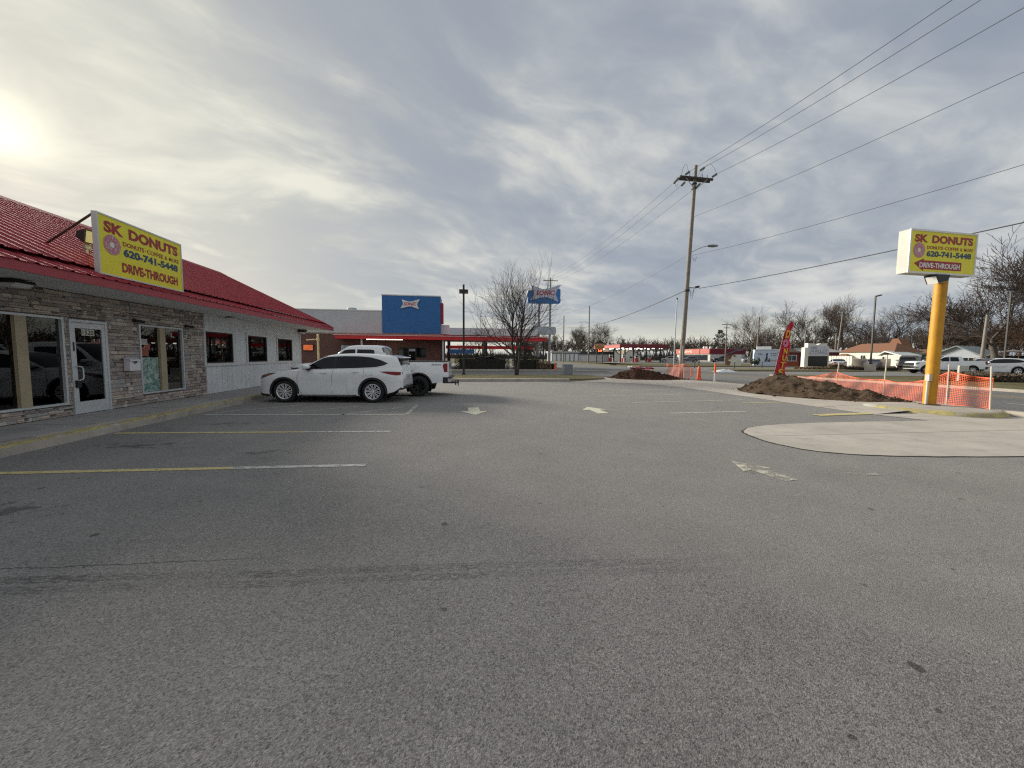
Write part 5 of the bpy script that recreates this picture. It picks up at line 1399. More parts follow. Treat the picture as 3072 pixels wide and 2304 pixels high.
netting('safety_fence', 'small orange mesh fence around the foot of the utility pole', [(14.0, 22.4), (14.9, 23.3), (15.6, 24.2), (16.1, 25.0), (16.6, 25.4)][::-1] + [(13.5, 23.6)], [.0] * 6, [.60, .75, .75, .80, 1.0, .95], [.05, .05, .05, .05, .1],
        [(14.0, 22.4, 1.0, -.1)])
t_ = thing('orange_mesh_bag', 'orange sagging marker beside the small mesh fence', 'traffic marker', (16.35, 24.4, -.01))
MB().lathe([(.001, 0), (.20, 0), (.20, .08), (.13, .10), (.10, .8), (.04, .92), (.001, .92)], 16).build('body', ORF, t_, True)  # sagging orange mesh bag simplified to a tapered solid
MB().tube([(.0, 0, .9), (-.12, 0, 1.35)], .02, 6).build('stick', STEEL, t_)
t_ = thing('marker_post', 'slim white marker post with an orange top at the kerb', 'marker post', (15.75, 21.9, -.01))
MB().cyl((0, 0, 0), (0, 0, .55), .055, .055, 12).build('lower_tube', SWHT, t_, True)
MB().cyl((0, 0, .55), (0, 0, 1.16), .058, .055, 12).build('upper_tube', ORF, t_, True)
t_ = thing('utility_cabinet', 'grey metal utility box on the verge left of the reddish mound', 'utility box', (9.0, 31.2, 0))
MB().prism([(-.38, 0), (.38, 0), (.36, .80), (-.36, .80)], -.3, .3, 'y').build('body', pm('cabinet_grey', (.22, .24, .26), .5, var=.1), t_)
MB().box(-.40, .40, -.32, .32, .80, .85).build('lid', MATS['cabinet_grey'], t_)

# ------------------------------------------------------------------ feather flag
FX, FY = 15.6, 17.3
fg = thing('feather_flag', 'tall red feather flag with yellow letters behind the dirt heap', 'flag', (FX, FY, .0), R(0))
pole_pts = [(0, 0, 0), (.02, 0, .5), (.14, 0, 1.04), (.29, 0, 1.8), (.50, 0, 2.75), (.68, 0, 3.12), (.81, 0, 3.28), (.91, 0, 3.36)]
MB().tube(pole_pts, [.018, .018, .018, .016, .013, .010, .007, .005], 6).build('pole', BLK, fg, True)
edge = scurve([(z_, x) for x, y, z_ in pole_pts[1:]])
outr = scurve([(.37, .04), (.60, .68), (.75, .62), (1.0, .68), (1.23, .76), (1.8, .82), (2.3, .86), (2.75, .90), (3.12, .93), (3.36, .925)])
rows = []
for i in range(49):
    z_ = .38 + 2.97 * i / 48; a, b = edge(z_) + .004, outr(z_)
    rows.append([(a + (b - a) * j / 8, (.05 * math.sin(z_ * 5 + j * .9) + .03 * math.sin(z_ * 13 + j)) * (j / 8), z_) for j in range(9)])
MB().grid(rows).build('cloth', pm('flag_red', (.62, .016, .05), .6, var=.25, vs=4), fg, True)
FY2 = pm('flag_yellow', (.78, .42, .03), .6)
def flag_letter(s, zc, h, w, dx=0):
    a, b = edge(zc), outr(zc); x = (a + b) / 2 + dx
    mb = fit_text(MB(), s, x - w / 2, x + w / 2, zc - h / 2, zc + h / 2, 0, .045, .12)
    sh = fit_text(MB(), s, x - w / 2 + .018, x + w / 2 + .022, zc - h / 2 - .022, zc + h / 2 - .018, 0, .05, .12)
    sh.v = [(p, .03 * math.sin(r_ * 5 + 3) * .5 - .055, r_) for p, q, r_ in sh.v]; sh.build('letter_shadow', pm('flag_dark', (.05, .005, .01), .7), fg)
    mb.v = [(p, .03 * math.sin(r_ * 5 + 3) * .5 - .062, r_) for p, q, r_ in mb.v]; mb.build('letter', FY2, fg)
flag_letter('D', 2.70, .40, .24, -.05); flag_letter('N', 1.86, .30, .22); flag_letter('U', 1.52, .28, .26); flag_letter('T', 1.18, .30, .28); flag_letter('S', .82, .34, .28)
mb = MB()
for i in range(28):
    a, a2 = 2 * math.pi * i / 28, 2 * math.pi * (i + 1) / 28
    cx, cz = .56, 2.26
    mb.q(*[(cx + r_ * math.cos(q) * .8, -.06, cz + r_ * math.sin(q)) for r_, q in ((.19, a), (.19, a2), (.06, a2), (.06, a))])
mb.build('doughnut', pm('flag_pink', (.62, .22, .32), .6, var=.3, vs=14), fg)
# ------------------------------------------------------------------ drive-in restaurant
BRICK = [pm('brick_%s' % n, c, .9, var=.25, vs=14) for n, c in (('red', (.15, .062, .050)), ('brown', (.115, .055, .045)), ('tan', (.19, .095, .07)))]
m, t, b = new_mat('far_brick')
oc = t.n.new('ShaderNodeTexCoord').outputs['Object']; x, y, z_ = t.sep(oc)
bt = t.n.new('ShaderNodeTexBrick'); t.put(bt.inputs['Vector'], t.comb(x, z_, 0.0)); bt.inputs['Scale'].default_value = 1.0
bt.inputs['Brick Width'].default_value = .22; bt.inputs['Row Height'].default_value = .075; bt.inputs['Mortar Size'].default_value = .006
bt.inputs[1].default_value = (.17, .068, .052, 1); bt.inputs[2].default_value = (.115, .05, .042, 1); bt.inputs[3].default_value = (.20, .16, .14, 1)
t.put(b.inputs['Base Color'], t.mix(t.rng(t.noise(oc, 1.2, 4, .6), .35, .65, 0, .45), bt.outputs[0], (.12, .06, .05))); b.inputs['Roughness'].default_value = .9
FBRICK = m
STUC = pm('grey_stucco', (.50, .525, .55), .8, var=.05, vs=1.0, dirt=.10, bump=.1)
SBLUE = pm('tower_blue', (.014, .13, .37), .5, var=.05, vs=1.5)
CRED = pm('canopy_red', (.62, .014, .020), .4, var=.06, vs=1.0)
WHT = pm('panel_white', (.70, .71, .72), .5, var=.04)
LRED = pm('logo_red', (.45, .02, .03), .5)
LBLU = pm('logo_blue', (.03, .20, .55), .5)
FV = 41.0
di = thing('drive_in_restaurant', 'brick drive-in restaurant with a blue tower and long red canopy', 'restaurant', (-7.7, FV, 0))
def dbl(mb, name, mats, parent=di, **k):
    mb.v = [(a + 7.7, b - FV, c) for a, b, c in mb.v]; return mb.build(name, mats, parent, **k)
dbl(MB().box(-26, -6.2, FV, FV + .25, 0, 3.58).box(-3.35, -1.88, FV, FV + .25, 0, 3.58).box(-6.2, -3.35, FV, FV + .25, 2.32, 3.58).box(-6.2, -5.22, FV, FV + .25, 0, 1.22).box(-4.35, -3.35, FV, FV + .25, 0, 1.22).box(-2.13, -1.88, FV + .25, FV + 14, 0, 3.58).box(-26, -25.7, FV + .25, FV + 14, 0, 3.58).box(-25.7, -2.13, FV + 13.7, FV + 14, 0, 3.58), 'wall', FBRICK)
dbl(MB().box(-26, -1.86, FV - .04, FV - .001, .0, .55).box(-6.9, -1.86, FV - .045, FV - .041, .55, .95), 'stone_plinth', pm('plinth_stone', (.40, .33, .25), .85, var=.2, vs=5))
dbl(MB().box(-26, -1.84, FV - .06, FV + .26, 3.58, 3.72), 'stone_course', pm('course_stone', (.36, .30, .24), .85, var=.3, vs=5))
dbl(MB().box(-26, -7.72, FV - .02, FV + 14, 3.72, 5.93), 'parapet', STUC)
dbl(MB().box(-26, -7.72, FV - .07, FV + .2, 5.93, 6.02), 'coping', WHT)
dbl(MB().box(-7.70, -1.88, FV - .12, FV + 3.5, 3.73, 7.53), 'tower', SBLUE)
dbl(MB().box(-7.74, -1.84, FV - .16, FV + 3.54, 7.53, 7.63), 'tower_coping', WHT)
dbl(MB().box(-1.86, -1.62, FV + .6, FV + 2.2, 4.9, 7.0), 'side_sign', LRED)
dbl(MB().box(-1.86, -1.0, FV + 1.0, FV + 3.0, 3.75, 4.75), 'side_block', WHT)
dbl(MB().lathe([(.001, 0), (.35, 0), (.35, .18), (.50, .20), (.50, .42), (.42, .5), (.001, .5)], 18, 'z', (-11.4, FV + 3, 6.02)), 'roof_vent', GALV, smooth=True)
# window and door
WF = pm('window_bronze', (.03, .028, .026), .5)
wn = dbl(MB().box(-6.2, -5.22, FV + .05, FV + .11, 1.22, 1.28).box(-6.2, -5.22, FV + .05, FV + .11, 2.26, 2.32).box(-6.2, -6.14, FV + .05, FV + .11, 1.28, 2.26).box(-4.35, -3.35, FV + .05, FV + .11, 1.22, 1.28).box(-4.35, -3.35, FV + .05, FV + .11, 2.26, 2.32).box(-3.41, -3.35, FV + .05, FV + .11, 1.28, 2.26), 'window', WF)
MB().box(1.56, 2.48, .075, .085, 1.28, 2.26).build('pane', CGLASS, wn); MB().box(3.35, 4.29, .075, .085, 1.28, 2.26).build('pane', CGLASS, wn)
dd = dbl(MB().box(-5.22, -5.12, FV + .03, FV + .12, .02, 2.32).box(-4.45, -4.35, FV + .03, FV + .12, .02, 2.32).box(-5.12, -4.45, FV + .03, FV + .12, 2.2, 2.32).box(-5.12, -4.45, FV + .03, FV + .12, .02, .3), 'door', WF)
MB().box(2.58, 3.25, .075, .085, .3, 2.2).build('pane', CGLASS, dd); MB().box(2.6, 3.23, .06, .07, 1.90, 2.15).build('door_poster', pm('door_poster', (.45, .50, .58), .6), dd)
MB().lathe([(.001, 0), (.07, 0)], 12, 'y', (2.72, .06, 1.45)).build('sticker', SWHT, dd)
# bow-tie logo
def bowtie(parent, x0, x1, z0, z1, y, mat, th=.06, g=0.0):
    w, h = x1 - x0, z1 - z0
    pts = [(.06, .93), (.42, .72), (.58, .76), (.985, 1.0), (.86, .60), (.84, .42), (.93, 0.0), (.56, .25), (.42, .24), (.0, .04), (.13, .42), (.12, .60)]
    c = (.5, .5); pts = [(c[0] + (a - c[0]) * (1 + g), c[1] + (b_ - c[1]) * (1 + g * 1.6)) for a, b_ in pts]
    mb = MB(); P2 = [(x0 + a * w, z0 + b_ * h) for a, b_ in pts]
    mb.prism(P2, y, y + th, 'y'); return mb
lg = dbl(bowtie(None, -5.86, -3.88, 6.20, 7.22, FV - .25, WHT, .12), 'logo', WHT)
dbl(bowtie(None, -5.86, -3.88, 6.20, 7.22, FV - .19, LBLU, .06, .05), 'logo_edge', LBLU)
mb = fit_text(MB(), 'SONIC', 2.14, 3.40, 6.53, 6.86, -.27, .02, .18, rise=.03); mb.build('lettering', LRED, di)
# long canopy
dbl(MB().box(-11.75, 8.95, FV - 2.0, FV + 3.2, 3.04, 3.36).box(-11.85, 9.05, FV - 2.06, FV + 3.3, 3.36, 3.47), 'canopy', CRED)
dbl(MB().box(-11.9, 9.1, FV - 2.09, FV - 2.061, 3.385, 3.425), 'canopy_stripe', WHT)
dbl(MB().box(-8.9, -7.2, FV - 1.75, FV - 1.55, 2.985, 3.035).box(-7.1, -5.5, FV - 1.75, FV - 1.55, 2.985, 3.035), 'strip_light', pm('strip_light', (.9, .9, .8), .4, emis=1.2, ecol=(1, .93, .75)))
for xx in (-9.35, -1.55, 2.6, 6.0, 8.7): dbl(MB().box(xx - .07, xx + .07, FV - 1.8, FV - 1.66, .13 if xx > -2 else 0, 3.04), 'canopy_post', STUC if xx < -1 else DPOLE)
# upper drive-in stall canopy behind
dc = thing('stall_canopy', 'pale flat-topped stall canopy rising behind the red canopy', 'canopy', (1, 50, 0))
MB().box(-3.0, 9.0, -1, 8, 3.75, 4.05).build('soffit', pm('canopy_brown', (.12, .075, .06), .7), dc)
MB().box(-3.05, 9.05, -1.06, 8.05, 4.05, 4.95).build('fascia', WHT, dc)
for xx in (-2.3, 2.5, 7.5):
    for yy in (-.5, 6.5): MB().box(xx - .12, xx + .12, yy - .12, yy + .12, 0, 3.75).build('post', DPOLE, dc)
MB().box(-2.6, 8.6, -.6, -.5, 2.35, 2.75).build('menu_band', CRED, dc)
MB().box(-2.2, .9, -.62, -.5, 1.72, 2.3).build('menu_panel', pm('menu_blue', (.05, .18, .42), .5), dc)
# menu boards on the brick wall
EM = pm('menu_glow', (.75, .16, .05), .5, var=.9, vs=7, emis=.16, ecol=(.9, .16, .04), vd=2)
for x0, x1, z0, z1, mt, lab in ((-15.35, -14.35, 1.86, 2.50, EM, 'small glowing orange menu board on the brick wall'), (-11.8, -10.15, 1.75, 2.50, pm('menu_pale', (.40, .45, .47), .4, var=.5, vs=7), 'wide pale menu board on the brick wall above the pickup')):
    t_ = thing('menu_board', lab, 'menu board', ((x0 + x1) / 2, FV - .02, z0))
    w = (x1 - x0) / 2; MB().box(-w, w, -.10, -.005, 0, z1 - z0).build('case', WF, t_); MB().box(-w + .06, w - .06, -.112, -.101, .06, z1 - z0 - .06).build('print', mt, t_)
# cream drive-through pole behind the shop corner
t_ = thing('drive_through_post', 'cream post with a short arm standing behind the white siding corner', 'post', (-8.6, 25.3, .0))
CREAM = pm('cream_paint', (.62, .50, .28), .6)
MB().cyl((0, 0, 0), (0, 0, 2.72), .065, .065, 12).build('shaft', CREAM, t_, True); MB().lathe([(.07, 2.34), (.09, 2.36), (.09, 2.50), (.07, 2.52)], 12).lathe([(.001, 2.77), (.05, 2.75), (.075, 2.70)], 12).build('collar', CREAM, t_, True)
MB().tube([(0, 0, 2.44), (-.35, -.02, 2.42), (-.66, -.04, 2.40)], [.03, .032, .05], 10).build('arm', CREAM, t_, True)
# roadside pylon
py = thing('drive_in_pylon', 'tall roadside drive-in sign with a blue bow-tie panel behind the bare tree', 'sign', (11.0, 50, 0))
for xx in (-.55, .95): MB().cyl((xx, .2, 0), (xx, .2, 8.9), .17, .16, 12).build('post', pm('pylon_grey', (.30, .31, .33), .5), py, True)
mb = MB(); pts = []
for cx, cz, a0 in ((2.0, 8.65, -90), (2.0, 10.1, 0), (-1.85, 9.75, 90), (-1.85, 8.6, 180)):
    for k in range(0, 91, 18): pts.append((cx + .25 * math.cos(R(a0 + k)), cz + .25 * math.sin(R(a0 + k))))
mb.prism(pts, -.15, .25, 'y').build('cabinet', LBLU, py)
bowtie(None, -1.85, 2.25, 8.62, 10.78, -.24, WHT, .30, -.0).build('logo', pm('logo_white', (.58, .62, .74), .5), py)
bowtie(None, -1.85, 2.25, 8.62, 10.78, -.21, LBLU, .24, .035).build('logo_edge', LBLU, py)
fit_text(MB(), 'SONIC', -1.05, 1.32, 9.38, 10.0, -.27, .02, .2, rise=.08).build('lettering', LRED, py)
mb = MB(); pts = []
for cx, cz, a0 in ((1.45, 4.6, -90), (1.45, 5.1, 0), (-1.05, 5.1, 90), (-1.05, 4.6, 180)):
    for k in range(0, 91, 18): pts.append((cx + .28 * math.cos(R(a0 + k)), cz + .28 * math.sin(R(a0 + k))))
mb.prism(pts, -.12, .15, 'y').build('reader_board', pm('reader_pale', (.42, .47, .52), .4, var=.15, vs=3), py)
t_ = thing('traffic_cone', 'orange cone near the shrubs beyond the bare tree', 'traffic cone', (9.9, 38.9, .13))
MB().box(-.18, .18, -.18, .18, 0, .03).build('base', BLK, t_); MB().lathe([(.14, .03), (.04, .72), (.001, .73)], 14).build('cone', ORF, t_, True)
# ------------------------------------------------------------------ buildings across the road
SHIN = pm('brown_shingles', (.22, .105, .06), .9, var=.18, vs=6, bump=.3, bs=12)
SHING = pm('grey_shingles', (.27, .31, .32), .9, var=.12, vs=6, bump=.3, bs=12)
WSID = pm('white_clapboard', (.66, .66, .58), .7, var=.06, vs=1.0)
GSID = pm('grey_clapboard', (.50, .54, .60), .7, var=.05)
CMAR = pm('station_maroon', (.17, .012, .028), .5, var=.08, vs=.6)
CMARL = pm('sunlit_maroon_letter_red', (.48, .10, .075), .5, var=.08, vs=.6)  # maroon lightened to show sun on the left-facing fascias; also colours the canopy letters
DGLS = pm('far_window', (.03, .035, .04), .1, var=.2)

def hip_roof(mb, x0, x1, y0, y1, z0, h, inset, oh=.4):
    x0 -= oh; x1 += oh; y0 -= oh; y1 += oh; ym = (y0 + y1) / 2
    a, b = (x0 + inset, ym, z0 + h), (x1 - inset, ym, z0 + h)
    c = [(x0, y0, z0), (x1, y0, z0), (x1, y1, z0), (x0, y1, z0)]
    mb.q(c[0], c[1], b, a); mb.q(c[1], c[2], b); mb.q(c[2], c[3], a, b); mb.q(c[3], c[0], a); mb.q(*c[::-1])
    return mb
def add_window(parent, x0, x1, z0, z1, y, fr=TRIMW, panes=1, fw=.08):
    w = MB().box(x0, x1, y - .05, y, z0, z0 + fw).box(x0, x1, y - .05, y, z1 - fw, z1).box(x0, x0 + fw, y - .05, y, z0 + fw, z1 - fw).box(x1 - fw, x1, y - .05, y, z0 + fw, z1 - fw).build('window', fr, parent)
    n = panes; d = (x1 - x0 - 2 * fw) / n
    for i in range(n):
        MB().box(x0 + fw + i * d + (.03 if i else 0), x0 + fw + (i + 1) * d - (.03 if i < n - 1 else 0), y - .03, y - .004, z0 + fw, z1 - fw).build('pane', DGLS, w)
        if i: MB().box(x0 + fw + i * d - .03, x0 + fw + i * d + .03, y - .05, y - .004, z0 + fw, z1 - fw).build('mullion', fr, w)
    return w

# petrol station canopy
gc = thing('petrol_canopy', 'maroon petrol station canopy on dark columns with pale lights', 'canopy', (42.3, 97.5, 0))
MB().box(.06, 13.6, .06, 19.5, 3.86, 4.80).build('deck', pm('canopy_underside', (.45, .42, .40), .7), gc)
MB().box(0, 13.7, -.02, .05, 3.83, 4.62).box(13.61, 13.7, .05, 19.5, 3.83, 4.62).build('fascia', CMAR, gc)
MB().box(-.02, .05, .051, 19.55, 3.83, 4.62).build('end_fascia', CMARL, gc)  # sunlight on this end is put into the lighter colour
MB().box(-.05, 13.75, -.06, .06, 4.621, 4.86).box(-.05, .06, .061, 19.6, 4.621, 4.86).build('fascia_cap', pm('cap_red', (.22, .05, .06), .5), gc)
fit_text(MB(), "CASEY'S", 1.3, 2.6, 4.10, 4.32, -.025, .03).build('lettering', CMARL, gc)
GLOW = pm('canopy_light', (.9, .9, .85), .4, emis=1.6, ecol=(1, .97, .88))
for i in range(6):
    for j in range(3): MB().box(1.3 + i * 2.2, 1.8 + i * 2.2, 1.5 + j * 7, 2.0 + j * 7, 3.70, 3.855).build('downlight', GLOW, gc)
for xx in (.9, 4.6, 8.2, 12.4):
    for yy in (1.5, 15.0): MB().box(xx - .16, xx + .16, yy - .16, yy + .16, 0, 3.86).build('column', DPOLE, gc)
PRED = pm('pump_red', (.42, .03, .03), .4); PWHT = pm('pump_white', (.60, .60, .58), .4)
for i, (xx, yy) in enumerate(((44.5, 100), (48.2, 100), (52.0, 100), (44.5, 109), (48.2, 109), (52.0, 109))):
    t_ = thing('petrol_pump', 'red and white petrol pump, %s of the %s row under the maroon canopy' % (('leftmost', 'middle one', 'rightmost')[i % 3], ('front', 'back')[i // 3]), 'petrol pump', (xx, yy, 0), 0, 'petrol pumps')
    MB().box(-.45, .45, -.35, .35, .12, 1.15).build('cabinet', PRED, t_); MB().box(-.40, .40, -.3, .3, 1.15, 2.05).build('head', PWHT, t_)
    MB().box(-.3, .3, -.312, -.301, 1.35, 1.8).build('display', DGLS, t_); MB().box(-1.4, 1.4, -.6, .6, 0, .12).build('kerb', CONC_K, t_)
    MB().tube([(.45, 0, 1.7), (.62, 0, 1.2), (.6, 0, .6), (.46, 0, .9)], .03, 6).build('hose', BLK, t_)
for i, (xx, yy, lab) in enumerate(((40.2, 97.0, 'white bollard left of the petrol pumps'), (43.0, 96.2, 'white bollard before the petrol pumps, second from left'))):
    t_ = thing('bollard', lab, 'bollard', (xx, yy, 0)); MB().lathe([(.14, 0), (.14, 1.1), (.10, 1.2), (.001, 1.22)], 12).build('post', PWHT, t_, True); MB().lathe([(.145, .8), (.145, .95)], 12).build('band', PRED, t_)
# price sign
sg = thing('price_sign', 'gabled petrol station price sign with red digits on two dark legs', 'sign', (28.6, 76.2, 0))
for xx in (-.55, .75): MB().box(xx - .07, xx + .07, -.07, .07, 0, 3.1).build('leg', DPOLE, sg)
MB().box(-.95, 1.05, -.15, .15, 3.1, 4.2).build('cabinet', pm('sign_maroon', (.12, .012, .02), .5), sg)
MB().prism([(-1.15, 4.2), (.05, 4.92), (1.25, 4.2)], -.22, .22, 'y').build('gable', WF, sg)
MB().box(-.80, .92, -.162, -.151, 3.70, 4.10).build('upper_panel', pm('sign_peach', (.75, .50, .30), .5), sg)
fit_text(MB(), "CASEY'S", -.68, .80, 3.77, 4.03, -.168, .05).build('lettering', PRED, sg)
MB().box(-1.0, 1.0, -.162, -.151, 3.16, 3.56).build('lower_panel', pm('sign_gold', (.70, .42, .08), .5), sg)
fit_text(MB(), 'GENERAL STORE', -.88, .88, 3.25, 3.48, -.168, .04).build('lettering', pm('letter_brown', (.12, .03, .02), .5), sg)
MB().box(-.50, .78, -.12, .12, 2.35, 3.02).build('price_box', BLK, sg)
fit_text(MB(), '2.69', -.25, .60, 2.48, 2.90, -.13, .04).build('price_digits', pm('digit_red', (.9, .08, .03), .5, emis=2.0, ecol=(1, .09, .03)), sg)
# store
st = thing('convenience_store', 'low convenience store with maroon and red fascia bands', 'store', (92, 131, 0))
MB().box(0, 14, .1, 22, 0, 2.75).build('wall', pm('store_cream', (.58, .58, .54), .7, var=.05), st)
MB().box(-.3, 14.3, -.1, .099, 2.75, 4.62).build('fascia', CMAR, st)
MB().box(-.4, -.05, .1, 22.2, 2.75, 4.62).build('front_fascia', CMARL, st)  # same maroon band, sunlit tone painted in
MB().box(-.5, 14.4, -.15, 22.3, 4.62, 4.72).build('coping', pm('cap_pink', (.55, .22, .2), .5), st)
mb = fit_text(MB(), "CASEY'S", -6.2, -.5, 0, 1.0, 0, .04); mb.v = [(-.43, 16 + (x + 6.2) * -1.6 + 4, 3.15 + z_) for x, y, z_ in mb.v]; mb.build('lettering', pm('letter_cream', (.85, .6, .45), .5), st)
mb = MB(); mb.box(-.06, -.001, 1.5, 20, .25, 2.4); mb.build('shopfront', DGLS, st)
add_window(st, 5.0, 9.2, .3, 2.2, .1, WF, 3)
MB().box(10.2, 11.4, .05, .099, 0, 2.2).build('door', DGLS, st)
for k, xx in enumerate((1.5, 3.3, 5.6, 9.0)): MB().lathe([(.45, 0), (.45, .35), (.55, .4), (.4, .9), (.001, 1.0)], 12, 'z', (xx, 6 + k, 4.72)).build('roof_vent', WHT, st, True)
# low garages far left of the canopy
gr = thing('garage_row', 'row of low white garages with a dark flat roof beside the thin bare pole', 'garages', (26.5, 108, 0))
MB().box(0, 8.0, 0, 6, 0, 2.5).build('wall', pm('garage_grey', (.28, .30, .31), .8), gr)
for i in range(6): MB().box(.25 + i * 1.30, 1.15 + i * 1.30, -.06, -.001, .05, 2.1).build('garage_door', WHT, gr)
MB().box(-.3, 8.3, -.3, 6.3, 2.5, 2.9).build('roof', pm('roof_pale', (.42, .43, .44), .8), gr)
gw = thing('white_shed', 'long white building with a dark roof edge behind the bare lamp pole', 'building', (35.6, 112, 0))
MB().box(0, 10.5, 0, 6, 0, 2.1).build('wall', WHT, gw); MB().box(-.3, 10.8, -.3, 6.3, 2.1, 2.95).build('roof', pm('roof_dark', (.06, .065, .075), .8), gw)
# houses seen under the canopy
for i, (xx, yy, ww, lab) in enumerate(((62, 150, 7, 'left of two pale gabled houses beyond the petrol station'), (71, 152, 8, 'right of two pale gabled houses beyond the petrol station'))):
    h = thing('gabled_house', lab, 'house', (xx, yy, 0))
    MB().box(-ww / 2, ww / 2, 0, 8, 0, 2.0).build('wall', WSID, h); MB().prism([(-ww / 2, 2.0), (ww / 2, 2.0), (0, 4.6)], .0, 8, 'y').build('gable', WSID, h)
    MB().prism([(-ww / 2 - .4, 1.9), (0, 4.9), (ww / 2 + .4, 1.9), (ww / 2 + .4, 1.65), (0, 4.62), (-ww / 2 - .4, 1.65)], -.3, 8.3, 'y').build('roof', pm('roof_tan', (.30, .24, .18), .9), h)
    add_window(h, -.7, .7, .7, 1.7, -.001, TRIMW, 2)
# garden shed
sh = thing('garden_shed', 'small brown wooden shed with a gabled front and double door', 'shed', (51.6, 67.5, 0), R(-38))
TIMB = pm('shed_timber', (.27, .15, .10), .85, var=.15, vs=4)
MB().box(-.75, .75, 0, 2.2, 0, 1.85).prism([(-.75, 1.85), (.75, 1.85), (0, 2.2)], 0, 2.2, 'y').build('wall', TIMB, sh)
MB().prism([(-.9, 1.82), (0, 2.28), (.9, 1.82), (.9, 1.75), (0, 2.2), (-.9, 1.75)], -.1, 2.3, 'y').build('roof', SHIN, sh)
MB().box(-.45, -.01, -.05, -.001, .05, 1.7).build('door_leaf', pm('shed_door', (.22, .11, .08), .8), sh); MB().box(.01, .45, -.05, -.001, .05, 1.7).build('door_leaf', MATS['shed_door'], sh)
# pet shop with painted wall
ms = thing('pet_salon', 'flat-roofed pale blue building with a painted dog and cat on its wall', 'shop', (54.2, 64.5, 0), R(-38))
PBLU = pm('mural_blue', (.52, .60, .74), .7, var=.06, vs=1)
MB().box(0, 3.7, 0, 9, 0, 2.95).build('wall', PBLU, ms)
MB().box(-.1, 3.8, -.1, 9.1, 2.95, 3.05).build('roof', WHT, ms)
MB().box(.35, 2.6, 1.5, 3.0, 3.05, 3.62).build('rooftop_unit', WHT, ms)
MINK = pm('mural_ink', (.02, .03, .07), .7)
dog = [(1.55, .75), (1.62, 1.05), (1.72, 1.35), (1.78, 1.75), (1.76, 2.05), (1.70, 2.15), (1.86, 2.35), (2.02, 2.36), (2.08, 2.28), (2.0, 2.18), (1.98, 1.9), (2.02, 1.5), (2.0, 1.1), (2.06, .78), (1.92, .76), (1.88, 1.05), (1.78, .95), (1.74, .74)]
cat_ = [(2.14, .78), (2.12, 1.05), (2.2, 1.28), (2.18, 1.45), (2.24, 1.38), (2.30, 1.38), (2.36, 1.45), (2.34, 1.25), (2.40, 1.0), (2.38, .78)]
mb = MB(); mb.prism(dog, -.02, -.003, 'y'); mb.prism(cat_, -.02, -.003, 'y'); mb.build('painted_animals', MINK, ms)
GREYI = pm('mural_grey', (.22, .26, .36), .7)
mb = MB()
for x0, x1, z0, h in ((.55, 1.15, 2.25, .12), (.5, 1.25, 2.0, .14), (.45, .85, 1.5, .12), (2.4, 3.3, 2.2, .16), (2.5, 3.3, 1.9, .12)): mb.box(x0, x1, -.012, -.003, z0, z0 + h)
mb.build('painted_bars', GREYI, ms)
MB().box(2.45, 3.5, -.012, -.003, .85, 1.15).build('painted_band', pm('mural_pink', (.55, .35, .38), .7), ms)
MB().box(.6, 1.2, -.013, -.003, .8, 1.55).build('painted_panel', pm('mural_pale', (.60, .66, .78), .7), ms)
tl = thing('teal_roofed_shed', 'little white shed with a teal slanted roof left of the painted wall', 'shed', (53.0, 66.3, 0), R(-38))
MB().box(-1.6, 0.0, .2, 3, 0, 2.1).build('wall', WHT, tl)
MB().prism([(-2.6, 2.0), (-2.55, 2.12), (-.8, 3.02), (.2, 3.02), (.2, 2.92), (-.7, 2.9)], -.6, 3.2, 'y').build('roof', pm('teal_metal', (.05, .20, .28), .4, metal=.3, var=.08), tl)
MB().prism([(-1.9, .0), (-.1, .0), (-.1, 1.15), (-.9, 1.3), (-1.5, 2.0), (-1.75, 1.2), (-2.3, 1.0), (-1.7, .7)], -.35, -.25, 'y').build('cut_out_screen', WSID, tl)
t_ = thing('shrub', 'dark twiggy evergreen in front of the teal-roofed shed', 'shrub', (51.6, 61.2, 0))
rg = random.Random(4); mb = MB()
for i in range(140):
    a, e = rg.uniform(0, 6.28), rg.uniform(-.3, 1); q = Vector((math.cos(a) * .8, math.sin(a) * .5, .75 + e * .7)) * rg.uniform(.6, 1)
    mb.obox((q.x, q.y, max(.1, q.z)), .22, .05, .16, rg.uniform(0, 6), rg.uniform(-1, 1), rg.uniform(-1, 1))
mb.build('foliage', pm('shrub_green', (.045, .055, .03), .9, var=.4, vs=6), t_); MB().cyl((0, 0, 0), (0, 0, .8), .06, .04, 6).build('stem', WOODD, t_)
# maroon house
rh = thing('maroon_house', 'low maroon house with white-framed windows behind the feather flag', 'house', (57.2, 62.0, 0), R(-38))
MAR = pm('maroon_siding', (.15, .020, .022), .7, var=.10, vs=2); MBRK = pm('red_brick_base', (.26, .06, .035), .85, var=.15, vs=5)
MB().box(0, 2.7, -.3, 6, 1.0, 2.55).build('front_wall', MAR, rh); MB().box(0, 2.7, -.32, 6, 0, 1.0).build('brick_base', MBRK, rh)
MB().box(2.7, 8.2, .3, 6, 0, 2.55).build('wall', MAR, rh)
MB().prism([(-.4, 2.5), (1.35, 3.25), (3.1, 2.5)], -.6, 3, 'y').build('front_gable', pm('gable_brown', (.25, .19, .15), .8), rh)
hip_roof(MB(), 0, 8.2, .3, 6, 2.55, .8, 1.5).build('roof', pm('roof_grey', (.26, .26, .27), .9, var=.1), rh)
add_window(rh, .35, 2.35, .95, 2.05, -.321, TRIMW, 3); add_window(rh, 4.4, 5.3, 1.0, 2.05, .299, TRIMW, 1)
MB().box(.4, 1.5, 2.0, 3.2, 2.8, 4.3).build('chimney', pm('chimney_tan', (.55, .47, .38), .8, var=.1), rh); MB().box(1.75, 2.0, 2.0, 2.4, 2.8, 4.0).build('flue', WF, rh)
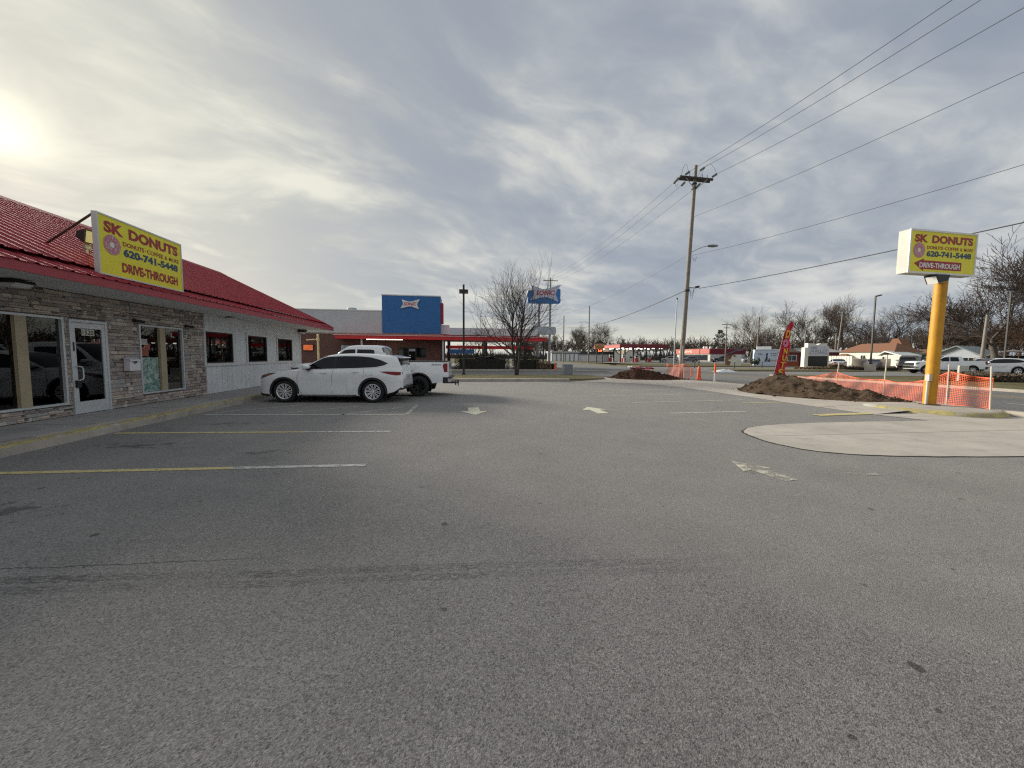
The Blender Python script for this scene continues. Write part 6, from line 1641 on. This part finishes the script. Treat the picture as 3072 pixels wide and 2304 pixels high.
# credit union sign
ak = thing('monument_sign', 'white stepped monument sign lettered ARK VALLEY with a black panel', 'sign', (45.3, 45.4, .10), R(-22))
SWH = pm('monument_white', (.72, .71, .64), .7, var=.05, vs=1.5)
MB().box(-.35, 3.75, -.45, .75, 0, .18).build('plinth', SWH, ak)
MB().prism([(0, .18), (3.45, .18), (3.45, 2.50), (3.10, 2.50), (3.10, 3.0), (2.2, 2.98), (1.75, 2.80), (1.3, 2.98), (.42, 3.02), (.42, 2.52), (0, 2.52)], -.25, .55, 'y').build('body', SWH, ak)
MB().box(.55, 3.35, -.262, -.251, 1.62, 2.72).build('face', pm('monument_grey', (.56, .58, .64), .6), ak)
LGR = pm('letter_grey', (.17, .18, .20), .5)
fit_text(MB(), 'ARK', .85, 1.75, 2.30, 2.64, -.266, .0).build('lettering', LGR, ak); fit_text(MB(), 'VALLEY', 1.0, 3.2, 1.92, 2.26, -.266, .0).build('lettering', LGR, ak)
fit_text(MB(), 'CREDIT UNION', 1.25, 3.2, 1.74, 1.86, -.266, .0).build('lettering', LGR, ak)
mb = MB()
for i in range(30):
    a, a2 = 2 * math.pi * i / 34 + .6, 2 * math.pi * (i + 1) / 34 + .6
    mb.q(*[(1.0 + r_ * math.cos(q) * 1.0, -.266, 1.95 + r_ * math.sin(q) * 1.1) for r_, q in ((.24, a), (.24, a2), (.20, a2), (.20, a))])
mb.build('emblem', LGR, ak)
MB().box(.55, 3.30, -.262, -.251, .30, 1.52).build('display', pm('display_black', (.006, .006, .007), .25), ak)
for k in range(3):
    mb = MB().lathe([(.001, 0), (.055, 0), (.05, .01)], 10, 'z'); mb.v = [(-.012 - c, .05 + a, 2.15 - .55 * k + b) for a, b, c in mb.v]; mb.build('side_dot', LGR, ak)
ak.scale = (.80, 1.15, 1.12)
t_ = thing('low_shrubs', 'low brown clump of winter plants at the foot of the white monument sign', 'shrub', (45.6, 43.6, .1))
rg = random.Random(9); mb = MB()
for i in range(260):
    p = Vector((rg.uniform(-2.6, 3.2), rg.uniform(-.7, .7), 0)); h = rg.uniform(.12, .38)
    mb.obox((p.x, p.y, h * .5), .16, .03, h, rg.uniform(0, 6), rg.uniform(-.7, .7), 0)
mb.build('foliage', pm('dead_plants', (.16, .11, .065), .95, var=.4, vs=8), t_)
# white slatted fence and brown-roofed house
wf = thing('picket_fence', 'white vertical board fence left of the silver sedan', 'fence', (60, 56.2, 0), R(-90))
for i in range(11): MB().box(i * .42, i * .42 + .35, 0, .05, .1, 1.9).build('board', WSID, wf)
MB().box(0, 4.6, .06, .12, .5, .62).box(0, 4.6, .06, .12, 1.5, 1.62).build('rail', WSID, wf)
wh = thing('brown_roofed_house', 'long white house with a brown shingle roof across the road', 'house', (92, 82.3, 0), R(-90))
MB().box(0, 11.9, 0, 7, 0, 3.0).build('wall', WSID, wh)
hip_roof(MB(), 0, 11.9, 0, 7, 3.0, 2.0, 2.6, .4).build('roof', SHIN, wh)
MB().prism([(6.4, 3.3), (8.2, 6.0), (9.3, 6.0), (10.9, 3.3)], 4.2, 6.6, 'y').build('upper_roof', SHIN, wh)
MB().box(10.6, 14.3, -1.6, 3, 0, 2.35).build('porch_wall', WSID, wh)
MB().prism([(10.2, 2.35), (11.6, 3.20), (14.8, 2.25), (14.8, 2.05), (11.6, 2.95), (10.2, 2.15)], -2.0, 3, 'y').build('porch_roof', TRIMW, wh)
add_window(wh, 10.9, 11.5, 1.0, 2.0, -1.601, TRIMW, 1); add_window(wh, 5, 6.2, 1.2, 2.3, -.001, TRIMW, 2)
hip_roof(MB(), 0.9, 2.9, -1.4, 0, 2.1, .5, .5, .2).build('awning', SHIN, wh)
bf = thing('board_fence', 'weathered grey board fence in front of the brown-roofed house', 'fence', (70, 61.5, 0), R(-90))
GBD = pm('grey_boards', (.20, .175, .145), .9, var=.2, vs=4)
for i in range(18): MB().box(i * .42, i * .42 + .40, 0, .04, 0, 1.45 + .04 * (i % 3)).build('board', GBD, bf)
bh = thing('low_brown_house', 'low brown-roofed house just left of the orange sign pole', 'house', (101, 78.5, 0), R(-90))
MB().box(0, 11.5, 0, 8, 0, 2.4).build('wall', GSID, bh); hip_roof(MB(), 0, 11.5, 0, 8, 2.4, 1.3, 3.0, .6).build('roof', pm('umber_shingles', (.16, .10, .075), .9, var=.15, vs=5), bh); add_window(bh, 6, 7, .9, 2.0, -.001, TRIMW, 1)
gh = thing('grey_gabled_house', 'pale grey gabled building with a grey-green roof behind the white pickup', 'house', (95, 66.0, 0), R(-72))
MB().box(0, 7, 0, 11, 0, 2.2).prism([(0, 2.2), (7, 2.2), (3.5, 3.9)], 0, 11, 'y').build('wall', GSID, gh)
MB().prism([(-.6, 1.95), (3.5, 4.2), (7.6, 1.95), (7.6, 1.75), (3.5, 3.98), (-.6, 1.75)], -.5, 11.5, 'y').build('roof', SHING, gh)
add_window(gh, 4.4, 5.9, .9, 1.9, -.001, TRIMW, 2)
cp = thing('carport', 'small open carport with a dark arched front at the right behind the parked cars', 'carport', (98, 56.0, 0), R(-60))
MB().prism([(-3.2, 2.2), (-1.6, 3.0), (0, 3.3), (1.6, 3.0), (3.2, 2.2), (3.2, 2.0), (1.5, 2.8), (0, 3.08), (-1.5, 2.8), (-3.2, 2.0)], 0, 7, 'y').build('roof', pm('carport_metal', (.40, .38, .40), .5, metal=.3), cp)
for xx in (-3.0, 3.0):
    for yy in (.2, 6.8): MB().box(xx - .06, xx + .06, yy - .06, yy + .06, 0, 2.1).build('post', GALV, cp)
MB().box(-3.0, 3.0, 6.9, 6.95, 0, 2.3).build('rear_screen', BLK, cp)
# small roadside sign, snow heap, hedges across the road
t_ = thing('yard_sign', 'small white panel sign hanging from a post near the mesh fence', 'sign', (33.0, 21.3, .11))
MB().box(-.05, .05, -.05, .05, 0, 1.0).build('post', STK, t_); MB().box(.06, .75, -.03, .03, .62, .98).build('panel', pm('yard_panel', (.50, .50, .47), .6), t_)
t_ = thing('snow_heap', 'small heap of white snow at the far kerb', 'snow heap', (27.9, 37.2, 0)); rows = []
for i in range(21):
    row = []
    for j in range(11):
        x, y = -1.3 + 2.6 * i / 20, -.5 + j * .1; k = max(0, 1 - (x / 1.3) ** 2 - (y / .5) ** 2)
        row.append((x, y, k * (.28 + .16 * noise.noise(Vector((x * 2, y * 2, 1)))) - .005))
    rows.append(row)
MB().grid([r[::-1] for r in rows]).build('snow', pm('snow', (.80, .82, .86), .7, var=.04), t_, True)
def hedge(name, label, x, y, w, d, h, mat, n, seed, rz=0, z0=0, s=.09, group=None):
    t_ = thing(name, label, 'hedge', (x, y, z0), rz, group); rg = random.Random(seed); mb = MB()
    for i in range(n):
        a = Vector((rg.uniform(-1, 1), rg.uniform(-1, 1), rg.uniform(-1, 1))); k = max(abs(a.x) ** 3 + abs(a.y) ** 3, .001)
        lump = 1 + .16 * noise.noise(Vector((a.x * w, a.y * 2, seed)))
        q = Vector((a.x * w / 2, a.y * d / 2, h * .5 * lump + a.z * h * .5 * lump))
        f = rg.uniform(.7, 1.4) * s
        mb.q(*[q + Matrix.Rotation(rg.uniform(0, 6.28), 3, Vector((rg.uniform(-1, 1), rg.uniform(-1, 1), rg.uniform(-1, 1))).normalized()) @ v for v in ()] or [q + Vector(v) for v in ((0, 0, 0), (rg.uniform(-f, f), rg.uniform(-f, f), rg.uniform(-f, f)), (rg.uniform(-f, f), rg.uniform(-f, f), rg.uniform(-f, f)))])
    mb.build('foliage', mat, t_)
    MB().box(-w * .42, w * .42, -d * .3, d * .3, 0, h * .72).build('branches', pm('hedge_core', (.03, .026, .02), .95), t_)
    return t_
HDG = pm('hedge_dark', (.035, .038, .026), .9, var=.5, vs=5); HBR = pm('hedge_brown', (.13, .095, .065), .95, var=.35, vs=6); HTN = pm('grass_tan', (.32, .23, .13), .95, var=.3, vs=8)
GH = 'clipped hedge at the drive-in'
hedge('hedge', 'dark clipped hedge by the drive-in patio left of the bare tree', 2.4, 39.6, 5.6, 1.3, 1.45, HDG, 5200, 1, z0=.12)
hedge('hedge', 'dark bushy hedge right behind the bare tree', 7.0, 39.5, 3.0, 1.3, 1.35, HDG, 3000, 2, z0=.12)
hedge('hedge', 'round tan ornamental grass clump right of the bare tree', 8.75, 39.3, 1.5, 1.0, .85, HTN, 1800, 3, z0=.12)
hedge('hedge', 'small dark round shrub past the tan grass clump', 9.75, 39.6, .8, .7, .6, HDG, 900, 4, z0=.12)
hedge('hedge', 'long brown low hedge along the car park at the right edge', 38.5, 22.0, 9.0, 1.6, .55, HBR, 5200, 5, R(-30), .0)
hedge('hedge', 'brown low shrubs behind the orange mesh before the white pickup', 42.0, 27.0, 3.5, 1.2, .55, HBR, 1800, 6, R(-30), .0)
hedge('hedge', 'rusty brown clump near the silver sedan', 51.0, 46.0, 2.2, 1.0, .75, pm('rust_grass', (.24, .13, .07), .95, var=.3, vs=8), 1400, 7, 0, .1)
hedge('hedge', 'dark low shrubs at the foot of the lamp post with the concrete base', 53.5, 43.5, 6.0, 1.0, .5, pm('shrub_brown', (.07, .045, .035), .95, var=.4, vs=8), 2600, 8, R(-38), .0)
hedge('hedge', 'dark hedge mass in front of the dark pickup', 62.5, 43.5, 4.0, 1.4, .8, MATS['shrub_brown'], 2600, 10, R(-38), .0)
# mailbox and small posts at the corner
for i, (xx, yy, h, lab) in enumerate(((33.0, 50.3, 1.0, 'short dark post at the far side street corner'), (36.6, 47.0, .9, 'second short post at the side street corner'), (45.0, 52.0, .9, 'third short post near the painted wall'))):
    t_ = thing('marker_post', lab, 'post', (xx, yy, 0)); MB().cyl((0, 0, 0), (0, 0, h), .06, .05, 8).build('shaft', WOODD, t_); MB().lathe([(.07, h - .1), (.07, h), (.001, h + .03)], 8).build('cap', WOODD, t_)
# ------------------------------------------------------------------ bare winter trees
BARK = pm('bark_dark', (.055, .046, .042), .95, var=.3, vs=5)
BARKG = pm('bark_grey', (.115, .095, .080), .95, var=.25, vs=4)
TWIG = pm('twigs_brown', (.085, .064, .052), .95, var=.25, vs=2)
TWIGD = pm('twigs_dark', (.050, .040, .037), .95, var=.3, vs=3)
OAKL = pm('oak_dead_leaves', (.145, .085, .052), .95, var=.35, vs=3)
def seg(mb, a, b, ra, rb, n):
    d = b - a
    if d.length < 1e-5: return
    d.normalize(); o = d.orthogonal().normalized(); p = d.cross(o); k = len(mb.v)
    for c, r in ((a, ra), (b, rb)):
        for i in range(n):
            w = 2 * math.pi * i / n; mb.v.append(tuple(c + (o * math.cos(w) + p * math.sin(w)) * r))
    for i in range(n):
        j = (i + 1) % n; mb.f.append((k + i, k + j, k + n + j, k + n + i)); mb.mi.append(0)
def grow_tree(seed, H, trunk_h, r0, levels, spread, up, rmin, lenf=.66, stems=1, side=1.0, jit=.15, W=None, gap=.35, n0=4, g0=.55, k0=1):
    """returns (trunk builder, crown builder): limbs that taper, fork at the end and throw side branches along their length"""
    rg = random.Random(seed); T, C = MB(), MB()
    def limb(p, d, L, r, lev):
        n = n0 if lev == 0 else (4, 4, 4, 3, 3, 2, 2)[min(lev, 6)]; mb = T if lev <= 1 else C; sides = (9, 6, 5, 4, 3, 3, 3)[min(lev, 6)]
        q = p; dd = d.copy(); last = lev >= levels
        a0 = rg.uniform(0, 6.28)
        for i in range(n):
            dd = (dd + Vector((rg.gauss(0, jit), rg.gauss(0, jit), rg.gauss(0, jit * .7) + up * .16)) * .6).normalized()
            e = q + dd * (L / n); f0 = 1 - .45 * i / n; f1 = 1 - .45 * (i + 1) / n
            seg(mb, q, e, max(rmin, r * f0), max(rmin * .8, r * f1), sides); q = e
            if last: continue
            end = i == n - 1
            if not end and (i + 1) / n < (gap if lev else g0): continue
            kids = 2 if end else ((1 if rg.random() < side else 0) if lev else k0)
            for j in range(kids):
                sp = spread[min(lev, len(spread) - 1)] * rg.uniform(.65, 1.3) * (.75 if end and j == 0 else 1.0); a0 += 2.4 + rg.uniform(-.4, .4)
                o = dd.orthogonal().normalized(); o2 = dd.cross(o)
                nd = dd * math.cos(sp) + (o * math.cos(a0) + o2 * math.sin(a0)) * math.sin(sp); nd.z += up * .20; nd.normalize()
                limb(q, nd, L * (lenf if lev or n0 == 4 else lenf * (1.05 - .6 * (i + 1) / n)) * rg.uniform(.78, 1.22) * (1.12 if end and j == 0 else 1.0), max(rmin, r * f1) * (.80 if end and j == 0 else .58), lev + 1)
    for s_ in range(stems):
        a = 2 * math.pi * s_ / max(1, stems) + .4
        if stems > 1: limb(Vector((math.cos(a) * r0 * .8, math.sin(a) * r0 * .8, -.05)), Vector((math.cos(a) * .22, math.sin(a) * .22, 1)).normalized(), trunk_h * rg.uniform(.85, 1.15), r0, 0)
        else: limb(Vector((0, 0, -.1)), Vector((rg.gauss(0, .03), rg.gauss(0, .03), 1)).normalized(), trunk_h, r0, 0)
    zt = max(v[2] for v in C.v); k = H / zt
    if W:
        rr = sorted(math.hypot(v[0], v[1]) for v in C.v)[int(len(C.v) * .97)]; kw = (W / 2) / rr
    else: kw = k
    for mb in (T, C): mb.v = [(a * kw, b * kw, c * k) for a, b, c in mb.v]
    return T, C
def plant(name, label, loc, rz, meshes, s=1.0, group=None, sxy=1.0):
    t_ = thing(name, label, 'tree', loc, rz, group); t_.scale = (s * sxy, s * sxy, s)
    add('trunk', meshes[0], t_); add('crown', meshes[1], t_); return t_
def variant(name, mt, mc, **k):
    T, C = grow_tree(**k); return T.mesh('trunk', mt, True, 60), C.mesh('crown', mc, True, 60)
# ornamental pear by the drive-in: several stems, dense upright twigs
V_P = variant('pear', BARK, TWIGD, seed=23, H=8.6, W=6.2, trunk_h=5.2, r0=.17, levels=4, spread=[.80, .62, .60, .58, .55], up=.42, rmin=.0095, lenf=.66, stems=2, side=.72, gap=.2, n0=9, g0=.24, k0=2)
plant('pear_tree', 'bare dark multi-stemmed tree on the grass strip before the drive-in', (4.1, 27.3, .10), .3, V_P, 1.0)
V_S = variant('sapling', BARK, TWIGD, seed=5, H=5.2, W=5.5, trunk_h=2.0, r0=.11, levels=4, spread=[.75, .7, .65, .6], up=.4, rmin=.012, lenf=.68, side=.95, gap=.2)
plant('bare_tree', 'smaller bare tree behind the hedge between lamp post and larger tree', (1.8, 46.5, 0), 1.0, V_S, 1.25)
plant('bare_tree', 'thin bare tree behind the red canopy near the drive-in pylon', (8.0, 47, 0), 2.0, V_S, .9)
print('pear', len(V_P[1].polygons))
# big shade trees across the road
V1_ = variant('oak', BARKG, TWIG, seed=2, H=15, W=16, trunk_h=5.5, r0=.42, levels=6, spread=[.80, .62, .56, .52, .5], up=.34, rmin=.018, lenf=.68, side=1.0, gap=.2)
V2_ = variant('elm', BARKG, TWIG, seed=7, H=15, W=12, trunk_h=6.0, r0=.36, levels=6, spread=[.60, .56, .54, .52, .5], up=.45, rmin=.018, lenf=.68, side=1.0, gap=.2)
V3_ = variant('maple', BARKG, TWIG, seed=13, H=15, W=14, trunk_h=4.8, r0=.34, levels=6, spread=[.78, .60, .56, .52, .5], up=.40, rmin=.018, lenf=.68, side=1.0, gap=.2)
V4_ = variant('oakd', BARKG, OAKL, seed=17, H=15, W=18, trunk_h=5.0, r0=.45, levels=5, spread=[.9, .8, .75, .7, .6], up=.16, rmin=.030, lenf=.68, side=1.0, gap=.2)
G_T = 'bare trees across the road'
for i, (x, y, s, k, rz, sxy, lab) in enumerate((
    (90.0, 43.0, 1.6, 0, .4, 1.1, 'largest bare tree at the right edge behind the parked cars'),
    (86.0, 51.0, 1.25, 2, 1.9, 1.2, 'spreading bare tree just right of the pole sign'),
    (101.0, 38.0, 1.3, 3, 2.7, 1.3, 'rusty brown-leaved tree at the right edge behind the cars'),
    (95.0, 49.0, .85, 3, .7, 1.5, 'low russet tree behind the grey gabled building'),
    (104.0, 92.0, 1.28, 1, 3.0, 1.05, 'tall bare tree behind the long brown roof'),
    (98.0, 98.0, 1.20, 2, 4.0, 1.1, 'wide bare tree left of the lamp post across the road'),
    (112.0, 88.0, 1.05, 0, 5.1, 1.1, 'round bare tree right of the lamp post across the road'),
    (86.0, 104.0, 1.10, 2, 5.5, 1.0, 'bare tree right behind the feather flag'),
    (124.0, 82.0, 1.0, 1, .9, 1.2, 'bare tree above the low brown house'),
    (118.0, 68.0, .85, 2, 2.2, 1.2, 'bare tree left of the orange pole above the low roof'),
    (120.0, 76.0, .80, 0, 1.2, 1.3, 'smaller bare tree close to the left side of the orange pole'),
    (112.0, 58.0, .95, 1, 3.9, 1.2, 'bare tree behind the orange pole'),
    (92.0, 36.0, 1.5, 2, 3.4, 1.2, 'second large bare tree cut by the right edge of the picture'),
    (58.0, 158.0, 1.12, 0, .8, 1.0, 'tall bare tree rising above the petrol canopy'),
    (50.0, 155.0, 1.02, 1, 3.3, .85, 'narrow bare tree left of the tall one above the petrol canopy'),
    (30.0, 150.0, .78, 2, 1.6, 1.2, 'bare tree above the low white garages'),
    (40.0, 160.0, .80, 1, 2.6, 1.1, 'bare tree between the lamp pole and the petrol sign'),
    )):
    plant('bare_tree', lab, (x, y, 0), rz, (V1_, V2_, V3_, V4_)[k], s, G_T, sxy)
# evergreens
def conifer(label, x, y, h, w, seed):
    t_ = thing('evergreen_tree', label, 'tree', (x, y, 0), 0, 'dark evergreens in the far tree line'); rg = random.Random(seed); mb = MB()
    for i in range(900):
        k = rg.random() ** .8; z = h * (.18 + .82 * k); r = w * (1.02 - k) ** .7 * (.75 + .25 * math.sin(k * 40)); a = rg.uniform(0, 6.28); r *= rg.uniform(.4, 1.05)
        p = Vector((math.cos(a) * r, math.sin(a) * r, z)); s = .5
        mb.q(p, p + Vector((math.cos(a) * s + rg.uniform(-.3, .3), math.sin(a) * s + rg.uniform(-.3, .3), -.25)), p + Vector((rg.uniform(-s, s), rg.uniform(-s, s), rg.uniform(-.1, .4))))
    mb.build('crown', pm('evergreen', (.022, .032, .020), .95, var=.4, vs=1), t_); MB().cyl((0, 0, 0), (0, 0, h * .8), .2, .08, 8).build('trunk', BARK, t_)
conifer('dark round evergreen right of the double-arm pole', 100, 137, 12.0, 5.0, 3)
conifer('dark evergreen left of the feather flag behind the tan chimney', 100, 118, 8.5, 4.0, 4)
conifer('dark evergreen beyond the drive-in between the far poles', 24, 140, 6.5, 4.0, 5)
# the far wood: one mass of bare trees behind the roofs
rg = random.Random(77)
def wood(name, label, spots, variants):
    mb = MB()
    data = []
    for T, C in variants: data.append((T, C))
    for x, y, h, rz, k in spots:
        c, s = math.cos(rz), math.sin(rz)
        for me in data[k]:
            b = len(mb.v); f = h
            mb.v += [(x + (v.co.x * c - v.co.y * s) * f * 1.15, y + (v.co.x * s + v.co.y * c) * f * 1.15, v.co.z * f) for v in me.vertices]
            mb.f += [tuple(b + i for i in p.vertices) for p in me.polygons]
    mb.mi = [0] * len(mb.f)
    o = mb.build(name, TWIG); tag(o, label, kind='stuff'); return o
def lowvar(seed, up):
    T, C = grow_tree(seed=seed, H=1.0, W=.95, trunk_h=5.0, r0=.4, levels=3, spread=[.8, .62, .56, .5], up=up + .1, rmin=.085, lenf=.68, side=1.0, gap=.1)
    return T.mesh('wt', TWIG), C.mesh('wc', TWIG)
lv = [lowvar(31, .25), lowvar(32, .3), lowvar(33, .35)]
spots = []
for i in range(200):
    u = i / 200; ang = R(8 + 58 * u + rg.uniform(-.5, .5)); D_ = 205 + rg.uniform(-22, 30) - 45 * max(0, u - .55) / .45
    spots.append((math.sin(ang) * D_, math.cos(ang) * D_, rg.uniform(9.5, 13.0), rg.uniform(0, 6.28), rg.randrange(3)))
for i in range(22):
    ang = R(-42 + 48 * i / 22 + rg.uniform(-.8, .8)); D_ = 210 + rg.uniform(-20, 20)
    spots.append((math.sin(ang) * D_, math.cos(ang) * D_, rg.uniform(8, 11), rg.uniform(0, 6.28), rg.randrange(3)))
for i in range(30):
    ang = R(66 + 70 * i / 30 + rg.uniform(-.8, .8)); D_ = 170 + rg.uniform(-20, 30)
    spots.append((math.sin(ang) * D_, math.cos(ang) * D_, rg.uniform(9, 13), rg.uniform(0, 6.28), rg.randrange(3)))
w_o = wood('far_wood', 'grey-brown bare wood filling the horizon behind the roofs', spots, lv)
# undergrowth below the far wood
mb = MB()
for i in range(9000):
    ang = R(-42 + 175 * rg.random()); D_ = 196 + rg.uniform(-14, 40) - (30 if ang > R(62) else 0); x, y = math.sin(ang) * D_, math.cos(ang) * D_
    h = rg.uniform(2, 6.0) * (.7 + .5 * noise.noise(Vector((x * .05, y * .05, 0)))); w = rg.uniform(.15, .5)
    mb.q((x - w, y, 0), (x + w, y + rg.uniform(-.4, .4), 0), (x + rg.uniform(-1.2, 1.2), y, h))
tag(mb.build('undergrowth', pm('brush_brown', (.085, .066, .055), .95, var=.35, vs=.2)), 'tangled brown undergrowth at the foot of the far wood', kind='stuff')
print('wood faces', len(w_o.data.polygons))
for me in [m_ for pr in lv for m_ in pr]:
    if me.users == 0: bpy.data.meshes.remove(me)
